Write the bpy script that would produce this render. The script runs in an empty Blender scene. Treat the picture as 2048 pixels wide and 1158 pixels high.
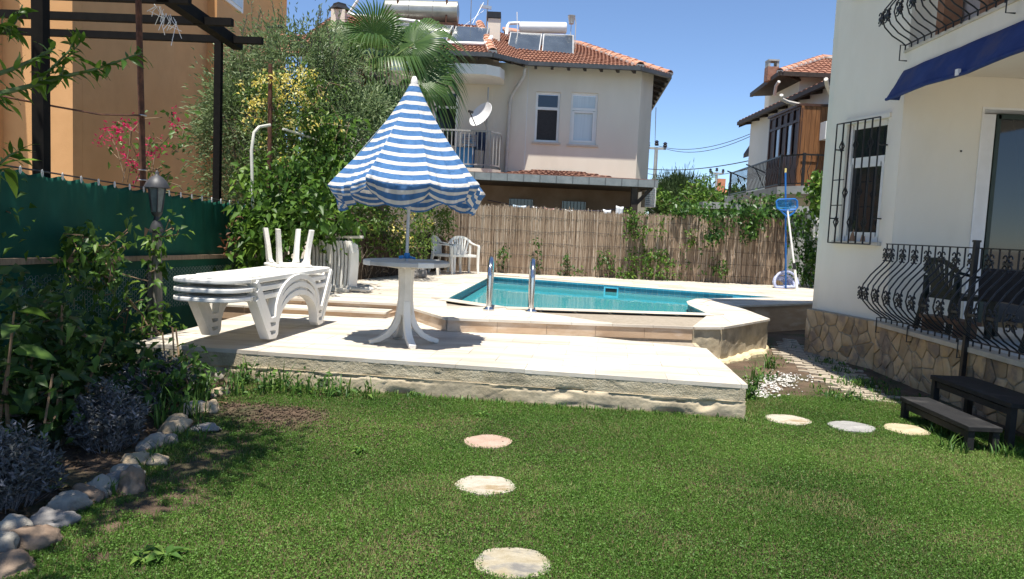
import bpy, bmesh, math, random
import numpy as np
from mathutils import Vector, Matrix, noise as mnoise

S = bpy.context.scene
COL = S.collection
R = math.radians
rng = np.random.RandomState(7)
random.seed(7)

# ---------------------------------------------------------------- camera
FPX, IW, IH, EYE = 1500.0, 2048, 1158, 1.55
PITCH, ROLL = R(4.8), R(2.6)
CM = Matrix.Rotation(math.pi / 2 - PITCH, 3, 'X') @ Matrix.Rotation(ROLL, 3, 'Z')
cam = bpy.data.objects.new('camera', bpy.data.cameras.new('camera'))
COL.objects.link(cam)
cam.data.sensor_width = 36
cam.data.lens = 36 * FPX / IW
cam.data.clip_start = 0.05
cam.data.clip_end = 3000
cam.matrix_world = Matrix.Translation((0, 0, EYE)) @ CM.to_4x4()
S.camera = cam

# ---------------------------------------------------------------- sky, sun, exposure
SUN_EL, SUN_AZ = R(75), math.atan2(-0.18, -0.98)     # azimuth measured from +Y towards +X
w = bpy.data.worlds.new('World')
S.world = w
w.use_nodes = True
nt = w.node_tree
bg = nt.nodes['Background']
sky = nt.nodes.new('ShaderNodeTexSky')
sky.sky_type = 'NISHITA'
sky.sun_disc = False
sky.sun_elevation = SUN_EL
sky.sun_rotation = SUN_AZ
sky.altitude = 3000
sky.air_density = 1.0
sky.dust_density = 0.0
sky.ozone_density = 4.0
nt.links.new(sky.outputs[0], bg.inputs['Color'])
bg.inputs['Strength'].default_value = 0.115
sun = bpy.data.objects.new('sun', bpy.data.lights.new('sun', 'SUN'))
COL.objects.link(sun)
sun.data.energy = 5.0
sun.data.angle = R(0.5)
sun.data.color = (1.0, 0.95, 0.86)
sdir = Vector((math.sin(SUN_AZ) * math.cos(SUN_EL), math.cos(SUN_AZ) * math.cos(SUN_EL), math.sin(SUN_EL)))
sun.rotation_euler = sdir.to_track_quat('Z', 'Y').to_euler()
sun.location = (0, 0, 30)
S.view_settings.view_transform = 'Standard'
S.view_settings.look = 'None'
S.view_settings.exposure = 0.75
S.view_settings.gamma = 1
S.view_settings.use_curve_mapping = False
S.render.engine = 'CYCLES'
S.cycles.max_bounces = 8
S.cycles.transparent_max_bounces = 16

# ---------------------------------------------------------------- helpers
def ray(px, py):
    return CM @ Vector(((px - IW / 2) / FPX, -(py - IH / 2) / FPX, -1.0))
def G(px, py, z=0.0):
    d = ray(px, py); t = (z - EYE) / d.z
    return Vector((d.x * t, d.y * t, z))
def D(px, py, Y):
    d = ray(px, py); t = Y / d.y
    return Vector((d.x * t, Y, EYE + d.z * t))
def V(*a): return Vector(a)

class MB:
    """collects simple shapes and links them as one mesh object"""
    def __init__(s): s.v = []; s.f = []; s.m = []
    def add(s, vs, fs, mi=0):
        o = len(s.v); s.v += [tuple(p) for p in vs]
        s.f += [tuple(i + o for i in f) for f in fs]; s.m += [mi] * len(fs); return s
    def box(s, c, d, rz=0, mi=0, rot=None):
        M3 = rot if rot is not None else Matrix.Rotation(rz, 3, 'Z')
        c = Vector(c); vs = []
        for x, y, z in ((-1,-1,-1),(1,-1,-1),(1,1,-1),(-1,1,-1),(-1,-1,1),(1,-1,1),(1,1,1),(-1,1,1)):
            vs.append(c + M3 @ Vector((x*d[0]/2, y*d[1]/2, z*d[2]/2)))
        return s.add(vs, [(0,3,2,1),(4,5,6,7),(0,1,5,4),(1,2,6,5),(2,3,7,6),(3,0,4,7)], mi)
    def bar(s, a, b, wd, ht=None, up=(0,0,1), mi=0):
        a = Vector(a); b = Vector(b); ht = ht or wd
        ax = (b - a); L = ax.length; ax = ax.normalized(); u = Vector(up)
        if abs(ax.dot(u)) > .98: u = Vector((0, 1, 0))
        sd = ax.cross(u).normalized(); up2 = sd.cross(ax)
        M3 = Matrix((sd, ax, up2)).transposed()
        return s.box((a + b) / 2, (wd, L, ht), rot=M3, mi=mi)
    def tube(s, pts, r, n=8, cap=True, mi=0):
        pts = [Vector(p) for p in pts]; k = len(pts)
        rs = list(r) if hasattr(r, '__len__') else [r] * k
        vs = []; fs = []; prev = None
        for i, p in enumerate(pts):
            t = (pts[min(i+1, k-1)] - pts[max(i-1, 0)]).normalized()
            if prev is None:
                u = t.cross(Vector((0, 0, 1)))
                if u.length < .05: u = t.cross(Vector((0, 1, 0)))
                u.normalize()
            else:
                u = prev - t * prev.dot(t)
                if u.length < 1e-5: u = t.orthogonal()
                u.normalize()
            prev = u; b = t.cross(u)
            for j in range(n):
                a = 2 * math.pi * j / n
                vs.append(p + (u * math.cos(a) + b * math.sin(a)) * rs[i])
        for i in range(k - 1):
            for j in range(n):
                j2 = (j + 1) % n
                fs.append((i*n+j, (i+1)*n+j, (i+1)*n+j2, i*n+j2))
        if cap:
            fs.append(tuple(range(n))); fs.append(tuple(range((k-1)*n, k*n))[::-1])
        return s.add(vs, fs, mi)
    def prism(s, poly, z0, z1, mi=0):
        n = len(poly)
        ar = sum(poly[i][0]*poly[(i+1)%n][1]-poly[(i+1)%n][0]*poly[i][1] for i in range(n))
        if ar < 0: poly = poly[::-1]
        vs = [(p[0], p[1], z0) for p in poly] + [(p[0], p[1], z1) for p in poly]
        fs = [tuple(range(n))[::-1], tuple(range(n, 2*n))] + [(i, (i+1)%n, n+(i+1)%n, n+i) for i in range(n)]
        return s.add(vs, fs, mi)
    def extr(s, poly, vec, mi=0):
        """extrude a planar 3-D polygon along vec"""
        n = len(poly); poly = [Vector(p) for p in poly]; vec = Vector(vec)
        nr = Vector((0, 0, 0))
        for i in range(n): nr += poly[i].cross(poly[(i+1) % n])
        if nr.dot(vec) < 0: poly = poly[::-1]
        vs = poly + [p + vec for p in poly]
        fs = [tuple(range(n))[::-1], tuple(range(n, 2*n))] + [(i, (i+1)%n, n+(i+1)%n, n+i) for i in range(n)]
        return s.add(vs, fs, mi)
    def lathe(s, prof, n=24, c=(0,0,0), mi=0, axis=None):
        c = Vector(c); k = len(prof); vs = []; fs = []
        M3 = axis if axis is not None else Matrix.Identity(3)
        for r_, z in prof:
            for j in range(n):
                a = 2*math.pi*j/n
                vs.append(c + M3 @ Vector((r_*math.cos(a), r_*math.sin(a), z)))
        for i in range(k-1):
            for j in range(n):
                j2 = (j+1) % n
                fs.append((i*n+j, i*n+j2, (i+1)*n+j2, (i+1)*n+j))
        fs.append(tuple(range(n))[::-1]); fs.append(tuple(range((k-1)*n, k*n)))
        return s.add(vs, fs, mi)
    def ribbon(s, path, t, wvec, mi=0):
        """a band following path, t thick within the plane normal to wvec, as wide as wvec"""
        path = [Vector(p) for p in path]; wv = Vector(wvec); wn = wv.normalized(); k = len(path)
        A = []; B = []
        for i in range(k):
            tg = (path[min(i+1,k-1)] - path[max(i-1,0)]).normalized()
            nn = tg.cross(wn).normalized(); tt = t[i] if hasattr(t, '__len__') else t
            A.append(path[i] + nn*tt/2); B.append(path[i] - nn*tt/2)
        vs = []
        for i in range(k): vs += [A[i]-wv/2, A[i]+wv/2, B[i]+wv/2, B[i]-wv/2]
        fs = []
        for i in range(k-1):
            for j in range(4):
                j2 = (j+1) % 4
                fs.append((i*4+j, i*4+j2, (i+1)*4+j2, (i+1)*4+j))
        fs.append((3,2,1,0)); e = (k-1)*4; fs.append((e,e+1,e+2,e+3))
        return s.add(vs, fs, mi)
    def data(s, name, mat, smooth=False):
        me = bpy.data.meshes.new(name); me.from_pydata(s.v, [], s.f)
        for m_ in (mat if isinstance(mat, (list, tuple)) else [mat]): me.materials.append(m_)
        if max(s.m, default=0) > 0: me.polygons.foreach_set('material_index', s.m)
        bm = bmesh.new(); bm.from_mesh(me); bmesh.ops.recalc_face_normals(bm, faces=bm.faces); bm.to_mesh(me); bm.free()
        if smooth:
            me.polygons.foreach_set('use_smooth', [True]*len(me.polygons))
            me.set_sharp_from_angle(angle=R(smooth if smooth is not True else 40))
        return me
    def build(s, name, mat, parent=None, smooth=False, bev=0):
        o = link(name, s.data(name, mat, smooth), parent)
        if bev:
            b = o.modifiers.new('bevel', 'BEVEL'); b.width = bev; b.segments = 2; b.limit_method = 'ANGLE'
        return o

def link(name, me, parent=None):
    o = bpy.data.objects.new(name, me); COL.objects.link(o)
    if parent: o.parent = parent
    return o
def tag(o, label=None, cat=None, group=None, kind=None):
    for k, v in (('label', label), ('category', cat), ('group', group), ('kind', kind)):
        if v: o[k] = v
    return o
def thing(name, label, cat, loc=(0,0,0), rz=0, group=None):
    o = bpy.data.objects.new(name, None); COL.objects.link(o); o.empty_display_size = .2
    o.location = loc; o.rotation_euler = (0, 0, rz)
    return tag(o, label, cat, group)
def copy_tree(o, parent=None):
    c = o.copy(); COL.objects.link(c)
    if parent: c.parent = parent
    for ch in list(o.children): copy_tree(ch, c)
    return c
def smoothstep(a, b, x):
    t = np.clip((x-a)/(b-a), 0, 1); return t*t*(3-2*t)
def clip_poly(poly, clip):
    """Sutherland-Hodgman, clip is convex and counter-clockwise"""
    out = list(poly); n = len(clip)
    for i in range(n):
        a = clip[i]; b = clip[(i+1) % n]; inp = out; out = []
        if not inp: return []
        def sd(p): return (b[0]-a[0])*(p[1]-a[1]) - (b[1]-a[1])*(p[0]-a[0])
        for j in range(len(inp)):
            p = inp[j]; q = inp[(j+1) % len(inp)]; sp, sq = sd(p), sd(q)
            if sp >= 0: out.append(p)
            if (sp >= 0) != (sq >= 0):
                t = sp/(sp-sq); out.append((p[0]+(q[0]-p[0])*t, p[1]+(q[1]-p[1])*t))
    return out
def ccw(poly):
    n = len(poly)
    ar = sum(poly[i][0]*poly[(i+1)%n][1]-poly[(i+1)%n][0]*poly[i][1] for i in range(n))
    return poly if ar > 0 else poly[::-1]
def area(poly):
    n = len(poly)
    return abs(sum(poly[i][0]*poly[(i+1)%n][1]-poly[(i+1)%n][0]*poly[i][1] for i in range(n)))/2
def inset(poly, d):
    """shrink a convex counter-clockwise polygon by d"""
    out = list(poly); n = len(poly)
    for i in range(n):
        a = Vector(poly[i]); b = Vector(poly[(i+1) % n]); e = b - a
        if e.length < 1e-6: continue
        nn = Vector((-e.y, e.x)).normalized()*d; a2 = a + nn; b2 = b + nn
        inp = out; out = []
        def sd(p): return (b2.x-a2.x)*(p[1]-a2.y)-(b2.y-a2.y)*(p[0]-a2.x)
        for j in range(len(inp)):
            p = inp[j]; q = inp[(j+1) % len(inp)]; sp, sq = sd(p), sd(q)
            if sp >= 0: out.append(p)
            if (sp >= 0) != (sq >= 0):
                t = sp/(sp-sq); out.append((p[0]+(q[0]-p[0])*t, p[1]+(q[1]-p[1])*t))
        if len(out) < 3: return []
    return out
def voronoi(w_, h_, nx, ny, jit, rs):
    pts = []
    for i in range(nx):
        for j in range(ny):
            pts.append(((i+.5*(j % 2)+.25+rs.uniform(-jit, jit))*w_/nx, (j+.5+rs.uniform(-jit, jit))*h_/ny))
    cells = []
    for i, p in enumerate(pts):
        poly = [(0, 0), (w_, 0), (w_, h_), (0, h_)]
        for k, q in enumerate(pts):
            if k == i or (abs(p[0]-q[0]) > 3*w_/nx or abs(p[1]-q[1]) > 3*h_/ny): continue
            mx, my = (p[0]+q[0])/2, (p[1]+q[1])/2; dx, dy = q[0]-p[0], q[1]-p[1]; out = []
            def sd(r_): return -((r_[0]-mx)*dx+(r_[1]-my)*dy)
            for j in range(len(poly)):
                a = poly[j]; b = poly[(j+1) % len(poly)]; sa, sb = sd(a), sd(b)
                if sa >= 0: out.append(a)
                if (sa >= 0) != (sb >= 0):
                    t = sa/(sa-sb); out.append((a[0]+(b[0]-a[0])*t, a[1]+(b[1]-a[1])*t))
            poly = out
            if len(poly) < 3: break
        if len(poly) >= 3: cells.append(ccw(poly))
    return cells

# ---------------------------------------------------------------- materials
MATS = {}
def M(name, c1, c2=None, rough=.7, scale=6, bump=0, bscale=30, metal=0, spec=.4, var=0, stretch=(1,1,1), detail=5, lo=.35, hi=.65, c3=None, scale3=1.5, lo3=.5, hi3=.62, coat=0, sub=None):
    if name in MATS: return MATS[name]
    m = bpy.data.materials.new(name); m.use_nodes = True; MATS[name] = m
    n = m.node_tree.nodes; l = m.node_tree.links; p = n['Principled BSDF']
    p.inputs['Roughness'].default_value = rough; p.inputs['Metallic'].default_value = metal
    p.inputs['Specular IOR Level'].default_value = spec
    if coat: p.inputs['Coat Weight'].default_value = coat
    tc = n.new('ShaderNodeTexCoord'); mp = n.new('ShaderNodeMapping'); mp.inputs['Scale'].default_value = stretch
    l.new(tc.outputs['Object'], mp.inputs['Vector'])
    col = None
    def noise(sc, det=detail, ro=.6):
        x = n.new('ShaderNodeTexNoise'); x.inputs['Scale'].default_value = sc; x.inputs['Detail'].default_value = det
        x.inputs['Roughness'].default_value = ro; l.new(mp.outputs[0], x.inputs['Vector']); return x.outputs['Fac']
    def rmp(s_, a, b):
        x = n.new('ShaderNodeMapRange'); x.inputs['From Min'].default_value = a; x.inputs['From Max'].default_value = b
        l.new(s_, x.inputs['Value']); return x.outputs[0]
    def mix(f, a, b, mode='MIX'):
        x = n.new('ShaderNodeMix'); x.data_type = 'RGBA'; x.blend_type = mode
        if isinstance(f, (int, float)): x.inputs[0].default_value = f
        else: l.new(f, x.inputs[0])
        for i, q in ((6, a), (7, b)):
            if isinstance(q, tuple): x.inputs[i].default_value = (*q, 1)
            else: l.new(q, x.inputs[i])
        return x.outputs[2]
    col = mix(rmp(noise(scale), lo, hi), c1, c2) if c2 else None
    if c3: col = mix(rmp(noise(scale3, 6), lo3, hi3), col if col else c1, c3)
    if var:
        oi = n.new('ShaderNodeObjectInfo'); hs = n.new('ShaderNodeHueSaturation')
        mr = n.new('ShaderNodeMapRange'); mr.inputs['To Min'].default_value = 1-var; mr.inputs['To Max'].default_value = 1+var
        l.new(oi.outputs['Random'], mr.inputs['Value']); l.new(mr.outputs[0], hs.inputs['Value'])
        if col: l.new(col, hs.inputs['Color'])
        else: hs.inputs['Color'].default_value = (*c1, 1)
        col = hs.outputs[0]
    if col: l.new(col, p.inputs['Base Color'])
    else: p.inputs['Base Color'].default_value = (*c1, 1)
    if bump:
        b = n.new('ShaderNodeBump'); b.inputs['Strength'].default_value = 1; b.inputs['Distance'].default_value = bump
        l.new(noise(bscale, 6, .65), b.inputs['Height']); l.new(b.outputs[0], p.inputs['Normal'])
    return m
def LM(name, c1, c2, trans=.35, rough=.5, c3=None):
    """leaf material: per-leaf 'tint' blends c1 to c2 (to c3), part of the light passes through"""
    if name in MATS: return MATS[name]
    m = bpy.data.materials.new(name); m.use_nodes = True; MATS[name] = m
    n = m.node_tree.nodes; l = m.node_tree.links; p = n['Principled BSDF']; out = n['Material Output']
    at = n.new('ShaderNodeAttribute'); at.attribute_name = 'tint'
    cr = n.new('ShaderNodeValToRGB'); l.new(at.outputs['Fac'], cr.inputs[0])
    cr.color_ramp.elements[0].color = (*c1, 1); cr.color_ramp.elements[1].color = (*c2, 1)
    if c3:
        cr.color_ramp.elements[1].position = .7
        e = cr.color_ramp.elements.new(1.0); e.color = (*c3, 1)
    p.inputs['Roughness'].default_value = rough; p.inputs['Specular IOR Level'].default_value = .35
    l.new(cr.outputs[0], p.inputs['Base Color'])
    t = n.new('ShaderNodeBsdfTranslucent'); l.new(cr.outputs[0], t.inputs[0])
    mx = n.new('ShaderNodeMixShader'); mx.inputs[0].default_value = trans
    l.new(p.outputs[0], mx.inputs[1]); l.new(t.outputs[0], mx.inputs[2]); l.new(mx.outputs[0], out.inputs[0])
    return m

# ---------------------------------------------------------------- vegetation tools
def np_mesh(name, verts, faces, mat, parent=None, tint=None, smooth=False):
    me = bpy.data.meshes.new(name); nv = len(verts); nf = len(faces); k = faces.shape[1]
    me.vertices.add(nv); me.vertices.foreach_set('co', np.ascontiguousarray(verts, dtype=np.float32).ravel())
    me.loops.add(nf*k); me.loops.foreach_set('vertex_index', np.ascontiguousarray(faces, dtype=np.int32).ravel())
    me.polygons.add(nf); me.polygons.foreach_set('loop_start', np.arange(0, nf*k, k, dtype=np.int32))
    me.update(calc_edges=True)
    if tint is not None:
        a = me.attributes.new('tint', 'FLOAT', 'POINT'); a.data.foreach_set('value', np.ascontiguousarray(tint, dtype=np.float32))
    me.materials.append(mat)
    if smooth: me.polygons.foreach_set('use_smooth', [True]*nf)
    return link(name, me, parent)
def unit(a): return a/np.maximum(np.linalg.norm(a, axis=-1, keepdims=True), 1e-9)
def leaves(name, P, A, L, mat, parent=None, asp=.5, fold=.12, droop=.1, tint=None, rs=rng, flat=.6):
    """one folded, pointed leaf per point: P base, A axis, L length"""
    N = len(P); A = unit(A); L = np.asarray(L).reshape(-1, 1)*np.ones((N, 1))
    up = np.array([0, 0, 1.0])*flat + rs.normal(0, .45, (N, 3))
    sd = unit(np.cross(A, up)); nn = np.cross(sd, A); nn *= np.sign(nn[:, 2:3]+1e-6)
    dz = np.array([0, 0, -1.0])
    mid = P + A*L*.45 - nn*L*fold*.6
    tip = P + A*L - nn*L*fold*.3 + dz*L*droop
    lf = P + A*L*.42 + sd*L*asp*.5 + nn*L*fold
    rt = P + A*L*.42 - sd*L*asp*.5 + nn*L*fold
    v = np.stack([P, lf, tip, rt, mid], 1).reshape(-1, 3)
    b = (np.arange(N)*5)[:, None]
    f = np.concatenate([b+np.array([[0, 4, 1]]), b+np.array([[1, 4, 2]]), b+np.array([[2, 4, 3]]), b+np.array([[3, 4, 0]])], 0)
    if tint is None: tint = rs.rand(N)
    o = np_mesh(name, v, f, mat, parent, np.repeat(tint, 5))
    if parent: o['kind'] = 'stuff'
    return o
def clumps(n, per, centre, rad, spread, rs=rng, shell=.55, zmin=None):
    """clump centres through an ellipsoid, leaves gathered about each"""
    d = unit(rs.normal(0, 1, (n, 3))); rr = rs.uniform(shell, 1, (n, 1))**.7
    c = np.array(centre) + d*rr*np.array(rad)
    if zmin is not None: c[:, 2] = np.maximum(c[:, 2], zmin)
    k = rs.randint(int(per*.4), int(per*1.6)+1, n)
    idx = np.repeat(np.arange(n), k)
    off = rs.normal(0, 1, (len(idx), 3))*spread*rs.uniform(.6, 1.3, (n, 1))[idx]
    P = c[idx]+off
    A = unit(off)*.8 + unit(c[idx]-np.array(centre))*.5 + rs.normal(0, .35, (len(idx), 3)) + np.array([0, 0, .1])
    t = np.clip(rs.rand(n)[idx]*.6 + rs.rand(len(idx))*.45, 0, 1)
    return P, A, t, c
def limbs(base, fork, cs, r0, r1, mat, name, parent, rs=rng, sub=40):
    mb = MB(); base = Vector(base); fork = Vector(fork)
    pts = [base.lerp(fork, t)+Vector(rs.normal(0, .03, 3))*(0 < t < 1) for t in (0, .35, .7, 1)]
    mb.tube(pts, [r0, r0*.85, r0*.75, r0*.65], 8)
    for c in cs[:sub]:
        c = Vector(c); m_ = fork.lerp(c, .5)+Vector(rs.normal(0, .12, 3)); q = fork.lerp(base, rs.uniform(0, .25))
        mb.tube([q, m_, c], [r0*.35, r1*1.6, r1*.5], 5)
    return mb.build(name, mat, parent, smooth=True)
def boxpts(n, px0, px1, py0, py1, Y0, Y1, rs=rng):
    """n points spread through the block of space that spans this part of the photograph"""
    out = np.zeros((n, 3))
    for i in range(n):
        out[i] = D(rs.uniform(px0, px1), rs.uniform(py0, py1), rs.uniform(Y0, Y1))
    return out
# ---------------------------------------------------------------- common materials
m_soil = M('soil', (.085,.055,.035), (.17,.115,.075), .95, 3.5, .03, 45, detail=8, c3=(.035,.06,.015), scale3=1.3, lo3=.48, hi3=.66)
m_earth = M('earth', (.26,.22,.16), (.36,.31,.23), .95, .6, .02, 20, detail=8)
m_trav = M('travertine', (.52,.46,.38), (.63,.585,.505), .55, 2.2, .0015, 60, var=.09, stretch=(.5,3.0,1), c3=(.39,.315,.245), scale3=1.3, lo3=.48, hi3=.72)
m_travside = M('travertine_side', (.40,.27,.17), (.50,.36,.24), .6, 2.5, .002, 40, var=.1, stretch=(1,1,3), c3=(.56,.44,.33), scale3=1.8)
m_cement = M('rough_cement', (.42,.355,.24), (.55,.48,.35), .95, 5, .012, 70, detail=9, c3=(.20,.18,.13), scale3=2.4, lo3=.48, hi3=.72)
m_cement2 = M('smooth_cement', (.46,.375,.25), (.57,.48,.34), .95, 3, .006, 22, detail=9, c3=(.22,.19,.14), scale3=3.2, lo3=.46, hi3=.72)
m_joint = M('joint', (.26,.22,.17), (.34,.29,.23), .95, 20)
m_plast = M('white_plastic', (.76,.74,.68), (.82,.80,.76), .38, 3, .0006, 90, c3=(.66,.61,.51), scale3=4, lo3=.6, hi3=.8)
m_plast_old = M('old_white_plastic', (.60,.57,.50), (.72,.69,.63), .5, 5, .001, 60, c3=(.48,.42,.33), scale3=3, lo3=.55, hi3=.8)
m_iron = M('black_iron', (.012,.012,.013), (.02,.02,.022), .45, 20, .001, 90)
m_rust = M('rusty_iron', (.05,.022,.014), (.12,.05,.028), .85, 14, .002, 60)
m_wood = M('weathered_wood', (.19,.13,.085), (.28,.21,.14), .85, 6, .004, 18, stretch=(6,6,1))
m_grey_post = M('grey_wood', (.20,.18,.15), (.33,.30,.25), .85, 6, .006, 22, stretch=(5,5,1))
m_steel = M('chrome', (.62,.61,.60), (.7,.7,.7), .16, 5, metal=1)
m_creamwall = M('cream_wall', (.76,.715,.60), (.80,.76,.65), .85, 1.2, .003, 90, c3=(.68,.63,.52), scale3=.6, lo3=.5, hi3=.9)
m_white = M('white_paint', (.76,.75,.72), (.82,.81,.79), .45, 4)
m_tile = M('roof_tile', (.20,.09,.058), (.31,.15,.095), .9, 3, .006, 25, var=.22, c3=(.17,.085,.06), scale3=2.2, lo3=.52, hi3=.75)
m_dark = M('dark_wood', (.03,.022,.018), (.055,.04,.03), .7, 8)
m_stain = M('brown_stain', (.17,.075,.03), (.27,.125,.05), .45, 4, .001, 20, stretch=(7,7,.6))
m_gutter = M('gutter_grey', (.17,.19,.20), (.24,.26,.27), .5, 4)
m_glass = M('window_glass', (.02,.024,.028), None, .04, spec=.8)
m_glassbright = M('pale_curtain_glass', (.50,.55,.56), (.58,.63,.64), .08, 3, spec=.8, stretch=(14,1,.3))
m_stone = M('cladding_stone', (.44,.29,.14), (.55,.41,.25), .85, 3, .008, 20, var=.32, c3=(.27,.20,.14), scale3=4)
m_mortar = M('mortar', (.32,.27,.20), (.40,.35,.27), .95, 12, .006, 50)
m_conc = M('concrete', (.30,.31,.30), (.40,.41,.39), .9, 3, .004, 40)

# ---------------------------------------------------------------- ground: one sheet with the hole of the pool
hx0, hx1, hy0, hy1 = -1.3, 5.3, 8.95, 16.9
xs = [-600, hx0, hx1, 600]; ys = [-600, hy0, hy1, 900]
mb = MB(); vs = [(x, y, -.03) for y in ys for x in xs]; fs = []
for j in range(3):
    for i in range(3):
        if i == 1 and j == 1: continue
        a = j*4+i; fs.append((a, a+1, a+5, a+4))
mb.add(vs, fs)
tag(mb.build('ground', m_earth), kind='structure')

# lawn: gently uneven sheet
def lawn_z(x, y):
    return .018*mnoise.noise(Vector((x*.7, y*.7, 3)))+.006*mnoise.noise(Vector((x*4, y*4, 7)))
NX, NY = 130, 110
X0, X1, Y0, Y1 = -4.6, 5.2, 1.6, 9.6
vs = []; fs = []
for j in range(NY+1):
    for i in range(NX+1):
        x = X0+(X1-X0)*i/NX; y = Y0+(Y1-Y0)*j/NY; vs.append((x, y, lawn_z(x, y)-.004))
for j in range(NY):
    for i in range(NX):
        a = j*(NX+1)+i; fs.append((a, a+1, a+NX+2, a+NX+1))
LZ = np.array([v[2] for v in vs]).reshape(NY+1, NX+1)
def lawn_h(x, y):
    fx = np.clip((x+4.6)/9.8*130, 0, 128.999); fy = np.clip((y-1.6)/8.0*110, 0, 108.999); i = fx.astype(int); j = fy.astype(int); a = fx-i; b = fy-j
    return (LZ[j, i]*(1-a)+LZ[j, i+1]*a)*(1-b)+(LZ[j+1, i]*(1-a)+LZ[j+1, i+1]*a)*b
tag(MB().add(vs, fs).build('lawn', m_soil, smooth=True), kind='structure')

# ---------------------------------------------------------------- lower deck
ZD, ZP = .30, .46
dA, dB, dC, dE = V(-3.55,6.98), V(2.03,6.30), V(2.26,9.4), V(-3.2,10.6)
mb = MB(); mb.prism([dA+V(.0,.06), dB+V(-.05,.06), dC+V(-.05,0), V(-1.6,9.9), dE], -.1, ZD-.035)
deck = tag(mb.build('lower_deck', m_joint), 'low paved terrace with a rough cracked cement front above the lawn', 'terrace', kind='structure')
ang = math.atan2(dB.y-dA.y, dB.x-dA.x); du = V(math.cos(ang), math.sin(ang)); dv = V(-du.y, du.x)
def tile_poly(clip, parent, name, mat, z0, z1, w_, h_, gap, org, rs, joff=.5):
    clip = ccw([tuple(p) for p in clip])
    us = [(Vector(p)-org).dot(du) for p in clip]; vv = [(Vector(p)-org).dot(dv) for p in clip]
    for j in range(math.floor(min(vv)/h_), math.ceil(max(vv)/h_)):
        off = joff*w_*(j % 2)
        for i in range(math.floor(min(us)/w_)-1, math.ceil(max(us)/w_)+1):
            q = [org+du*(i*w_+off+a)+dv*(j*h_+b) for a, b in ((gap, gap), (w_-gap, gap), (w_-gap, h_-gap), (gap, h_-gap))]
            c = clip_poly([tuple(p) for p in q], clip)
            if len(c) < 3 or area(c) < .002: continue
            dz = rs.uniform(-.002, .002)
            MB().prism(c, z0+dz, z1+dz).build(name, mat, parent)
drs = np.random.RandomState(3)
tile_poly([dA+V(0,-.004), dB+V(.012,-.004), dC+V(.012,.0), V(-1.6,9.9), dE], deck, 'paving_tile', m_trav, ZD-.034, ZD, .62, .31, .0012, Vector((dA.x, dA.y)), drs)

# front wall of the lower deck: upper coat of splattered cement over a base, a ragged crack between them
def relief_panel(a, b, z0, z1, outv, fn, nx, nz, thick=.05, lowf=None):
    """wall panel from a to b with an uneven face; lowf(u) raises its lower edge"""
    a = Vector((*a, 0)); b = Vector((*b, 0)); o3 = Vector((*outv, 0)); L = (b-a).length
    vs = []; fs = []
    for j in range(nz+1):
        for i in range(nx+1):
            u = i/nx; lo = z0 if lowf is None else lowf(u*L); z = lo+(z1-lo)*j/nz
            p = a.lerp(b, u); p.z = z; vs.append(p+o3*fn(u*L, z))
    n0 = len(vs); W_ = nx+1
    for j in range(nz+1):
        for i in range(nx+1):
            p = Vector(vs[j*W_+i]); base = a.lerp(b, i/nx); vs.append((base.x-o3.x*thick, base.y-o3.y*thick, p.z))
    for j in range(nz):
        for i in range(nx):
            k = j*W_+i; fs.append((k, k+1, k+W_+1, k+W_))
    for i in range(nx):
        fs.append((i, n0+i, n0+i+1, i+1)); t = nz*W_; fs.append((t+i, t+i+1, n0+t+i+1, n0+t+i))
    for j in range(nz):
        k = j*W_; fs.append((k, k+W_, n0+k+W_, n0+k)); k += nx; fs.append((k, n0+k, n0+k+W_, k+W_))
    return MB().add(vs, fs)
def crackline(u):
    return .135-.012*u*0+.03*mnoise.noise(Vector((u*1.3, 0, 1)))+.022*mnoise.noise(Vector((u*5, 0, 2)))+.012*mnoise.noise(Vector((u*17, 0, 3)))
def n3(u, z, s_, k): return mnoise.noise(Vector((u*s_, k, z*s_)))
def fcoat(u, z):
    rough = max(0, n3(u, z, .9, 9)+.35)
    strokes = n3(u+z*.8, z*.25, 9, 5)
    edge = max(0, 1-(z-crackline(u))/.02)*max(0, n3(u, 0, 2.3, 40)+.25)
    return -.004+.003*n3(u, z, 2.2, 1)+.0022*strokes-.008*max(0, 1-abs(n3(u, z*1.5, 1.2, 52))/.012)+.006*rough*n3(u, z, 28, 2)+.0035*n3(u, z, 60, 3)+.003*n3(u*.4, z*1.5, 14, 17)-.012*edge
def fbase(u, z):
    d_ = abs(z-crackline(u)+.004)
    h = .008+.002*n3(u, z, 2, 4)+.002*n3(u, z, 14, 6)-.008*max(0, 1-abs(n3(u, z*1.6, 1.5, 51))/.02)+.003*n3(u, z, 45, 7)-.035*max(0, 1-d_/.010)*max(0, .55+n3(u, 0, 1.1, 30))
    q = n3(u, z, 4.5, 8)
    if q > .42: h -= .05*(q-.42)/.3
    return h-.05*max(0, (.06-z)/.06)*max(0, n3(u, 0, 2.5, 12))
nv = -dv
relief_panel(dA, dB, .13, ZD-.034, nv, fcoat, 330, 16, .08, lowf=crackline).build('cement_coat', m_cement, deck, smooth=80)
relief_panel(dA, dB, -.08, .15, nv, fbase, 300, 18, .1).build('concrete_footing', m_cement2, deck, smooth=80)
relief_panel(dB, dC, .13, ZD-.034, du, fcoat, 120, 16, .05, lowf=crackline).build('cement_coat', m_cement, deck, smooth=80)
relief_panel(dB, dC, -.08, .15, du, fbase, 90, 14, .08).build('concrete_footing', m_cement2, deck, smooth=80)

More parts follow.
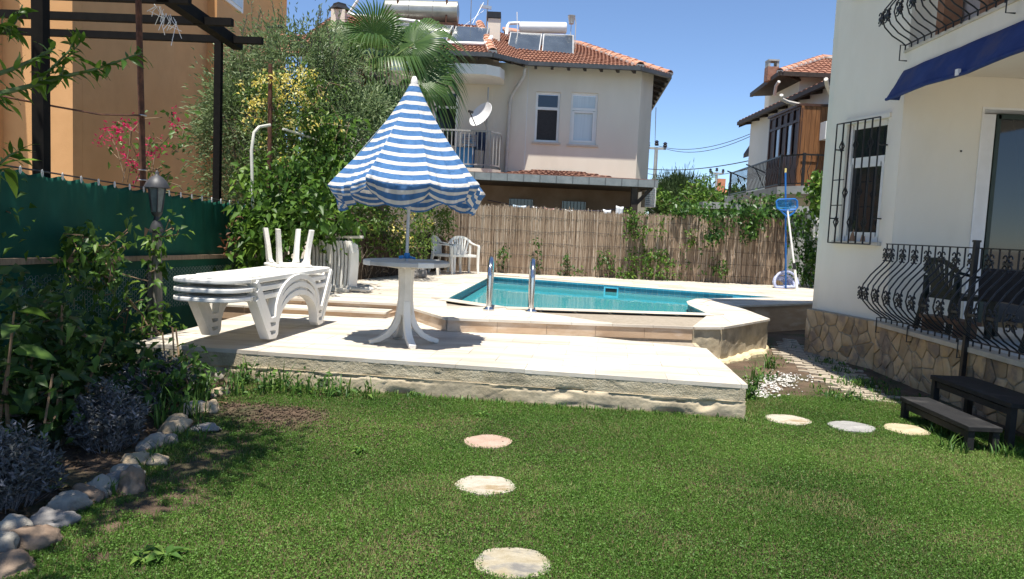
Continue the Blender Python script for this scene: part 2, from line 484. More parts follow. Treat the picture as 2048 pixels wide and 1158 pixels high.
# ---------------------------------------------------------------- pool deck
z = ZP
pA, pB, pC, pR1, pR2, pN, pE = [G(*q, z).xy for q in ((800,607),(895,635),(1385,653),(1440,653),(1533,637),(1465,611),(1637,604))]
pE2 = V(5.75, 13.4)
FLp, FMp, FRp, B1, B2, B3, RR, LL = [G(*q, z).xy for q in ((892,598),(1010,615),(1417,628),(1379,610),(1376,604),(1394,599),(1565,596),(980,553))]
pieces = [
    [V(-4.1,10.05), pA, FLp, LL, V(-.48,17.5), V(-4.1,17.5)],
    [pA, pB, FLp],
    [pB, pC, FRp, FMp, FLp],
    [pC, pR1, pR2, FRp],
    [FRp, pR2, pN, B2, B1],
    [pN, pE2, RR, B3, B2],
    [LL, RR, pE2, V(7.4,17.5), V(-.48,17.5)],
]
mb = MB()
for q in pieces: mb.prism([tuple(p) for p in q], -.1, ZP-.03)
pooldeck = tag(mb.build('pool_deck', m_joint), 'raised pale stone deck round the swimming pool', 'deck', kind='structure')
def shrink(q, d=.0): return q
for q in pieces:
    tile_poly(q, pooldeck, 'paving_tile', m_trav, ZP-.029, ZP, .5, .5, .0012, Vector((dA.x, dA.y)), drs, 0)
# rounded coping stones along the water
inner = [FLp, FMp, FRp, B1, B2, B3, RR, LL]
def coping(a, b, width, name, step=.5):
    d = (b-a); L = d.length; d = d/L; n_ = V(d.y, -d.x)
    k = max(1, round(L/step))
    for i in range(k):
        u0 = L*i/k+.002; u1 = L*(i+1)/k-.002
        p = [a+d*u0-n_*.025, a+d*u1-n_*.025, a+d*u1+n_*width, a+d*u0+n_*width]
        MB().prism([tuple(x) for x in p], ZP+.001, ZP+.012).build(name, m_trav, pooldeck, bev=.008)
for i in range(len(inner)):
    coping(inner[i], inner[(i+1) % len(inner)], .22, 'coping_stone', .5)
# riser of the pool deck: thin brown stone slabs, projecting edge strip on top
def riser(a, b, name, mat, z0, z1, off=.0, step=.6, th=.02):
    d = (b-a); L = d.length; d = d/L; n_ = V(d.y, -d.x); k = max(1, round(L/step))
    for i in range(k):
        u0 = L*i/k+.002; u1 = L*(i+1)/k-.002
        p = [a+d*u0+n_*(off+.002), a+d*u1+n_*(off+.002), a+d*u1+n_*(off+th), a+d*u0+n_*(off+th)]
        MB().prism([tuple(x) for x in p], z0, z1).build(name, mat, pooldeck)
for a, b in ((V(-4.1,10.05), pA), (pA, pB), (pB, pC)):
    riser(a, b, 'riser_slab', m_travside, ZD+.002, ZP-.031)
    riser(a, b, 'edge_stone', m_trav, ZP-.029, ZP, 0, .5, .035)
for a, b in ((pC, pR1), (pR1, pR2), (pR2, pN), (pN, pE2)):
    riser(a, b, 'edge_stone', m_trav, ZP-.029, ZP-.001, 0, .5, .05)
# the lower step on the left
st = [V(-3.9,9.62), V(-1.62,9.55), V(-1.52,9.9), V(-3.9,10.04)]
mb = MB(); mb.prism([tuple(p) for p in st], .2, ZD+.055); mb.build('step_riser', m_travside, pooldeck)
for i in range(5):
    a = V(-3.9,9.60).lerp(V(-1.60,9.53), i/5+.001); b = V(-3.9,9.60).lerp(V(-1.60,9.53), (i+1)/5-.001)
    MB().prism([tuple(a), tuple(b), tuple(b+V(.03,.38)), tuple(a+V(.03,.38))], ZD+.057, ZD+.082).build('tread_stone', m_trav, pooldeck)
# plastered round end of the pool wall
def fpl(u, z): return .022+.016*n3(u, z, 2.5, 21)+.008*n3(u, z, 9, 22)+.004*n3(u, z, 40, 23)-.02*max(0, n3(u, z, 3.3, 25)-.25)
def perp(a, b): d = (b-a).normalized(); return V(d.y, -d.x)
for a, b in ((pC, pR1), (pR1, pR2), (pR2, pN)):
    relief_panel(a, b, -.05, ZP-.031, perp(a, b), fpl, max(8, int((b-a).length*45)), 22, .05).build('plaster_face', m_cement2, pooldeck, smooth=80)
relief_panel(pN, pE2, -.05, ZP-.031, perp(pN, pE2), lambda u, z: .01+.004*n3(u, z, 3, 2), 40, 12, .05).build('plaster_face', m_travside, pooldeck, smooth=80)
# crumbled ledge of cement along the foot of the round end
def ledge(pts, name):
    mb = MB(); prs = np.random.RandomState(5); P_ = []
    for a, b in zip(pts, pts[1:]):
        k = int((b-a).length/.07)+1
        for i in range(k): P_.append((a.lerp(b, i/k), perp(a, b)))
    vs = []; fs = []
    for p, n_ in P_:
        o_ = .10+.07*mnoise.noise(Vector((p.x*3, p.y*3, 0)))+prs.uniform(-.02, .02); h = .05+prs.uniform(-.015, .015)
        for q, zz in ((p-n_*.02, h+.03), (p+n_*o_*.8, h), (p+n_*o_, h-.03), (p+n_*o_, -.05)): vs.append((q.x, q.y, zz))
    for i in range(len(P_)-1):
        for j in range(3): k = i*4+j; fs.append((k, k+4, k+5, k+1))
    return mb.add(vs, fs).build(name, M('ledge_cement', (.55,.45,.27), (.66,.56,.36), .95, 6, .006, 60), pooldeck)
ledge([pC+V(.06,-.02), pR1, pR2, pR2.lerp(pN, .3)], 'footing_ledge')

# ---------------------------------------------------------------- pool shell and water
def pool_tile_mat():
    m = bpy.data.materials.new('pool_mosaic'); m.use_nodes = True
    n = m.node_tree.nodes; l = m.node_tree.links; p = n['Principled BSDF']
    at = n.new('ShaderNodeUVMap')
    bk = n.new('ShaderNodeTexBrick'); bk.offset = 0; bk.inputs['Scale'].default_value = 1
    bk.inputs['Brick Width'].default_value = .11; bk.inputs['Row Height'].default_value = .11; bk.inputs['Mortar Size'].default_value = .004
    bk.inputs['Color1'].default_value = (.03,.38,.58,1); bk.inputs['Color2'].default_value = (.07,.50,.68,1); bk.inputs['Mortar'].default_value = (.32,.60,.70,1)
    l.new(at.outputs[0], bk.inputs['Vector']); l.new(bk.outputs['Color'], p.inputs['Base Color'])
    b = n.new('ShaderNodeBump'); b.inputs['Distance'].default_value = .002; b.invert = True
    l.new(bk.outputs['Fac'], b.inputs['Height']); l.new(b.outputs[0], p.inputs['Normal'])
    p.inputs['Roughness'].default_value = .25
    return m
m_mosaic = pool_tile_mat()
ZW = .325
shell = [FLp, FMp, FRp, B1, B2, B3, RR, LL]
shell = ccw([tuple(p) for p in shell])
vs = []; fs = []; uvs = []
zb, n_ = -1.0, len(shell)
for i in range(n_):
    a = shell[i]; b = shell[(i+1) % n_]; L = math.dist(a, b); o_ = len(vs)
    vs += [(a[0], a[1], zb), (b[0], b[1], zb), (b[0], b[1], ZP), (a[0], a[1], ZP)]; fs.append((o_, o_+3, o_+2, o_+1))
    uvs += [(0, zb), (0, ZP), (L, ZP), (L, zb)]
o_ = len(vs); vs += [(p[0], p[1], zb) for p in shell]; fs.append(tuple(range(o_, o_+n_))); uvs += [tuple(p) for p in shell]
me = bpy.data.meshes.new('pool_basin'); me.from_pydata(vs, [], fs); uv = me.uv_layers.new(name='UVMap')
for i, q in enumerate(uvs): uv.data[i].uv = q
me.materials.append(m_mosaic)
basin = tag(link('pool_basin', me), 'blue tiled swimming pool basin', 'pool', kind='structure')
# skimmer openings in the far wall
fd = (RR-LL).normalized(); fn_ = V(fd.y, -fd.x)
for px in (1223, 1484):
    r_ = ray(px, 572); t = None
    # where the view line crosses the far wall
    den = r_.x*fn_.x+r_.y*fn_.y; t = (LL.x*fn_.x+LL.y*fn_.y)/den
    c = V(r_.x*t, r_.y*t)
    mb = MB(); rot = Matrix.Rotation(math.atan2(fd.y, fd.x), 3, 'Z')
    for dx, dz, sx, sz in ((-.135,0,.03,.2), (.135,0,.03,.2), (0,.085,.24,.03), (0,-.085,.24,.03)):
        p = c+fd*dx; mb.box((p.x+fn_.x*.008, p.y+fn_.y*.008, ZP-.13+dz), (sx, .02, sz), rot=rot)
    s_ = mb.build('skimmer', M('skimmer_blue', (.05,.34,.48), (.10,.46,.60), .3, 9), basin)
    mb = MB(); mb.box((c.x+fn_.x*.004, c.y+fn_.y*.004, ZP-.13), (.235, .006, .135), rot=rot)
    mb.build('skimmer_mouth', m_iron, s_)
def water_mat():
    m = bpy.data.materials.new('pool_water'); m.use_nodes = True
    n = m.node_tree.nodes; l = m.node_tree.links; out = n['Material Output']; n.remove(n['Principled BSDF'])
    t = n.new('ShaderNodeBsdfTransparent'); t.inputs[0].default_value = (.55,.88,.88,1)
    g = n.new('ShaderNodeBsdfGlossy'); g.inputs['Roughness'].default_value = .015
    fr = n.new('ShaderNodeFresnel'); fr.inputs[0].default_value = 1.33
    tc = n.new('ShaderNodeTexCoord'); mp = n.new('ShaderNodeMapping'); mp.inputs['Scale'].default_value = (1, .7, 1)
    l.new(tc.outputs['Object'], mp.inputs[0])
    ns = n.new('ShaderNodeTexNoise'); ns.inputs['Scale'].default_value = 2.6; ns.inputs['Detail'].default_value = 3
    l.new(mp.outputs[0], ns.inputs['Vector'])
    b = n.new('ShaderNodeBump'); b.inputs['Distance'].default_value = .007; b.inputs['Strength'].default_value = .8; l.new(ns.outputs['Fac'], b.inputs['Height'])
    l.new(b.outputs[0], g.inputs['Normal'])
    # suspended matter in the water scatters a little turquoise light back
    df = n.new('ShaderNodeBsdfDiffuse'); df.inputs[0].default_value = (.09,.56,.63,1)
    m0 = n.new('ShaderNodeMixShader'); m0.inputs[0].default_value = .55; l.new(t.outputs[0], m0.inputs[1]); l.new(df.outputs[0], m0.inputs[2])
    mx = n.new('ShaderNodeMixShader'); l.new(fr.outputs[0], mx.inputs[0]); l.new(m0.outputs[0], mx.inputs[1]); l.new(g.outputs[0], mx.inputs[2])
    l.new(mx.outputs[0], out.inputs[0]); return m
me = bpy.data.meshes.new('pool_water'); me.from_pydata([(p[0], p[1], ZW) for p in shell], [], [tuple(range(n_))]); me.materials.append(water_mat())
tag(link('pool_water', me), 'still turquoise pool water reflecting the reed fence', 'water', kind='structure')

# ---------------------------------------------------------------- stepping stones
def irregular_disc(r, n, rs, h, amp=.035, sq=1.0):
    mb = MB(); out = []; ph = rs.rand()*9
    for i in range(n):
        a = 2*math.pi*i/n; q = r*(1+amp*math.sin(2*a+ph)+amp*.6*math.sin(5*a+ph*2)+rs.uniform(-.035, .022))
        out.append((q*math.cos(a), q*math.sin(a)*sq))
    vs = [(x, y, -.05) for x, y in out]+[(x, y, h*.75) for x, y in out]+[(x*.94, y*.94, h) for x, y in out]
    fs = []
    for k in range(2):
        for i in range(n): j = (i+1) % n; fs.append((k*n+i, k*n+j, (k+1)*n+j, (k+1)*n+i))
    base = 2*n
    for ring in (.62, .3):
        o_ = len(vs); vs += [(x*ring, y*ring, h+rs.uniform(-.003, .003)) for x, y in out]
        for i in range(n): j = (i+1) % n; fs.append((base+i, base+j, o_+j, o_+i))
        base = o_
    vs.append((0, 0, h)); c = len(vs)-1
    for i in range(n): fs.append((base+i, base+(i+1) % n, c))
    return mb.add(vs, fs)
stone_cols = {
    'white': M('stone_white', (.36,.32,.25), (.52,.48,.41), .85, 4, .012, 22, detail=9, c3=(.30,.23,.14), scale3=3, stretch=(1,2.2,1)),
    'pink': M('stone_pink', (.34,.235,.18), (.44,.32,.255), .9, 6, .008, 40, detail=9),
    'gold': M('stone_gold', (.30,.25,.16), (.43,.39,.31), .85, 5, .014, 18, detail=9, c3=(.19,.18,.165), scale3=3.5, stretch=(1,2,1)),
    'grey': M('stone_grey', (.24,.235,.23), (.36,.35,.335), .9, 4, .012, 25, detail=9, stretch=(1,2.5,1)),
    'cream': M('stone_cream', (.38,.31,.19), (.50,.43,.30), .85, 4, .012, 22, detail=9, stretch=(1,2.2,1)),
}
srs = np.random.RandomState(11)
for px, py, kind, r_, lab in (
    (1026,1122,'gold',.172,'large round stepping stone in mottled gold and grey, nearest the camera'),
    (971,969,'white',.172,'round whitish stepping stone, middle one of the row on the lawn'),
    (976,880,'pink',.172,'round pinkish stepping stone on the lawn, closest to the cement terrace wall'),
    (1576,838,'white',.185,'oval whitish stepping stone beside the corner of the cement terrace'),
    (1703,853,'grey',.185,'oval grey stepping stone in the row leading to the black steps'),
    (1813,858,'cream',.185,'oval cream stepping stone nearest the black steps')):
    p = G(px, py, .01)
    o = irregular_disc(r_, 52, srs, .008, .05).build('stepping_stone', stone_cols[kind], smooth=50)
    o.location = (p.x, p.y, lawn_z(p.x, p.y)); o.rotation_euler.z = srs.rand()*.5
    tag(o, lab, 'stepping stone', 'stepping stones set in the lawn')

# ---------------------------------------------------------------- brick paver path, gravel
pav = MB(); pav.prism([(2.3,7.0),(4.6,7.2),(5.6,13.6),(3.3,13.0)], -.06, -.006)
path = tag(pav.build('paver_path', m_soil), 'narrow path of zigzag concrete pavers between pool wall and house', 'path', kind='structure')
m_paver = M('paver', (.30,.25,.185), (.41,.355,.28), .9, 8, .003, 60, var=.15)
prs = np.random.RandomState(21); cnt = 0
region = ccw([(2.6,7.35),(3.95,7.2),(4.3,8.3),(4.3,9.6),(4.9,12.4),(3.75,12.2),(3.62,10.2),(3.0,8.9)])
paver_data = []
for k in range(4):
    mb = MB(); L_, W_, kx = .205, .095, .018
    top = [(-L_/2,-W_/2+kx*0),( -L_/4,-W_/2+kx),(0,-W_/2),(L_/4,-W_/2+kx),(L_/2,-W_/2),(L_/2,W_/2-kx),(L_/4,W_/2),(0,W_/2-kx),(-L_/4,W_/2),(-L_/2,W_/2-kx)]
    mb.prism([(x, y) for x, y in top], -.04, .012); paver_data.append(mb.data('paver', m_paver))
pa = math.radians(-16)
for i in range(-40, 60):
    for j in range(-70, 70):
        if cnt >= 300: break
        lx = i*.222+(.11 if j % 2 else 0); ly = j*.116
        x = 3.6+lx*math.cos(pa)-ly*math.sin(pa)*1.0; y = 9.0+lx*math.sin(pa)+ly*math.cos(pa)
        if len(clip_poly([(x-.01,y-.01),(x+.01,y-.01),(x+.01,y+.01),(x-.01,y+.01)], region)) < 3: continue
        o = link('paver', paver_data[cnt % 4], path); cnt += 1
        o.location = (x, y, prs.uniform(-.006, .004)); o.rotation_euler = (prs.normal(0, .02), prs.normal(0, .02), pa+prs.normal(0, .03))
# white gravel at the foot of the round wall
gm = MB(); grs = np.random.RandomState(8)
gv = []; gf = []
for i in range(520):
    t = grs.rand()**1.3; c = V(2.30,7.35).lerp(V(3.1,8.5), t)+V(grs.normal(.13,.11), grs.normal(-.02,.12)); s_ = grs.uniform(.006,.017)
    o_ = len(gv)
    q = grs.normal(0, .25, (6, 3))
    for k, d in enumerate(((1,0,0),(-1,0,0),(0,1,0),(0,-1,0),(0,0,.7),(0,0,-.7))):
        gv.append((c.x+(d[0]+q[k][0])*s_, c.y+(d[1]+q[k][1])*s_, .012+(d[2]+q[k][2]*.5)*s_))
    for a, b, c_ in ((0,2,4),(2,1,4),(1,3,4),(3,0,4),(2,0,5),(1,2,5),(3,1,5),(0,3,5)): gf.append((o_+a, o_+b, o_+c_))
gm.add(gv, gf)
tag(gm.build('gravel', M('white_gravel', (.34,.32,.29), (.66,.64,.6), .9, 30, detail=2)), 'scatter of white gravel at the foot of the pool wall', 'gravel', kind='stuff')

# ---------------------------------------------------------------- border rocks along the flower bed
def rock_mesh(rs, sx, sy, sz, mat, rough=.16):
    bm = bmesh.new(); bmesh.ops.create_icosphere(bm, subdivisions=4, radius=1)
    o_ = Vector(rs.uniform(-50, 50, 3))
    for v in bm.verts:
        n_ = mnoise.noise(v.co*1.1+o_)*rough*1.6+mnoise.noise(v.co*2.7+o_)*rough*.7+mnoise.noise(v.co*7+o_)*rough*.25
        v.co *= 1+n_
        if v.co.z < -.35: v.co.z = -.35+(v.co.z+.35)*.3
        v.co.x *= sx; v.co.y *= sy; v.co.z *= sz
    me = bpy.data.meshes.new('border_rock'); bm.to_mesh(me); bm.free(); me.materials.append(mat)
    me.polygons.foreach_set('use_smooth', [True]*len(me.polygons)); return me
rm = {'white': M('rock_white', (.29,.265,.225), (.43,.40,.35), .9, 5, .02, 18, detail=9, c3=(.19,.155,.12), scale3=5, lo3=.44, hi3=.68),
      'brown': M('rock_brown', (.17,.115,.08), (.27,.20,.145), .9, 4, .01, 25, detail=8),
      'grey': M('rock_grey', (.19,.175,.165), (.30,.28,.265), .9, 4, .01, 22, detail=8),
      'tan': M('rock_tan', (.36,.27,.17), (.50,.41,.29), .9, 4, .012, 22, detail=8)}
rrs = np.random.RandomState(14)
rocks = [(25,1055,'white',.13,.10,.09,0,'whitish rounded border rock between brown ones, nearest the camera'),
 (5,1090,'white',.10,.09,.09,.5,'small pale rock touching the left picture edge among the border rocks'),
 (62,1072,'brown',.15,.11,.09,.2,'brown angular border rock beside the nearest white rock'),
 (12,1120,'brown',.17,.12,.07,.3,'flat brown rock lying lowest at the near end of the bed edge'),
 (98,1035,'grey',.16,.10,.08,.6,'dark flat rock sunk in soil just before the big pale rounded rock'),
 (133,1006,'white',.13,.10,.10,.4,'big pale rounded rock in the shaded part of the bed edge'),
 (178,985,'brown',.11,.10,.08,.1,'reddish brown rock wedged behind the big pale rounded rock'),
 (203,972,'white',.12,.09,.09,.7,'pale rock with grass growing against it in the shaded bed edge'),
 (230,958,'grey',.10,.09,.08,.2,'dark grey rock between the grassy pale rock and the brown upright rock'),
 (262,965,'brown',.11,.11,.11,.5,'brown upright rock on the lawn side of the bed edge'),
 (258,938,'white',.11,.08,.07,.3,'greyish white rock resting above the brown upright rock'),
 (285,912,'tan',.15,.09,.06,.4,'cream broken rock where sunlight begins on the bed edge'),
 (312,915,'tan',.10,.09,.06,.8,'tan rock fragment on the lawn side of the cream broken rock'),
 (315,880,'white',.19,.09,.09,1.0,'long bluish white rock lying along the sunlit bed edge'),
 (345,850,'tan',.21,.11,.10,1.1,'long cream rock with grass across it in the sunlit bed edge'),
 (410,850,'grey',.14,.08,.05,.1,'flat grey brown rock lying on the lawn side by the soil patch'),
 (385,815,'white',.20,.10,.10,.7,'pale curved rock half hidden by grass tufts'),
 (418,812,'tan',.12,.09,.09,.2,'cream lumpy rock at the bend of the bed edge'),
 (430,780,'tan',.16,.09,.06,.5,'orange tan slab rock tilted near the terrace corner'),
 (440,752,'white',.07,.06,.11,.2,'small upright pointed rock against the terrace corner')]
for px, py, k, a, b, c, rz, lab in rocks:
    p = G(px, py, .04)
    o = link('border_rock', rock_mesh(rrs, a*.72, b*.72, c*.82, rm[k], .27)); o.location = (p.x, p.y, .012); o.rotation_euler = (rrs.normal(0,.1), rrs.normal(0,.1), rz+rrs.uniform(-.2,.2))
    tag(o, lab, 'rock', 'rocks edging the flower bed')
# ================================================================ house on the right
RH = thing('cream_house', 'cream rendered house with stone clad base and a terrace, at the right edge', 'house')
F0, N0 = V(4.23,10.35), V(4.56,9.1)                   # side wall with the grilled window
wd = (N0-F0).normalized(); wn = V(-abs(wd.y), -abs(wd.x))  # outward, towards the pool
WL = (N0-F0).length
wallm = M('cream_render', (.76,.71,.60), (.81,.765,.66), .85, 1.0, .003, 90, c3=(.70,.645,.53), scale3=1.1, lo3=.5, hi3=.85, stretch=(1,1,.4))
def wp(s, z, o=0): p = F0+wd*s+wn*o; return V(p.x, p.y, z)
s0, s1, wz0, wz1 = .33, 1.06, 1.56, 3.08              # window opening
mb = MB()
def wallpiece(a, b, z0, z1, t=.24):
    mb.extr([wp(a, z0), wp(b, z0), wp(b, z1), wp(a, z1)], (-wn.x*t, -wn.y*t, 0))
ZT = 6.4
wallpiece(0, WL, .60, wz0); wallpiece(0, WL, wz1, ZT); wallpiece(0, s0, wz0, wz1); wallpiece(s1, WL, wz0, wz1)
mb.build('side_wall', wallm, RH)
# back part running away from the terrace (far side) and the wall at the back of the terrace
mb = MB()
far = F0+V(.10,.12)
mb.extr([V(F0.x+.02,F0.y+.004,-.1), V(9.5,F0.y+3.0,-.1), V(9.5,F0.y+3.0,ZT), V(F0.x+.02,F0.y+.004,ZT)], (0,.2,0))
mb.build('far_wall', wallm, RH)
dx0, dz1 = 5.50, 3.22                                # terrace door
mb = MB()
Yb = N0.y
mb.box(((N0.x+dx0)/2+.006, Yb+.101, 3.5), (dx0-N0.x-.012, .2, 5.8))
mb.box(((dx0+9)/2, Yb+.101, (dz1+ZT)/2), (9-dx0, .2, ZT-dz1))
mb.box((8.6, Yb+.101, 1.9), (.8, .2, dz1-.58))
mb.build('terrace_wall', wallm, RH)
# door: reveal, frame, glass
dr = bpy.data.objects.new('terrace_door', None); COL.objects.link(dr); dr.parent = RH
mb = MB(); mb.box((dx0+.012, Yb+.2, 1.9), (.025, .42, dz1-.58)); mb.box((6.9, Yb+.2, dz1-.012), (2.75, .42, .025)); mb.build('door_reveal', m_white, dr)
mb = MB(); mb.box((dx0+.36, Yb+.26, 1.89), (.05, .05, dz1-.64)); mb.box((7.05, Yb+.26, dz1-.06), (2.4, .05, .06)); mb.box((7.3, Yb+.26, 1.89), (.05, .05, dz1-.64))
mb.build('door_frame', M('dark_green_frame', (.012,.03,.02), (.02,.04,.03), .4, 9), dr)
mb = MB(); mb.box((dx0+.17, Yb+.24, 1.89), (.28, .03, dz1-.64)); mb.build('side_panel', m_white, dr)
mb = MB(); mb.box((7.05, Yb+.275, 1.89), (2.4, .008, dz1-.70)); mb.build('door_glass', m_glass, dr)
mb = MB(); mb.box((7.0, Yb+1.6, 1.9), (3.2, .02, 3)); mb.build('room_curtain', M('beige_curtain', (.30,.24,.15), (.40,.33,.22), .9, 5, stretch=(9,1,.4)), dr)
mb = MB(); mb.box((N0.x+.73, Yb+.0, 2.69), (.02, .02, .02)); mb.build('wall_hook', m_iron, RH)
# stone base: backing walls and one stone per cell
def stonewall(a, b, z0, z1, nx, ny, rs, outv, name='base_wall'):
    d = (b-a); L = d.length; d = d/L; o = Vector(outv)
    mb = MB(); mb.extr([V(a.x,a.y,z0), V(b.x,b.y,z0), V(b.x,b.y,z1), V(a.x,a.y,z1)], (-o.x*.3, -o.y*.3, 0))
    back = mb.build(name, m_mortar, RH)
    for c in voronoi(L, z1-z0, nx, ny, .46, rs):
        q = inset(c, .008)
        if len(q) < 3 or area(q) < .0015: continue
        # cut the sharp corners a little
        r_ = []
        for i in range(len(q)):
            p0 = Vector(q[i-1]); p1 = Vector(q[i]); p2 = Vector(q[(i+1) % len(q)])
            r_.append(p1.lerp(p0, .09)); r_.append(p1.lerp(p2, .09))
        t = rs.uniform(.010, .024)
        cen = sum(r_, Vector((0, 0)))/len(r_)
        def W3(p, off): return V(a.x+d.x*p.x+o.x*off, a.y+d.y*p.x+o.y*off, z0+p.y)
        n_ = len(r_)
        vs = [W3(p, -.01) for p in r_]+[W3(p, t*.75) for p in r_]+[W3(cen.lerp(p, .86), t) for p in r_]
        fs = [tuple(range(2*n_, 3*n_))]
        for k in (0, 1):
            for i in range(n_): j = (i+1) % n_; fs.append((k*n_+i, k*n_+j, (k+1)*n_+j, (k+1)*n_+i))
        MB().add(vs, fs).build('stone', m_stone, back, smooth=50)
    return back
frs = np.random.RandomState(31)
off = .10
stonewall(F0+wn*off+V(-.02,.05), N0+wn*off+V(.0,-.0), -.08, .60, 7, 4, frs, wn)
tA, tB = V(4.455, 9.06), V(4.36, 4.2)
to = V(-1, (tB-tA).x/(tB-tA).y).normalized(); to = V(-abs(to.x), to.y)
stonewall(tA, tB, -.08, .55, 25, 4, frs, to)
mb = MB(); mb.box((6.6, 6.6, .5725), (4.2, 4.95, .045), rz=math.atan2((tB-tA).x, -(tB-tA).y)*0); mb.build('terrace_floor', M('terrace_slab', (.62,.60,.54), (.70,.68,.62), .7, 4), RH)
mb = MB(); a = tA+to*.05; b = tB+to*.05; mb.extr([V(a.x,a.y,.552), V(b.x,b.y,.552), V(b.x,b.y,.602), V(a.x,a.y,.602)], (.16,0,0)); mb.build('terrace_edge', M('edge_render', (.46,.40,.30), (.56,.50,.40), .9, 6, .004, 40), RH, bev=.004)
# window of the side wall
wf = MB()
def wbar(a, b, z0, z1, o0, th):
    wf.extr([wp(a, z0, o0), wp(b, z0, o0), wp(b, z1, o0), wp(a, z1, o0)], (-wn.x*th, -wn.y*th, 0))
fo = -.05
wbar(s0+.002, s0+.05, wz0+.002, wz1-.002, fo, .06); wbar(s1-.05, s1-.002, wz0+.002, wz1-.002, fo, .06)
wbar(s0+.07, s1-.07, wz0+.002, wz0+.07, fo, .06); wbar(s0+.07, s1-.07, wz1-.07, wz1-.002, fo, .06); wbar(s0+.07, s1-.07, 2.56, 2.64, fo, .06)
win = wf.build('window', m_white, RH)
wf = MB(); wbar(s0+.05, s1-.05, wz0+.07, 2.56, fo-.03, .01); wbar(s0+.05, s1-.05, 2.64, wz1-.07, fo-.03, .01); wf.build('pane', m_glass, win)
wf = MB()
for q in ((s0+.05, s0+.09), (s1-.09, s1-.05)): wbar(*q, wz0+.07, 2.56, fo+.012, .03)
wbar(s0+.12, s1-.12, wz0+.07, wz0+.12, fo+.012, .03); wbar(s0+.12, s1-.12, 2.51, 2.56, fo+.012, .03); wf.build('sash', m_white, win)
wf = MB(); wbar(s0-.06, s1+.06, wz0-.045, wz0-.001, .06, .18); wf.build('sill', M('sill_stone', (.5,.46,.38), (.6,.56,.48), .7, 5), win)
wf = MB(); wbar(s0-.05, s1+.05, wz1+.001, wz1+.06, .03, .06); wf.build('lintel_band', wallm, win)
# iron window grille
gr = thing('window_grille', 'black iron grille with diamond ornaments over the narrow window of the cream house', 'window grille')
go = .13
mb = MB(); ss0, ss1 = s0-.04, s1+.02
for zz in (wz0-.03, wz1+.0): mb.bar(wp(ss0, zz, go), wp(ss1, zz, go), .014)
for s_ in (ss0, ss1): mb.bar(wp(s_, wz0-.03, go), wp(s_, wz1, go), .014)
for s_, zz in ((ss0, 2.75), (ss0, 1.85), (ss1, 2.75), (ss1, 1.85)): mb.bar(wp(s_, zz, go), wp(s_, zz, -.02), .016)
for zz in (2.35, 2.02): mb.bar(wp(ss0, zz, go), wp(ss0+.22, zz, go), .012)
mb.build('grille_frame', m_iron, gr)
for k in range(1, 6):
    s_ = ss0+(ss1-ss0)*k/6; mb = MB()
    mb.bar(wp(s_, wz0-.03, go), wp(s_, wz1, go), .016); mb.build('grille_bar', m_iron, gr)
def diamond(mb, s_, zz, h=.075, w_=.045):
    q = [wp(s_, zz-h, go+.004), wp(s_+w_, zz, go+.004), wp(s_, zz+h, go+.004), wp(s_-w_, zz, go+.004)]
    for i in range(4): mb.bar(q[i], q[(i+1) % 4], .012)
for k, zz in ((1, 2.78), (3, 2.78), (5, 2.78), (2, 2.18), (4, 2.18), (1, 1.80), (3, 1.80), (5, 1.80)):
    mb = MB(); diamond(mb, ss0+(ss1-ss0)*k/6, zz); mb.build('diamond', m_iron, gr)
mb = MB()
for q in ((.55,.05,.16,'r'), (.74,.04,.13,'r')): mb.lathe([(.0,0),(q[1],0),(q[1]*.6,q[2]*.6),(0,q[2])], 10, wp(q[0], wz0, -.05))
tag(mb.build('sill_ornaments', M('brown_ceramic', (.25,.12,.06), (.4,.25,.15), .5, 9)), 'small brown figurines on the sill inside the window grille', 'ornament')

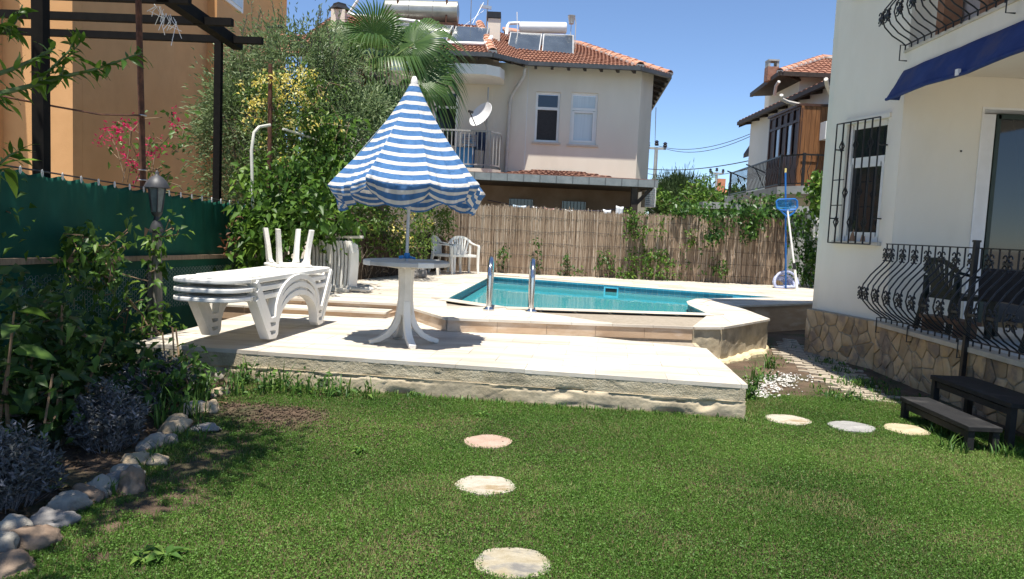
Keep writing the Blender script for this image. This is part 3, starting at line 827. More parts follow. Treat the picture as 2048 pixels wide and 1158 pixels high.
# bulging wrought iron railings
def rail_profile(bul=.30, h=.95):
    return [(0,h),(0,h-.02),(0,h*.80),(bul*.22,h*.72),(bul*.62,h*.60),(bul*.93,h*.47),(bul*1.0,h*.36),(bul*.88,h*.26),(bul*.55,h*.16),(bul*.15,h*.09),(0,h*.055),(0,.0)]
def curl(mb, c, ax, r, n=9, wv=(0,0,1)):
    pts = []
    for i in range(n):
        a = 2*math.pi*.85*i/(n-1); pts.append(c+ax*(math.cos(a)*r)+Vector(wv)*(math.sin(a)*r))
    mb.tube(pts, .0085, 4)
def bulge_rail(root, P0, P1, outv, z0, h, nb, bul, feet):
    """railing from P0 to P1 (2-D), bulging along outv, standing on z0"""
    o3 = Vector((*outv, 0)).normalized(); d3 = Vector((*(P1-P0), 0)); L = d3.length; d3 = d3/L; a3 = Vector((*P0, z0))
    mb = MB(); mb.bar(a3+Vector((0,0,h)), a3+d3*L+Vector((0,0,h)), .035, .012); mb.build('top_rail', m_iron, root)
    mb = MB(); mb.bar(a3+Vector((0,0,.055*h)), a3+d3*L+Vector((0,0,.055*h)), .014, .012); mb.build('bottom_rail', m_iron, root)
    prof = rail_profile(bul, h)
    mb = MB(); mb.tube([o3*x+Vector((0,0,zz)) for x, zz in prof], .0088, 5); bd = mb.data('baluster', m_iron, True)
    zt, zb_ = h*.86, h*.36; ods = []
    for zz, oo in ((zt, 0), (zb_, bul)):
        mb = MB()
        for sx in (-1, 1):
            for sz in (-1, 1): curl(mb, Vector((0,0,zz+sz*.045))+d3*sx*.040+o3*(oo+.008), d3*sx, .029)
        mb.box(Vector((0,0,zz))+o3*(oo+.006), (.05, .09, .10)) if False else mb.box(Vector((0,0,zz))+o3*(oo+.006), (.03, .10, .025))
        ods.append(mb.data('scroll', m_iron))
    for i in range(nb):
        t = i/(nb-1); o = link('baluster', bd, root); o.location = a3+d3*(L*t)
        if i % 2 == 1 or i == 0:
            for od in ods: q = link('scroll', od, root); q.location = a3+d3*(L*t)
    for t in feet:
        p = a3+d3*(L*t); mb = MB(); mb.tube([p+Vector((0,0,.05*h)), p+o3*.07+Vector((0,0,.05*h)), p+o3*.07+Vector((0,0,-.13)), p-o3*.02+Vector((0,0,-.13))], .008, 4); mb.build('bracket', m_iron, root)
rl = thing('terrace_railing', 'black wrought iron railing with bulging bars along the ground floor terrace', 'railing')
e0, e1 = V(4.47,9.02), V(4.33,5.0)
bulge_rail(rl, e0, e1, V(-1,-.03), .61, .935, 30, .27, (.01,.2,.45,.8))
mb = MB(); mb.bar(V(4.35,7.12,.22), V(4.37,7.12,1.60), .042); mb.box((4.37,7.12,1.61), (.055,.055,.02)); mb.build('newel_post', m_iron, rl)
ur = thing('balcony_railing', 'black wrought iron bulging railing of the upper balcony above the blue awning', 'railing')
bulge_rail(ur, V(4.48,9.02), V(4.40,4.6), V(-1,-.02), 3.82, .95, 32, .30, (.005,.45))
# upper balcony: slab, and the planter boxes behind its railing
mb = MB(); mb.extr([V(4.52,9.095,3.57), V(4.42,4.4,3.57), V(4.42,4.4,3.80), V(4.52,9.095,3.80)], (4,0,0)); bal = mb.build('balcony_slab', wallm, RH)
mb = MB(); mb.extr([V(4.50,9.098,3.801), V(4.40,4.4,3.801), V(4.40,4.4,3.835), V(4.50,9.098,3.835)], (.35,0,0)); mb.build('balcony_edge', M('edge_stone_pale', (.5,.45,.36), (.62,.57,.48), .8, 5), RH)
for k, (y, hh) in enumerate(((8.55,.62), (7.75,.45))):
    mb = MB(); mb.box((4.70, y, 3.84+hh/2), (.20, .14, hh)); mb.box((4.70, y, 3.84+hh-.03), (.24, .18, .05))
    o = mb.build('planter_post', M('terracotta_wood', (.27,.13,.07), (.36,.19,.11), .8, 6)); tag(o, ('taller' if k == 0 else 'shorter')+' brown wooden upright standing behind the upper balcony railing', 'planter', 'brown uprights on the balcony')
mb = MB(); mb.extr([V(4.85,8.9,3.84), V(4.8,5.5,3.84), V(4.8,5.5,4.75), V(4.85,8.9,4.75)], (.06,0,0))
tag(mb.build('balcony_screen', M('faded_fabric', (.42,.38,.36), (.58,.54,.52), .9, 5, .01, 8)), 'faded grey pink cloth screen hung inside the upper balcony railing', 'screen')
# unseen roof overhang, shaped to keep the side wall shaded, and top moulding
mb = MB(); mb.extr([V(3.45,8.4,ZT), V(3.52,3.0,ZT), V(10,3.0,ZT), V(10,13.4,ZT), V(3.05,11.2,ZT)], (0,0,.22)); mb.build('roof_eave', m_white, RH)
mb = MB(); mb.extr([wp(.30, 4.70, .0), wp(1.05, 4.70, 0), wp(1.05, 4.82, 0), wp(.30, 4.82, 0)], (wn.x*.09, wn.y*.09, 0)); mb.build('upper_sill', wallm, RH)
mb = MB(); mb.extr([wp(.30, 4.83, -.0), wp(1.05, 4.83, 0), wp(1.05, 6.0, 0), wp(.30, 6.0, 0)], (wn.x*.012, wn.y*.012, 0)); mb.build('upper_window', m_glass, RH)
# blue awning under the balcony
aw = thing('awning', 'dark blue fabric awning folded down under the upper balcony', 'awning')
NU, NV = 60, 6; vs = []; fs = []
def awp(u, v):
    y = 9.0-4.6*u; xi = 4.53-.10*u
    sag = .02*math.sin(u*23)*v+.015*mnoise.noise(Vector((u*14, v*3, 0)))
    return V(xi-.16*v-.05+sag, y+.05*v*(1-u), 3.575-.33*v+.025*math.sin(u*3.14*4)*v*.4)
for j in range(NV+1):
    for i in range(NU+1): vs.append(awp(i/NU, j/NV))
for j in range(NV):
    for i in range(NU): k = j*(NU+1)+i; fs.append((k, k+1, k+NU+2, k+NU+1))
me = bpy.data.meshes.new('awning_fabric'); me.from_pydata([tuple(v) for v in vs], [], fs)
mblue = M('navy_fabric', (.008,.028,.13), (.016,.045,.18), .8, 4, .002, 60, c3=(.04,.05,.13), scale3=2)
me.materials.append(mblue); me.polygons.foreach_set('use_smooth', [True]*len(fs))
o = link('awning_fabric', me, aw); sm = o.modifiers.new('t', 'SOLIDIFY'); sm.thickness = .006
mb = MB(); mb.tube([awp(i/20, 1) for i in range(21)], .018, 6); mb.build('front_bar', mblue, aw)
mb = MB(); q = awp(.32, .93); mb.box(q+V(-.03,0,0), (.03,.05,.06)); mb.build('clip', m_white, aw)
mb = MB(); mb.extr([awp(0,0), awp(0,1), awp(0,1)+V(.16,.0,.0), awp(0,0)+V(.06,0,0)], (0,.008,0)); mb.build('awning_end', mblue, aw)

# black steps up to the terrace
def step(name, x0, x1, y0, y1, zt, lab):
    t = thing(name, lab, 'step', ((x0+x1)/2, (y0+y1)/2, 0), 0, 'black garden steps')
    w_, l_ = x1-x0, y1-y0; m = M('black_step', (.007,.007,.008), (.016,.016,.017), .7, 9, .002, 50, c3=(.05,.047,.045), scale3=5, lo3=.55, hi3=.75)
    mb = MB(); mb.box((0,0,zt-.02), (w_, l_, .04)); mb.build('tread', m, t, bev=.006)
    for sx in (-1, 1):
        for sy in (-1, 1): mb = MB(); mb.box((sx*(w_/2-.035), sy*(l_/2-.04), (zt-.04)/2-.02), (.05, .05, zt-.0)); mb.build('leg', m, t)
    mb = MB(); mb.box((-w_/2+.035, 0, zt-.075), (.03, l_-.16, .05)); mb.build('apron', m, t)
step('garden_step', 3.50, 3.76, 5.58, 6.60, .20, 'lower black metal step standing in the grass')
step('garden_step', 3.82, 4.20, 5.60, 6.72, .385, 'upper black metal step against the stone clad terrace')
# ================================================================ parasol and table
TC = G(808, 687, ZD)
um = thing('beach_parasol', 'half closed parasol in blue and white stripes standing through the white table', 'parasol', TC)
AP = D(833, 165, TC.y)-TC
pole_top = V(.015, 0, AP.z-.02)
mb = MB(); mb.tube([V(0,0,.05), V(.0,0,1.2), pole_top], .017, 10); mb.build('pole', M('parasol_pole', (.5,.5,.5), (.6,.6,.6), .4, 6, metal=.3), um, smooth=True)
NT, NS, NP = 46, 26, 8
RIM, HT = .80, AP.z-1.62
bm_v = []; bands = []
urs = np.random.RandomState(4)
skl = urs.uniform(-.5, 1.0, NP); gsd = [1, -1, -1, 1, -1, 1, 1, -1]; slack = urs.uniform(.75, 1.25, NP); ribd = urs.uniform(-.05, .05, NP+1); ribd[NP] = ribd[0]; ribr = urs.uniform(-.04, .04, NP+1); ribr[NP] = ribr[0]
ph0 = -math.pi/2-math.pi/8-.03
TOT = NP*NS
for it in range(NT+1):
    s_ = it/NT*1.2                       # 0..1 along the rib, 1..1.2 the hanging valance
    for k in range(TOT):
        pnl = k//NS; f = (k % NS)/NS; a = ph0+2*math.pi*k/TOT
        t = min(s_, 1.0); sk = max(0, s_-1.0)/.2
        r_ = RIM*(.055*(1-t)+t*(.80+.20*t)); z_ = AP.z-.02-HT*(t**.93)
        r_ *= 1+((ribr[pnl]*(1-f)+ribr[pnl+1]*f))*t
        b = math.sin(math.pi*f)
        # cloth hangs slack between the ribs
        sg = b**.8*slack[pnl]
        gd = gsd[pnl]*f if gsd[pnl] > 0 else -gsd[pnl]*(1-f)
        r_ *= 1-.115*sg*t**.8*(1-.2*t)-.075*t*(math.exp(-((f-.07)/.06)**2) if gsd[pnl] > 0 else math.exp(-((f-.93)/.06)**2))+.05*t*(math.exp(-((f-.0)/.05)**2)+math.exp(-((f-1)/.05)**2))*.5
        z_ -= .035*sg*t**1.5 + (ribd[pnl]*(1-f)+ribd[pnl+1]*f)*t*.8
        # creases
        r_ *= 1+.020*t*math.sin(f*19+pnl*2.1+s_*4)*b+.014*t*math.sin(f*37+pnl+s_*2)*b*(.4+t)
        r_ += .024*t*mnoise.noise(Vector((math.cos(a)*5, math.sin(a)*5, s_*3)))+.012*t*mnoise.noise(Vector((math.cos(a)*14, math.sin(a)*14, s_*5)))
        if sk > 0:
            z_ -= sk*(.13+.07*skl[pnl])*(.75+.35*b)
            r_ *= 1-(.05+.07*skl[pnl])*sk*(1.2-.6*b)-.02*sk*sk
            r_ += .022*sk*math.sin(f*23+pnl*1.7)+.015*sk*mnoise.noise(Vector((math.cos(a)*11, math.sin(a)*11, sk*2)))
        cx = pole_top.x*(z_/AP.z)*1.0
        bm_v.append((cx+r_*math.cos(a), r_*math.sin(a), z_)); bands.append(s_)
fs = []
for it in range(NT):
    for k in range(TOT):
        k2 = (k+1) % TOT; fs.append((it*TOT+k, it*TOT+k2, (it+1)*TOT+k2, (it+1)*TOT+k))
me = bpy.data.meshes.new('canopy'); me.from_pydata(bm_v, [], fs)
a_ = me.attributes.new('band', 'FLOAT', 'POINT'); a_.data.foreach_set('value', bands)
me.polygons.foreach_set('use_smooth', [True]*len(fs))
mc = bpy.data.materials.new('striped_canvas'); mc.use_nodes = True
n = mc.node_tree.nodes; l = mc.node_tree.links; p = n['Principled BSDF']; p.inputs['Roughness'].default_value = .85; p.inputs['Specular IOR Level'].default_value = .15
at = n.new('ShaderNodeAttribute'); at.attribute_name = 'band'
mu = n.new('ShaderNodeMath'); mu.operation = 'MULTIPLY_ADD'; mu.inputs[1].default_value = 11.2; mu.inputs[2].default_value = .20; l.new(at.outputs['Fac'], mu.inputs[0])
fr = n.new('ShaderNodeMath'); fr.operation = 'FRACT'; l.new(mu.outputs[0], fr.inputs[0])
gt = n.new('ShaderNodeMath'); gt.operation = 'LESS_THAN'; gt.inputs[1].default_value = .40; l.new(fr.outputs[0], gt.inputs[0])
tc = n.new('ShaderNodeTexCoord'); ns = n.new('ShaderNodeTexNoise'); ns.inputs['Scale'].default_value = 7; ns.inputs['Detail'].default_value = 6; l.new(tc.outputs['Object'], ns.inputs['Vector'])
bl = n.new('ShaderNodeMix'); bl.data_type = 'RGBA'; bl.inputs[6].default_value = (.045,.14,.34,1); bl.inputs[7].default_value = (.10,.22,.43,1); l.new(ns.outputs['Fac'], bl.inputs[0])
mx = n.new('ShaderNodeMix'); mx.data_type = 'RGBA'; wm = n.new('ShaderNodeMix'); wm.data_type = 'RGBA'; wm.inputs[6].default_value = (.60,.565,.51,1); wm.inputs[7].default_value = (.76,.74,.72,1); l.new(ns.outputs['Fac'], wm.inputs[0]); l.new(wm.outputs[2], mx.inputs[7]); l.new(gt.outputs[0], mx.inputs[0]); l.new(bl.outputs[2], mx.inputs[6])
l.new(mx.outputs[2], p.inputs['Base Color'])
ns2 = n.new('ShaderNodeTexNoise'); ns2.inputs['Scale'].default_value = 17; ns2.inputs['Detail'].default_value = 5; l.new(tc.outputs['Object'], ns2.inputs['Vector'])
b = n.new('ShaderNodeBump'); b.inputs['Distance'].default_value = .022; b.inputs['Strength'].default_value = .9; l.new(ns2.outputs['Fac'], b.inputs['Height']); l.new(b.outputs[0], p.inputs['Normal'])
tr = n.new('ShaderNodeBsdfTranslucent'); l.new(mx.outputs[2], tr.inputs[0]); ms = n.new('ShaderNodeMixShader'); ms.inputs[0].default_value = .22
l.new(p.outputs[0], ms.inputs[1]); l.new(tr.outputs[0], ms.inputs[2]); l.new(ms.outputs[0], n['Material Output'].inputs[0])
me.materials.append(mc); link('canopy', me, um)
mb = MB(); mb.lathe([(.034,-.03),(.036,.0),(.03,.03),(.022,.05),(.012,.06)], 14, V(pole_top.x, 0, AP.z)); mb.build('finial', m_white, um, smooth=True)
for k in range(NP):
    a = ph0+2*math.pi*k/NP; mb = MB()
    mb.tube([V(pole_top.x,0,AP.z-.06), V(RIM*.9*math.cos(a), RIM*.9*math.sin(a), AP.z-HT*.95-.03)], .004, 5); rb = mb.build('rib', m_steel, um)
    mb = MB(); mb.tube([V(0,0,1.75), V(RIM*.45*math.cos(a), RIM*.45*math.sin(a), AP.z-HT*.56)], .003, 4); mb.build('stay', m_steel, rb)
mb = MB(); mb.lathe([(.022,0),(.03,.01),(.03,.05),(.02,.06)], 10, V(0,0,.875)); mb.tube([V(-.03,-.03,.895), V(-.075,-.04,.885)], .018, 6); mb.tube([V(.03,-.02,.895), V(.09,-.02,.88)], .012, 6)
mb.build('height_clamp', M('blue_plastic', (.02,.16,.45), (.04,.25,.55), .4, 9), um, smooth=True)

tb = thing('garden_table', 'round white plastic pedestal table with four curved feet on the lower terrace', 'table', TC)
TR, TH = .44, .855
mb = MB(); mb.lathe([(0,TH-.03),(TR-.03,TH-.03),(TR-.01,TH-.045),(TR,TH-.042),(TR,TH-.008),(TR-.008,TH),(TR-.05,TH+.002),(TR-.06,TH-.003),(.04,TH-.002),(.035,TH-.03)], 48)
mb.build('tabletop', M('table_top', (.50,.48,.45), (.60,.58,.54), .45, 4, .001, 60, c3=(.42,.39,.35), scale3=3), tb, smooth=35)
for k in range(4):
    a = math.pi/2*k+.4; mb = MB(); mb.lathe([(TR+.0015,TH-.048),(TR+.003,TH-.044),(TR+.003,TH-.006),(TR-.004,TH+.003),(TR-.05,TH+.004)], 48)
    keep = []; n_ = 48
    for f in mb.f:
        if len(f) != 4: continue
        cx = sum(mb.v[i][0] for i in f)/4; cy = sum(mb.v[i][1] for i in f)/4
        if (math.atan2(cy, cx)-a) % (2*math.pi) < .35: keep.append(f)
    mb.f = keep; mb.m = [0]*len(keep); mb.build('rim_cap', m_plast, tb)
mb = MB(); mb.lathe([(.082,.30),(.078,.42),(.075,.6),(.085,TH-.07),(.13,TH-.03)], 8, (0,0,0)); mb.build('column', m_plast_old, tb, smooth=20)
mb = MB()
for k in range(8): a = math.pi/4*k; mb.bar(V(.08*math.cos(a), .08*math.sin(a), TH-.07), V(.30*math.cos(a), .30*math.sin(a), TH-.035), .012, .03)
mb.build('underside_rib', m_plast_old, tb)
for a in (R(200), R(-68), R(22), R(112)):
    ca, sa = math.cos(a), math.sin(a)
    prof = [(.045,.44),(.055,.34),(.075,.25),(.115,.165),(.18,.095),(.26,.05),(.335,.028),(.36,.025)]
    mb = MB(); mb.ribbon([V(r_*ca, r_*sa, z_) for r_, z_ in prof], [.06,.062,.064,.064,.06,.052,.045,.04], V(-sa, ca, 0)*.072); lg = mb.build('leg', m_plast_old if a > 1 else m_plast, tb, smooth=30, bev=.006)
    mb = MB(); mb.box((.34*ca, .34*sa, .004), (.05, .05, .008), rz=a); mb.build('foot_pad', m_plast_old, lg)

# ================================================================ stacked sun loungers
LA = math.atan2(1.13, .16)-math.pi/2
LO = G(537, 682, ZD)                       # near front foot of the near side
def lounger_parts(root):
    W_ = .62; mats = m_plast
    path = [(-.30,.475),(-.24,.475),(.02,.10)]
    path = [(-.34,.45),(-.06,.05)]
    arch = [(.06,.05)]
    for i in range(15):
        a = math.pi-math.pi*(i/14); arch.append((.60+.52*math.cos(a), .07+.375*math.sin(a)**.85 if math.sin(a) > 0 else .07))
    arch += [(1.14,.05),(1.24,.05),(1.50,.47)]
    side = path+arch
    for sx in (0, 1):
        mb = MB(); x = -sx*W_
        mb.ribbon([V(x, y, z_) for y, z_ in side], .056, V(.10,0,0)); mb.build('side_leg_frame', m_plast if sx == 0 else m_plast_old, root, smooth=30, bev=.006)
    mb = MB()
    for x in (.0, -W_): mb.bar(V(x, -.34, .455), V(x, 1.5, .475), .05, .05)
    mb.bar(V(-W_, 1.49, .475), V(0, 1.49, .475), .05, .06); mb.bar(V(-W_, -.36, .45), V(0, -.36, .45), .05, .05); mb.build('bed_frame', m_plast, root, bev=.008)
    for k in range(13):
        y = -.26+k*.132; mb = MB(); mb.box((-W_/2, y, .487), (W_-.05, .126, .016)); mb.build('slat', m_plast, root, bev=.004)
    # rounded head panel that overhangs the front legs
    out = []
    hw = W_/2+.035
    for i in range(25):
        a = math.pi*i/24; out.append((-W_/2+hw*math.copysign(abs(math.cos(a))**.55, math.cos(a)), -.36-.42*math.sin(a)**.7))
    mb = MB(); mb.prism(out, .445, .485); hp = mb.build('head_panel', m_plast, root, bev=.010)
    inn = [(-W_/2+(x+W_/2)*.82, -.37+(y+.36)*.80) for x, y in out]
    mb = MB(); mb.prism(inn, .4855, .490); mb.build('raised_panel', m_plast, hp, bev=.002)
    mb = MB()
    for k in range(3): mb.box((.03, -.40+k*.03-.03, .463), (.03, .012, .03))
    mb.build('ratchet_slot', m_plast_old, hp)
labs = ['lowest white sun lounger of the stack of three on the terrace', 'middle white sun lounger of the stack of three on the terrace', 'topmost white sun lounger of the stack of three, its bed in bright sun']
lg = None
for k in range(3):
    if k == 0:
        lg = thing('sun_lounger', labs[0], 'sun lounger', (LO.x, LO.y, ZD), LA, 'stacked white sun loungers'); lounger_parts(lg)
    else:
        c = copy_tree(lg); c['label'] = labs[k]; c.location = (LO.x, LO.y, ZD+.084*k); c.rotation_euler.z = LA+(.006 if k == 1 else -.004)
# small white table turned upside down on the loungers
zt = ZD+.084*2+.495
ut = thing('side_table', 'small white plastic table lying upside down on the sun loungers, legs in the air', 'table', D(575, 560, 8.75), R(38))
ut.location.z = zt
mb = MB(); mb.box((0,0,.02), (.42,.42,.035)); mb.build('tabletop', m_plast, ut, bev=.012)
for sx in (-1, 1):
    for sy in (-1, 1):
        mb = MB(); b_ = V(sx*.15, sy*.15, .03); t_ = V(sx*.20, sy*.20, .44)
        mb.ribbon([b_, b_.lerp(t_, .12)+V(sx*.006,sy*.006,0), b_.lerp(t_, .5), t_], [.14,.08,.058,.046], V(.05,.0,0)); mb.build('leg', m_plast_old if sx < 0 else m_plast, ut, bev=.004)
# folded lounger propped on its side against the vine
fl = thing('folding_lounger', 'white folding lounger standing on edge with close upright ribs, behind the stacked loungers', 'sun lounger', G(668, 580, ZP), R(-12))
for k in range(11):
    x = -.30+k*.058; mb = MB()
    prof = [(x+.01*0, .05), (x+.012, .2), (x+.022, .4), (x+.02, .58), (x+.0, .70), (x-.02, .76)]
    mb.ribbon([V(px_, .02*k/11, z_) for px_, z_ in prof], .034, V(0,.30,0)); mb.build('rib', m_plast_old if k < 3 else m_plast, fl, bev=.004)
mb = MB(); mb.bar(V(-.16,-.05,.80), V(.46,-.03,.83), .06, .04); mb.bar(V(-.10,.1,.79), V(.25,.12,.79), .05, .045); mb.build('upper_rail', m_plast_old, fl, bev=.005)
mb = MB(); mb.bar(V(-.1,-.25,.03), V(.36,-.28,.035), .07, .05); mb.bar(V(.05,-.12,.07), V(.62,-.05,.05), .06, .05); mb.tube([V(.58,-.05,.07), V(.65,-.05,.06), V(.64,-.16,.05), V(.3,-.2,.05)], .025, 6); mb.build('foot_frame', m_plast_old, fl, bev=.004)
mb = MB(); mb.bar(V(-.38,-.02,0), V(-.36,.05,.74), .05, .04); mb.bar(V(.02,-.17,.02), V(-.02,-.14,.7), .04, .03); mb.build('end_post', m_plast_old, fl)

# ================================================================ white garden chairs
def chair_parts(root, mat):
    # front -Y; seat .42 high, .79 to the top of the back
    mb = MB(); NU_, NV_ = 8, 8; vs = []; fs = []
    for j in range(NV_+1):
        for i in range(NU_+1):
            u = i/NU_*2-1; v = j/NV_
            vs.append((u*(.235-.015*v), -.22+.44*v, .415-.02*(1-u*u)*math.sin(v*3)+.01*(v < .1)))
    for j in range(NV_):
        for i in range(NU_): k = j*(NU_+1)+i; fs.append((k, k+1, k+NU_+2, k+NU_+1))
    o = MB().add(vs, fs).build('seat', mat, root, smooth=True); sm = o.modifiers.new('t', 'SOLIDIFY'); sm.thickness = .02; sm.offset = -1
    mb = MB()
    for q in ((-.22,-.22,.22,-.22), (-.22,.22,.22,.22)): mb.bar(V(q[0],q[1],.395), V(q[2],q[3],.395), .02, .05)
    for s_ in (-1, 1): mb.bar(V(s_*.228,-.22,.395), V(s_*.22,.22,.395), .02, .05)
    mb.build('seat_rim', mat, root)
    def back(u, v):   # u -1..1 across, v 0..1 up
        h = .80-.13*abs(u)**2.4
        return V(u*(.20+.06*v), .22+.10*v-.06*u*u*(v+.3), .42+(h-.42)*v)
    for k in range(7):
        u = -.78+k*.26; mb = MB(); mb.ribbon([back(u*(.75+.25*v), v) for v in (0,.3,.6,.95)], .012, V(.040,0,0)); mb.build('back_slat', mat, root)
    mb = MB(); mb.ribbon([back(-1+2*i/16, 1)+V(0,0,.0) for i in range(17)], .05, V(0,.028,0)); mb.ribbon([back(-.8+1.6*i/8, .14) for i in range(9)], .05, V(0,.022,0)); mb.build('back_frame', mat, root, smooth=50)
    for s_ in (-1, 1):
        mb = MB(); mb.ribbon([back(s_*.98, .98), V(s_*.265,.20,.665), V(s_*.285,.06,.635), V(s_*.29,-.12,.63), V(s_*.285,-.22,.615)], .028, V(.055,0,0)); mb.build('armrest', mat, root, smooth=50, bev=.005)
        mb = MB(); mb.ribbon([V(s_*.285,-.22,.61), V(s_*.275,-.225,.45), V(s_*.27,-.235,.2), V(s_*.28,-.25,0)], [.06,.055,.045,.04], V(.05,0,0)); mb.build('leg', mat, root, bev=.004)
        mb = MB(); mb.ribbon([back(s_*.95, .75), V(s_*.225,.23,.42), V(s_*.235,.27,.2), V(s_*.25,.31,0)], [.035,.06,.05,.04], V(.05,0,0)); mb.build('leg', mat, root, bev=.004)
c1 = thing('garden_chair', 'white plastic armchair seen side on, left of the pair by the reed fence', 'chair', G(893, 545, ZP), R(75), 'white chairs by the fence'); chair_parts(c1, m_plast)
c1.location.y -= .2
c2 = copy_tree(c1); c2['label'] = 'white plastic armchair facing the table, right of the pair by the reed fence'; c2.location = G(931, 541, ZP); c2.rotation_euler.z = R(12); c2.location.y = 16.75; c2.rotation_euler.z = R(22)
# items on the deck behind the table
bs = thing('plastic_stool', 'low white plastic stool half hidden behind the white table', 'stool', G(862, 549, ZP))
mb = MB(); mb.box((0,0,.30), (.34,.34,.03)); mb.build('seat', m_plast_old, bs, bev=.01)
for sx in (-1, 1):
    for sy in (-1, 1): mb = MB(); mb.bar(V(sx*.13,sy*.13,.29), V(sx*.16,sy*.16,0), .05, .03); mb.build('leg', m_plast_old, bs)
for k, (px, py, s_, lab) in enumerate(((838,548,.16,'larger grey stone block on the deck behind the table'), (822,551,.11,'smaller grey stone block on the deck behind the table'))):
    o = link('stone_block', rock_mesh(rrs, s_, s_*.6, s_*.8, rm['grey'], .08)); o.location = G(px, py, ZP+.07); tag(o, lab, 'stone', 'stone blocks behind the table')

# ================================================================ pool ladder
ld = thing('pool_ladder', 'chrome pool ladder with two hooped handrails at the near edge of the pool', 'pool ladder')
for px, py in ((977,621),(1062,625)):
    b = G(px, py, ZP); ex = b+V(.02,.95,0)
    pts = [b, b+V(0,0,.45)]
    for i in range(9):
        a = math.pi*i/8; pts.append(b+V(0, .30-.30*math.cos(a), .45+.21*math.sin(a)))
    pts += [b+V(0,.60,.3), b+V(0,.62,-.2), b+V(0,.75,-.8)]
    b2 = pts
    mb = MB(); mb.tube(b2, .034, 12); hr = mb.build('handrail', m_steel, ld, smooth=True)
    mb = MB(); mb.lathe([(.075,.0),(.075,.02),(.05,.035),(.036,.05)], 20, b+V(0,0,.0)); mb.build('flange', m_steel, hr, smooth=30)
p0 = G(977,621,ZP); p1 = G(1062,625,ZP)
for k in range(3): mb = MB(); mb.bar(p0+V(0,.7,-.25-.22*k), p1+V(0,.7,-.25-.22*k), .10, .03); mb.build('ladder_step', m_steel, ld)

# ================================================================ pool tools by the far corner
Yt = 16.3
m_bluepl = M('pool_blue', (.015,.12,.42), (.02,.17,.52), .4, 9)
bp = thing('telescopic_pole', 'blue pole with a yellow tip leaning upright beside the skimmer net', 'pole')
a, b = D(1573, 560, Yt+.15), D(1571, 345, Yt+.15); a.z = ZP
mb = MB(); mb.tube([a, b], .02, 8); mb.build('shaft', m_bluepl, bp, smooth=True)
mb = MB(); mb.tube([b, b+V(0,0,.09)], .022, 8); mb.build('tip', M('yellow_tip', (.75,.6,.2), (.8,.65,.25), .5, 5), bp, smooth=True)
sn = thing('skimmer_net', 'blue pool skimmer net on a white pole leaning beside the reed fence', 'pool net')
a, b = D(1595, 577, Yt-.3), D(1575, 420, Yt); a.z = ZP
mb = MB(); mb.tube([a, a.lerp(b, .32)], .027, 8); mb.tube([a.lerp(b, .32), b], .02, 8); mb.build('shaft', m_white, sn, smooth=True)
mb = MB(); mb.tube([a.lerp(b, .26), a.lerp(b, .34)], .032, 8); mb.build('sleeve', m_iron, sn)
cs = [D(px, py, Yt) for px, py in ((1557,399),(1590,398),(1594,402),(1595,414),(1591,419),(1577,421),(1561,420),(1554,416),(1553,403))]
mb = MB(); mb.tube(cs+[cs[0]], .022, 6); mb.build('net_frame', m_bluepl, sn, smooth=True)
mb = MB(); q = D(1575, 434, Yt); mb.tube([cs[6], D(1566,426,Yt), q], .02, 5); mb.tube([cs[4], D(1587,426,Yt), q], .02, 5); mb.build('net_yoke', m_bluepl, sn)
mb = MB()
for i in range(18):
    t = i/17; t2 = t
    u = cs[0].lerp(cs[1], t); d = cs[7].lerp(cs[4], t); m_ = u.lerp(d, .5)+V(0,.09,0); mb.tube([u, m_, d], .008, 3, False)
for i in range(8):
    t = (i+.5)/8; u = cs[8].lerp(cs[7], t); d = cs[2].lerp(cs[3], t); m_ = u.lerp(d, .5)+V(0,.10*math.sin(t*3.1),0); mb.tube([u, m_, d], .004, 3, False)
mb.build('net_mesh', M('net_blue', (.02,.2,.5), (.04,.3,.6), .6, 9), sn)
hs = thing('pool_hose', 'coiled pale lilac ribbed pool hose lying at the corner of the deck', 'hose', G(1566, 576, ZP), R(10))
pts = []
hrs = np.random.RandomState(2)
for i in range(150):
    a = 2*math.pi*i/34; k = i/34
    rr = .36-.05*k+.02*math.sin(a*1.7); pts.append(V(rr*math.cos(a)*.80, .09*math.sin(a)+.07*k-.12, .10+rr*.78*math.sin(a)*(1-.10*k)))
for p in pts: p.z = max(p.z, .03+.01*math.sin(p.x*9))
rad = [.025+.004*(i % 2) for i in range(len(pts)*2-1)]
pp = []
for i in range(len(pts)-1): pp += [pts[i], pts[i].lerp(pts[i+1], .5)]
pp.append(pts[-1])
mb = MB(); mb.tube(pp, rad, 8); mb.build('hose_coil', M('lilac_hose', (.33,.36,.54), (.44,.47,.62), .5, 9), hs)
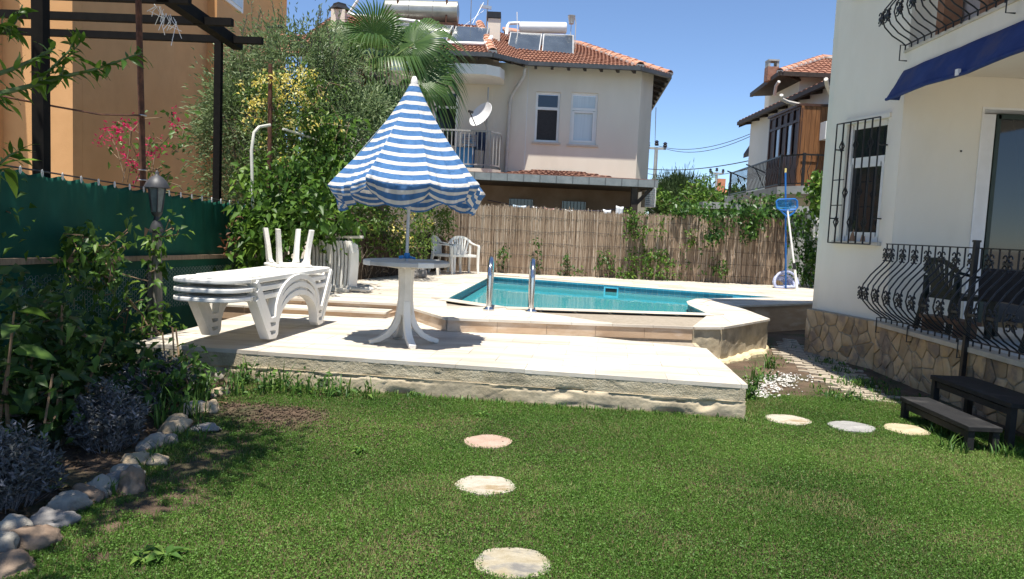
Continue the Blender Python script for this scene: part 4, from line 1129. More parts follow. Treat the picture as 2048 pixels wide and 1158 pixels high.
# ================================================================ reed fence at the back of the pool
fA, fB = V(-1.62, 17.55), V(6.32, 17.55)
rf = thing('reed_fence', 'tall reed fence of bound brown canes behind the pool', 'fence')
frs = np.random.RandomState(41)
m_reed = LM('reed', (.17,.115,.075), (.43,.325,.235), 0, .75, (.58,.50,.41))
def reeds(name, a, b, z0, htop, n, mat, parent, rs, tint0=.5, slope=0):
    k = 5; vs = np.zeros((n*4*k, 3), np.float32); fs = []; ts = np.zeros(n*4*k)
    pn = rs.rand(40)
    for i in range(n):
        u = rs.rand(); x = a.x+(b.x-a.x)*u; y = a.y+(b.y-a.y)*u+rs.normal(0, .012)
        r_ = rs.uniform(.0038, .0078); h = htop(u)+rs.normal(0, .03); lean = rs.normal(0, .016); lean2 = rs.normal(0, .008)
        tt = np.clip(rs.normal(.42, .30)+.25*mnoise.noise(Vector((u*17, 0, n*.1))), 0, 1)
        for j in range(4):
            z = z0+(h-z0)*j/3; cx = x+(z-z0)*lean+math.sin(j*1.7+i)*lean2; cy = y+.004*math.sin(j*2.3+i*3)
            for q in range(k):
                aa = 2*math.pi*q/k; vs[(i*4+j)*k+q] = (cx+r_*math.cos(aa), cy+r_*math.sin(aa), z); ts[(i*4+j)*k+q] = tt+rs.normal(0, .05)
        for j in range(3):
            for q in range(k): fs.append(((i*4+j)*k+q, (i*4+j)*k+(q+1) % k, (i*4+j+1)*k+(q+1) % k, (i*4+j+1)*k+q))
    return np_mesh(name, vs, np.array(fs), mat, parent, np.clip(ts, 0, 1), smooth=True)
def fence_top(u): return 1.975+.02*math.sin(u*9)-.02*u+.02*mnoise.noise(Vector((u*20, 0, 0)))
o = reeds('reed_screen', fA, fB, ZP-.05, fence_top, 3600, m_reed, rf, frs); o['kind'] = 'stuff'
mb = MB(); mb.box(((fA.x+fB.x)/2, 17.62, 1.1), (fB.x-fA.x, .03, 1.7)); mb.build('backing_mat', M('reed_backing', (.07,.045,.028), (.13,.085,.055), .9, 20, stretch=(12,1,1)), rf)
for zz in (.62, .90, 1.18, 1.48, 1.78):
    mb = MB(); mb.tube([V(fA.x+(fB.x-fA.x)*i/60, 17.535-.012, zz+.05*mnoise.noise(Vector((i*.17, zz*3, 0)))+.012*mnoise.noise(Vector((i*.9, zz*7, 0)))) for i in range(61)], .0035, 4); mb.build('binding_wire', M('wire', (.03,.028,.03), None, .6), rf)
for u in (.0, .2, .4, .6, .8, 1.0):
    mb = MB(); mb.tube([V(fA.x+(fB.x-fA.x)*u, 17.68, ZP-.5), V(fA.x+(fB.x-fA.x)*u, 17.68, 1.92)], .025, 6); mb.build('fence_post', m_grey_post, rf)
# darker brushwood screen along the left side of the pool deck
bf = thing('brushwood_fence', 'low dark brushwood screen below the yellow flowering bush', 'fence')
m_brush = LM('brush', (.04,.028,.02), (.13,.09,.06), 0, .9)
q0, q1 = V(-3.0, 13.0), V(-1.62, 17.5)
hb = 1.25
o = reeds('brush_screen', q0, q1, ZP-.05, lambda u: hb+.05*math.sin(u*11), 1500, m_brush, bf, frs); o['kind'] = 'stuff'
mb = MB(); mb.bar(V(q0.x-.06,q0.y,.8), V(q1.x-.06,q1.y,.8), .03, .8); mb.build('backing_mat', MATS['reed_backing'], bf)
# tangled dry stems over it
rs = np.random.RandomState(3); mb = MB()
for i in range(200):
    t = rs.rand(); c = q0.lerp(q1, t); a = V(c.x+.05+rs.uniform(0,.06), c.y, ZP+rs.uniform(0, .8)); d = V(rs.normal(0,.04), rs.normal(0,.3), rs.normal(-.05,.2))
    mb.tube([a, a+d*.5+V(rs.uniform(0,.05),0,.02), a+d], .004, 3)
o = mb.build('dry_stems', M('dry_stem', (.16,.12,.09), (.24,.19,.14), .9, 9), bf); o['kind'] = 'stuff'
# washing on the line behind the fence
wl = thing('washing_line', 'dark washing line sagging behind the top of the reed fence', 'washing line')
Yw = 17.95
lp = [D(px, py, Yw) for px, py in ((975,400),(1030,411),(1120,419),(1200,422),(1270,413))]
mb = MB(); mb.tube(lp, .008, 4); mb.build('cord', M('navy_cord', (.02,.02,.06), None, .7), wl)
wrs = np.random.RandomState(6)
def cloth(px0, px1, ytop, ybot, col, lab):
    a = D(px0, ytop, Yw-.02); b = D(px1, ytop+2, Yw-.02); h = (ybot-ytop)/FPX*Yw; vs = []; fs = []
    for j in range(6):
        for i in range(9):
            p = a.lerp(b, i/8); vs.append((p.x+wrs.normal(0,.004), p.y+.03*math.sin(i*1.7+j*.4)*j/5-.01, p.z-h*j/5*(.85+.15*math.sin(i*1.1+px0))-.02*math.sin(i/8*3.14)))
    for j in range(5):
        for i in range(8): k = j*9+i; fs.append((k, k+1, k+10, k+9))
    o = MB().add(vs, fs).build('laundry', col, smooth=True); sm = o.modifiers.new('t', 'SOLIDIFY'); sm.thickness = .004
    tag(o, lab, 'laundry', 'washing on the line')
m_cw = M('cloth_white', (.72,.74,.76), (.8,.82,.84), .9, 8); m_cb = M('cloth_blue', (.2,.36,.5), (.7,.75,.8), .9, 14); m_cr = M('cloth_red', (.5,.14,.12), (.7,.5,.45), .9, 16)
cloth(1026,1052,409,436,m_cb,'pale blue garment, leftmost on the washing line')
cloth(1066,1073,412,432,m_cw,'narrow white cloth hanging second from the left on the washing line')
cloth(1089,1108,415,436,m_cr,'white cloth with red marks hanging in the middle of the washing line')
cloth(1130,1145,418,438,m_cw,'small white cloth just right of the middle of the washing line')
cloth(1206,1222,418,440,m_cw,'white garment hanging by one corner near the right of the washing line')
cloth(1232,1247,411,436,m_cw,'white garment, rightmost on the washing line')

# ================================================================ beige house behind the pool
BH = thing('beige_house', 'two storey beige house with red tiled roof and solar panels behind the pool', 'house')
m_beige = M('beige_render', (.70,.625,.52), (.76,.69,.585), .9, .8, .003, 70, c3=(.60,.53,.43), scale3=1.0, lo3=.5, hi3=.85, stretch=(1,1,.35))
YF = 20.0
bx0, bx1, ez = .20, 3.13, 5.70
W1 = (.40, 1.04, 3.80, 5.10); W2 = (1.32, 2.03, 3.78, 5.12)
mb = MB(); t = .25
def fwall(x0, x1, z0, z1): mb.box(((x0+x1)/2, YF+t/2, (z0+z1)/2), (x1-x0, t, z1-z0))
fwall(bx0-.02, W1[0], 0, ez+.2); fwall(W1[1], W2[0], 0, ez+.2); fwall(W2[1], bx1, 0, ez+.2)
fwall(W1[0], W1[1], 0, W1[2]); fwall(W1[0], W1[1], W1[3], ez+.2); fwall(W2[0], W2[1], 0, W2[2]); fwall(W2[0], W2[1], W2[3], ez+.2)
mb.build('front_wall', m_beige, BH)
mb = MB(); mb.extr([V(bx1,YF,0), V(bx1+.42,YF+.62,0), V(bx1+.42,YF+.62,ez+.1), V(bx1,YF,ez+.1)], (-.2,.2,0)); mb.extr([V(bx1+.42,YF+.62,0), V(bx1+.9,YF+6,0), V(bx1+.9,YF+6,ez+.1), V(bx1+.42,YF+.62,ez+.1)], (-.2,.0,0)); mb.build('corner_wall', m_beige, BH)
mb = MB(); mb.box((-3.175, YF+.125, 3.1), (4.85, .25, 6.2)); mb.box((-.286, YF+.125, 2.9), (.924, .25, 5.8)); mb.build('wing_wall', m_beige, BH)
for k, (x0, x1, z0, z1) in enumerate((W1, W2)):
    mb = MB(); q = .06; y = YF+.10
    for c, d in (((x0+q/2, y, (z0+z1)/2), (q, .07, z1-z0)), ((x1-q/2, y, (z0+z1)/2), (q, .07, z1-z0)), (((x0+x1)/2, y, z0+q/2), (x1-x0-2*q, .07, q)), (((x0+x1)/2, y, z1-q/2), (x1-x0-2*q, .07, q)), (((x0+x1)/2, y, z1-.42), (x1-x0-2*q, .07, .07))): mb.box(c, d)
    wn_ = mb.build('window', m_white, BH)
    mb = MB(); mb.box(((x0+x1)/2, y+.01, z1-.23), (x1-x0-2*q, .01, .32)); mb.build('upper_pane', m_glass if k == 0 else m_glassbright, wn_)
    mb = MB(); mb.box(((x0+x1)/2, y+.02, z0+(z1-.42-z0)/2), (x1-x0-2*q, .01, z1-.48-z0)); mb.build('lower_pane', M('fly_screen', (.02,.019,.018), (.035,.03,.03), .6, 30) if k == 0 else m_glassbright, wn_)
    if k == 1:
        mb = MB(); qq = .05
        for c, d in (((x0+q+qq/2, y-.03, z0+.46), (qq, .05, .80)), ((x1-q-qq/2, y-.03, z0+.46), (qq, .05, .80)), (((x0+x1)/2, y-.03, z0+.085), (x1-x0-2*q-2*qq, .05, .05)), (((x0+x1)/2, y-.03, z1-.49), (x1-x0-2*q-2*qq, .05, .05))): mb.box((c[0], c[1], c[2] if d[2] != .80 else (z0+z1-.42)/2), (d[0], d[1], d[2] if d[2] != .80 else z1-z0-.54))
        mb.build('sash', m_white, wn_)
    mb = MB(); mb.box(((x0+x1)/2, YF-.005, z0-.03), (x1-x0+.12, .08, .05)); mb.build('sill', M('house_sill', (.5,.44,.36), (.58,.52,.44), .8, 6), wn_)
# wing window behind the parasol
mb = MB(); x0, x1, z0, z1 = -2.25, -1.62, 3.55, 5.0
mb.box(((x0+x1)/2, YF-.02, z1-.03), (x1-x0, .06, .06)); mb.box((x0+.03, YF-.02, (z0+z1)/2), (.06, .06, z1-z0)); mb.box((x1-.03, YF-.02, (z0+z1)/2), (.06, .06, z1-z0)); mb.box(((x0+x1)/2, YF-.02, z1-.42), (x1-x0, .06, .06))
wn_ = mb.build('window', m_white, BH); mb = MB(); mb.box(((x0+x1)/2, YF-.008, (z0+z1)/2), (x1-x0-.1, .012, z1-z0-.1)); mb.build('pane', m_glass, wn_)
# balcony of the wing with railing, slab and canopy
bxr = -.42
slab = [(-3.2,YF-.005),(-3.2,18.75),(bxr-.3,18.75),(bxr,19.1),(bxr,YF-.005)]
mb = MB(); mb.prism(slab, 2.72, 2.95); bs_ = mb.build('balcony_slab', m_beige, BH)
slab2 = [(-3.2,YF-.006),(-3.2,18.7),(bxr-.45,18.7),(bxr-.12,18.95),(bxr-.02,19.3),(bxr-.02,YF-.006)]
mb = MB(); mb.prism(slab2, 5.22, 5.46); mb.build('balcony_canopy', M('canopy_white', (.7,.68,.63), (.76,.74,.69), .85, 3), BH)
brail = [V(-3.15,18.80,0), V(bxr-.28,18.80,0), V(bxr-.05,19.12,0), V(bxr-.05,YF,0)]
mb = MB()
for a, b in zip(brail, brail[1:]): mb.bar(a+V(0,0,3.86), b+V(0,0,3.86), .04, .04); mb.bar(a+V(0,0,3.04), b+V(0,0,3.04), .03, .03)
br_ = mb.build('balcony_railing', M('rail_grey', (.30,.29,.28), (.38,.37,.36), .5, 9), BH)
mb = MB(); mb.box((0,0,3.45), (.022,.022,.80)); bar_d = mb.data('bar', MATS['rail_grey'])
for a, b in zip(brail, brail[1:]):
    k = max(2, int((b-a).length/.105))
    for i in range(k): o = link('bar', bar_d, br_); o.location = a.lerp(b, i/k)
mb = MB(); mb.box((-1.35,19.5,3.25), (.45,.5,.5)); tag(mb.build('storage_box', M('box_blue', (.03,.16,.36), (.05,.2,.45), .6, 5), bev=.02), 'blue storage box standing on the beige house balcony', 'box')
mb = MB(); mb.box((-1.0,19.45,3.5), (.30,.3,.06), rot=Matrix.Rotation(.1,3,'Y')); mb.bar(V(-1.14,19.35,2.95), V(-1.12,19.35,3.5), .03); mb.bar(V(-.88,19.35,2.95), V(-.86,19.35,3.5), .03); mb.bar(V(-1.0,19.6,3.5), V(-.97,19.72,3.98), .3, .05)
tag(mb.build('balcony_chair', M('navy_chair', (.01,.02,.06), (.03,.05,.1), .5, 5)), 'dark blue chair on the beige house balcony', 'chair')
mb = MB()
for k in range(5): mb.box((-1.25+k*.05*0, 19.3, 3.55+k*.06), (.35, .25, .05))
tag(mb.build('folded_towels', M('towel', (.1,.25,.45), (.45,.35,.3), .9, 12)), 'blue and brown things piled on top of the storage box', 'pile')
# satellite dish on the balcony rail
dish = thing('satellite_dish', 'white satellite dish on the balcony corner of the beige house', 'satellite dish', D(966, 233, 18.75))
ax = Vector((-.62,-.62,.48)).normalized(); M3 = ax.to_track_quat('Z', 'Y').to_matrix()
mb = MB(); mb.lathe([(.0,-.0),(.1,.008),(.2,.03),(.30,.075),(.345,.10),(.35,.095),(.30,.06),(.2,.015),(.1,-.01),(.0,-.018)], 32, axis=M3)
mb.build('reflector', M('dish_white', (.62,.62,.63), (.7,.7,.71), .45, 3), dish, smooth=50)
mb = MB(); mb.tube([M3 @ V(0,-.33,.08), M3 @ V(0,-.16,.42)], .014, 5); mb.tube([M3 @ V(0,-.17,.44), M3 @ V(0,-.12,.33)], .035, 8); mb.build('receiver_arm', m_iron, dish)
mb = MB(); mb.tube([M3 @ V(0,0,-.02), V(.1,.05,-.25), V(.1,.05,-.40)], .025, 6); mb.tube([V(.1,.05,-.5), V(.1,.05,.72)], .018, 6); mb.build('mast', MATS['rail_grey'], dish)
# roofs: eaves, boards, rafters, gutters, tiles
rz_ = 5.70
def roof_plane(name, a, b, c, d, parent, rows, cols, mat=m_tile):
    """corrugated stepped tiles on the plane with eave a-b and ridge d-c"""
    a, b, c, d = map(Vector, (a, b, c, d)); nr = (b-a).cross(d-a).normalized()
    if nr.z < 0: nr = -nr
    per = 6; vs = []; fs = []; nx = cols*per
    for j in range(rows):
        for e in (0, 1):
            v = (j+e*1.12)/rows; v = min(v, 1.0)
            for i in range(nx+1):
                u = i/nx; lo = a.lerp(b, u); hi = d.lerp(c, u); p = lo.lerp(hi, v)
                f = (u*cols) % 1.0; hgt = .035*abs(math.sin(math.pi*f))**.6+(.045 if e == 0 else .008)+.006*mnoise.noise(Vector((int(u*cols)*3.3, j*2.7, 0)))
                vs.append(p+nr*hgt)
        # front lip
        o_ = j*2*(nx+1)
        for i in range(nx): fs.append((o_+i, o_+i+1, o_+nx+1+i+1, o_+nx+1+i))
    base = len(vs)
    for j in range(rows):
        o_ = j*2*(nx+1); ob = len(vs)
        for i in range(nx+1): vs.append(Vector(vs[o_+i])-nr*.05)
        for i in range(nx): fs.append((ob+i, ob+i+1, o_+i+1, o_+i))
    o = MB().add(vs, fs).build(name, mat, parent); o['kind'] = 'stuff'
    ns_ = MB(); ns_.extr([a, b, c, d], -nr*.03); return o, ns_.build('roof_boards', m_dark, parent)
m_ridge = M('ridge_tile', (.40,.19,.12), (.54,.27,.17), .85, 5, .006, 20, var=.2, c3=(.72,.66,.58), scale3=2.5, lo3=.62, hi3=.7)
m_limew = M('ridge_mortar', (.62,.57,.50), (.74,.70,.63), .9, 8, .01, 20)
def ridge(a, b, parent, step=.34):
    a, b = Vector(a), Vector(b); L = (b-a).length; k = max(1, int(L/step)); ax = (b-a).normalized(); sd = ax.cross(V(0,0,1)).normalized(); up = sd.cross(ax)
    mb = MB(); mb.bar(a+up*.02, b+up*.02, .22, .07); mb.build('ridge_bedding', m_limew, parent)
    for i in range(k):
        p = a.lerp(b, i/k); q = a.lerp(b, (i+1.12)/k); mb = MB(); vs = []; n_ = 7
        for e, (pt, r_) in enumerate(((p, .125), (q, .10))):
            for j in range(n_+1):
                an = math.pi*(j/n_); vs.append(pt+sd*math.cos(an)*r_+up*(math.sin(an)*r_*.85+.015+.015*e*0))
        for e, (pt, r_) in enumerate(((p, .105), (q, .08))):
            for j in range(n_+1):
                an = math.pi*(j/n_); vs.append(pt+sd*math.cos(an)*r_+up*(math.sin(an)*r_*.85+.015))
        m_ = n_+1; fs = []
        for j in range(n_):
            fs += [(j, j+1, m_+j+1, m_+j), (2*m_+j, 3*m_+j, 3*m_+j+1, 2*m_+j+1), (j, 2*m_+j, 2*m_+j+1, j+1), (m_+j, m_+j+1, 3*m_+j+1, 3*m_+j)]
        fs += [(0, m_, 3*m_, 2*m_), (n_, 2*m_+n_, 3*m_+n_, m_+n_)]
        mb.add(vs, fs).build('ridge_tile', m_ridge, parent, smooth=50)
e1, e2, e3, e4 = V(.14,19.5,rz_), V(3.0,19.5,rz_), V(3.92,20.3,rz_), V(4.4,25.9,rz_)
hipT, rdgL = V(1.75,23.2,7.05), V(-.6,23.2,7.38)
roof_plane('roof_tiles', e1, e2, hipT, rdgL, BH, 15, 27)
roof_plane('roof_tiles', e2, e3, hipT+V(.05,.02,0), hipT, BH, 15, 11)
roof_plane('roof_tiles', e3, e4, V(1.9,25,7.05), hipT+V(.05,.02,0), BH, 15, 40)
ridge(e2+V(0,0,.05), hipT+V(0,0,.05), BH); ridge(e3+V(0,.02,.05), hipT+V(.05,.02,.04), BH); ridge(hipT+V(0,0,.04), rdgL+V(0,0,.04), BH)
# left wing roof
l1, l2 = V(-5.6,18.6,rz_-.03), V(-.73,18.6,rz_-.03)
lr1, lr2 = V(-5.6,22.6,7.45), V(-1.4,22.6,7.35)
roof_plane('roof_tiles', l1, l2, lr2, lr1, BH, 16, 45)
roof_plane('roof_tiles', l2, e1, V(-.6,23.2,7.30), V(-1.4,22.6,7.35), BH, 15, 13)
ridge(V(-.73,18.62,rz_+.03), V(-1.3,22.4,7.38), BH)
mb = MB()
for a, b in ((e1, e2), (e2, e3), (e3, e4), (l1, l2), (l2, e1)): mb.bar(a+V(0,-.03,-.01), b+V(0,-.03,-.01), .10, .10)
mb.build('gutter', M('gutter_dark', (.045,.05,.055), (.07,.075,.08), .5, 5), BH)
for i in range(7):
    x = .35+i*.42; mb = MB(); mb.bar(V(x,19.5,rz_-.09), V(x,20.05,rz_+.12), .07, .09); mb.build('rafter_end', m_dark, BH)
for i in range(7):
    x = -1.1-i*.55; mb = MB(); mb.bar(V(x,18.64,rz_-.12), V(x,19.9,rz_+.30), .07, .09); mb.build('rafter_end', m_dark, BH)
for i in range(8):
    p = e3.lerp(e4, (i+.5)/8); mb = MB(); mb.bar(p+V(0,0,-.08), p+V(-.55,.05,.12), .07, .08); mb.build('rafter_end', m_dark, BH)
for i in range(3):
    p = l2.lerp(e1, (i+.5)/3); mb = MB(); mb.bar(p+V(.05,0,-.08), p+V(-.5,.7,.2), .07, .08); mb.build('rafter_end', m_dark, BH)
dp = [D(1050,136,19.55), D(1048,152,19.6), D(1024,190,19.9), D(1020,205,19.93), D(1011,348,19.93)]
mb = MB(); mb.tube(dp, .045, 10); d_ = mb.build('downpipe', M('pipe_grey', (.48,.45,.41), (.56,.53,.48), .6, 5), BH, smooth=True)
for py in (206, 300): mb = MB(); p = D(1020 if py < 210 else 1014, py, 19.93); mb.tube([p+V(0,0,.03), p-V(0,0,.03)], .058, 10); mb.build('pipe_clip', MATS['pipe_grey'], d_)
# chimneys
def chimney(px, ybot, ytop, wpx, Y, capw):
    a = D(px, ybot, Y); b = D(px, ytop, Y); w_ = wpx/FPX*Y
    mb = MB(); mb.box(((a.x+b.x)/2, Y, (a.z+b.z)/2-.3), (w_, w_, b.z-a.z+.6)); c = mb.build('chimney', m_beige, BH)
    return b, w_, c
b, w_, c = chimney(988, 95, 40, 24, 21.2, 0); mb = MB(); mb.box((b.x, b.y, b.z+.09), (w_*1.12, w_*1.2, .16)); mb.build('chimney_cap', m_iron, c)
b, w_, c = chimney(679, 40, 22, 27, 21.2, 0); mb = MB(); mb.lathe([(.30,0),(.32,.03),(.20,.14),(.17,.2),(.0,.2)], 4, V(b.x,b.y,b.z)); mb.build('chimney_cap', m_iron, c)
# lower veranda roof
v0, v1 = V(-1.2,17.85,2.80), V(3.32,17.85,2.66+.02)
v1.z = v0.z = 2.72
mb = MB(); mb.box(((v0.x+v1.x)/2, 17.85, 2.70), (v1.x-v0.x, .10, .17)); fas = mb.build('veranda_gutter', m_gutter, BH)
for i in range(12): mb = MB(); mb.box((v0.x+.2+i*.385, 17.795, 2.70), (.02, .012, .18)); mb.build('gutter_strap', M('strap_grey', (.1,.11,.12), None, .5), fas)
mb = MB(); mb.add([(v0.x,17.85,2.75),(v1.x,17.85,2.75),(v1.x-.1,20,2.86),(1.05,20,2.93),(v0.x,20,2.88)], [(0,1,2,3,4)])
o = mb.build('veranda_roof', M('brown_sheet', (.13,.07,.055), (.19,.11,.085), .9, 3), BH); sm = o.modifiers.new('t', 'SOLIDIFY'); sm.thickness = .05
roof_plane('roof_tiles', V(-.6,18.9,2.80), V(2.7,18.9,2.80), V(1.5,19.95,3.03), V(.65,19.95,3.03), BH, 4, 16, M('old_brown_tile', (.15,.07,.05), (.22,.11,.075), .9, 5))
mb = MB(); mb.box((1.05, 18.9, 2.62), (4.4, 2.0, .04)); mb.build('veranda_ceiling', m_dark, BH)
for x in (v0.x+.2, 2.80): mb = MB(); mb.box((x, 17.98, 1.3), (.14, .14, 2.6)); mb.build('veranda_post', m_dark, BH)
mb = MB(); mb.bar(V(2.80,18.0,2.15), V(3.2,18.0,2.6), .08); mb.build('brace', m_dark, BH)
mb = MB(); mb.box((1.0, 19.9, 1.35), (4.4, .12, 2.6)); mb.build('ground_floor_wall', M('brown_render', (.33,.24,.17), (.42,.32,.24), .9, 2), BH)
for x in (.13, 1.52):
    mb = MB(); mb.box((x, 19.82, 2.0), (.62, .05, .55)); w0 = mb.build('window', m_glass, BH)
    mb = MB()
    for i in range(7): mb.box((x-.27+i*.09, 19.77, 2.0), (.012, .012, .56))
    mb.build('window_bars', m_iron, w0)
# air conditioner
ac = thing('air_conditioner', 'white outdoor air conditioner unit beside the veranda post of the beige house', 'air conditioner', D(1297, 394, 19.0))
mb = MB(); mb.box((0,0,0), (.27,.55,.52)); mb.build('casing', m_white, ac, bev=.01)
for i in range(9): mb = MB(); mb.box((0,-.28,-.2+i*.05), (.22,.012,.012)); mb.build('grille_slat', M('ac_slat', (.25,.25,.25), None, .6), ac)

# ---- rooftop things
m_panel = M('solar_glass', (.045,.055,.065), (.07,.085,.10), .18, 2, spec=.7, stretch=(1,1,1), coat=.6)
m_alu = M('aluminium', (.42,.42,.42), (.52,.52,.52), .4, 6, metal=.7)
def solar(name, lab, A, B, C_, D_, grp):
    A, B, C_, D_ = map(Vector, (A, B, C_, D_)); t = thing(name, lab, 'solar panel', A, 0, grp)
    nr = (B-A).cross(D_-A).normalized(); nr = nr if nr.z > 0 else -nr
    mb = MB(); mb.extr([p-A for p in (A, B, C_, D_)], -nr*.09); mb.build('casing', m_alu, t)
    cen = (A+B+C_+D_)/4; q = [p.lerp(cen, .06)-A+nr*.002 for p in (A, B, C_, D_)]
    mb = MB(); mb.extr(q, nr*.006); mb.build('glass', m_panel, t)
    mb = MB()
    for p in (D_, C_): mb.bar(p-A, V(p.x-A.x, p.y-A.y+.05, p.z-A.z-.75), .04)
    mb.build('support_leg', m_alu, t)
Ya, Yb2 = 20.6, 21.6
g = 'solar panels on the roof of the beige house'
solar('solar_panel', 'left one of the two solar panels below the white tank', D(1012,108,Ya), D(1078,111,Ya), D(1084,67,Yb2), D(1021,64,Yb2), g)
solar('solar_panel', 'right one of the two solar panels below the white tank', D(1083,112,Ya), D(1147,116,Ya), D(1147,70,Yb2), D(1087,67,Yb2), g)
Ya, Yb2 = 19.7, 20.7
solar('solar_panel', 'solar panel nearest the tall chimney, rightmost of three below the grey tank', D(899,82,Ya), D(970,87,Ya), D(978,56,Yb2), D(912,52,Yb2), g)
solar('solar_panel', 'middle one of the three solar panels below the big grey tank', D(820,77,Ya), D(893,82,Ya), D(906,51,Yb2), D(838,47,Yb2), g)
solar('solar_panel', 'solar panel partly behind the palm, leftmost of three below the grey tank', D(735,72,Ya), D(812,77,Ya), D(832,47,Yb2), D(762,42,Yb2), g)
wt = thing('water_tank', 'white horizontal solar water tank on the roof of the beige house', 'water tank')
p, q = D(1040,55,21.8), D(1132,56,21.8)
axm = (q-p).normalized().to_track_quat('Z', 'Y').to_matrix(); L = (q-p).length
mb = MB(); mb.lathe([(.0,-.03),(.12,-.02),(.15,.0),(.155,.03),(.155,L-.03),(.15,L),(.12,L+.02),(0,L+.03)], 20, p, axis=axm); mb.build('tank', m_white, wt, smooth=50)
mb = MB(); mb.tube([D(1040,46,21.8), D(1018,47,21.8), D(1015,52,21.7), D(1013,70,21.4)], .045, 8); mb.build('insulated_pipe', m_white, wt, smooth=True)
mb = MB()
for px in (1036, 1088, 1130): a = D(px, 62, 21.8); mb.bar(a, a-V(0,0,.6), .04)
mb.build('stand', m_alu, wt)
tk = thing('water_tank', 'big grey steel water tank on the roof behind the palm', 'water tank')
p, q = D(772,22,21.2), D(916,26,21.2); axm = (q-p).normalized().to_track_quat('Z', 'Y').to_matrix(); L = (q-p).length
mb = MB(); mb.lathe([(.0,-.04),(.2,-.02),(.30,.0),(.305,.02),(.305,L*.33),(.312,L*.335),(.305,L*.34),(.305,L*.66),(.312,L*.665),(.305,L*.67),(.305,L-.02),(.30,L),(.2,L+.02),(0,L+.04)], 24, p, axis=axm)
mb.build('tank', M('zinc', (.30,.30,.26), (.40,.40,.36), .35, 3, metal=.6), tk, smooth=30)
mb = MB()
for px in (795, 893): a = D(px, 22, 20.95); mb.bar(a+V(0,0,.34), a-V(0,0,.45), .05); mb.bar(a-V(.3,0,.4), a+V(.3,0,-.42), .05)
mb.bar(D(775,48,20.9), D(915,50,20.9), .06, .12); mb.build('stand', m_rust, tk)
pi = thing('roof_pipe', 'white insulated pipe running above the solar panels near the palm', 'pipe')
mb = MB(); mb.tube([D(695,28,20.8), D(720,32,20.8), D(790,38,20.8), D(838,44,20.8), D(845,50,20.7)], .05, 8); mb.tube([D(697,28,20.8), D(716,0,20.8)], .04, 8); mb.build('upper_pipe', m_white, pi, smooth=True)
p2_ = thing('roof_pipe', 'white insulated pipe along the bottom of the three solar panels', 'pipe')
mb = MB(); mb.tube([D(812,80,19.4), D(900,86,19.4), D(966,88,19.4), D(974,86,19.5), D(983,74,20)], .05, 8); mb.build('lower_pipe', m_white, p2_, smooth=True)
fs_ = thing('feed_cistern', 'small grey cistern on thin legs at the right end of the solar panels', 'cistern')
p = D(1143,40,21.7); mb = MB(); mb.lathe([(.07,-.11),(.105,.09),(.11,.1),(.11,.12),(0,.125)], 14, p); mb.build('bucket', m_alu, fs_, smooth=40)
mb = MB(); mb.tube([p-V(.0,0,.1), p-V(.01,0,.75)], .012, 5); mb.tube([p+V(.1,0,.05), p+V(.13,0,-.1), p+V(.13,0,-.9)], .012, 5); mb.build('legs', MATS['pipe_grey'], fs_)
an = thing('antenna', 'thin roof antenna mast with stay wires left of the tall chimney', 'antenna')
mb = MB(); mb.tube([D(972,70,21.3), D(977,-15,21.3)], .018, 5); mb.bar(D(960,12,21.3), D(983,16,21.3), .05, .08); mb.build('mast', m_alu, an)
mb = MB(); mb.tube([D(938,60,21), D(967,5,21.3)], .006, 4); mb.tube([D(905,70,21), D(969,20,21.3)], .005, 4); mb.tube([D(941,50,20.9), D(943,-5,20.9)], .012, 4); mb.build('stay_wire', m_alu, an)
an2 = thing('roof_vent_pipe', 'thin pale vent pipe standing at the left end of the white tank', 'pipe')
mb = MB(); mb.tube([D(1035,70,21.5), D(1034,24,21.5)], .014, 5); mb.build('pipe', m_white, an2)

# ================================================================ house further right, brown enclosed balcony
RB = thing('white_house', 'white house with overhanging tiled roofs and a brown enclosed balcony in the right distance', 'house')
m_w2 = M('white_render', (.66,.65,.58), (.72,.71,.65), .9, 1, .002, 60)
xw = 8.55
xl = D(1498, 300, 26.9).x; mb = MB(); mb.box((xl+3.2, 22.4, 2.9), (6.4, 9.0, 5.8)); mb.build('walls', m_w2, RB)
mb = MB(); mb.box((11.2, 26.5, 6.2), (4.4, 3.4, 1.5)); mb.build('upper_walls', m_w2, RB)
# lower eave
a0, a1 = V(7.85,27.3,5.62), V(7.85,16.8,5.62)
roof_plane('roof_tiles', a1, a0, V(10.4,27.3,6.75), V(10.4,16.8,6.75), RB, 9, 30)
mb = MB(); mb.bar(a0+V(-.02,0,-.04), a1+V(-.02,0,-.04), .10, .12); mb.extr([a0, a1, a1+V(.75,0,.14), a0+V(.75,0,.14)], (0,0,-.05)); mb.build('eave', m_dark, RB)
mb = MB(); mb.extr([a0+V(0,0,-.02), V(10.5,27.3,6.75), V(10.5,27.3,6.6), a0+V(0,0,-.18)], (0,-.05,0)); mb.build('barge_board', m_dark, RB)
for i in range(12):
    p = a0.lerp(a1, (i+.5)/12); mb = MB(); mb.bar(p+V(.02,0,-.1), p+V(.75,0,.02), .07, .09); mb.build('rafter_end', m_dark, RB)
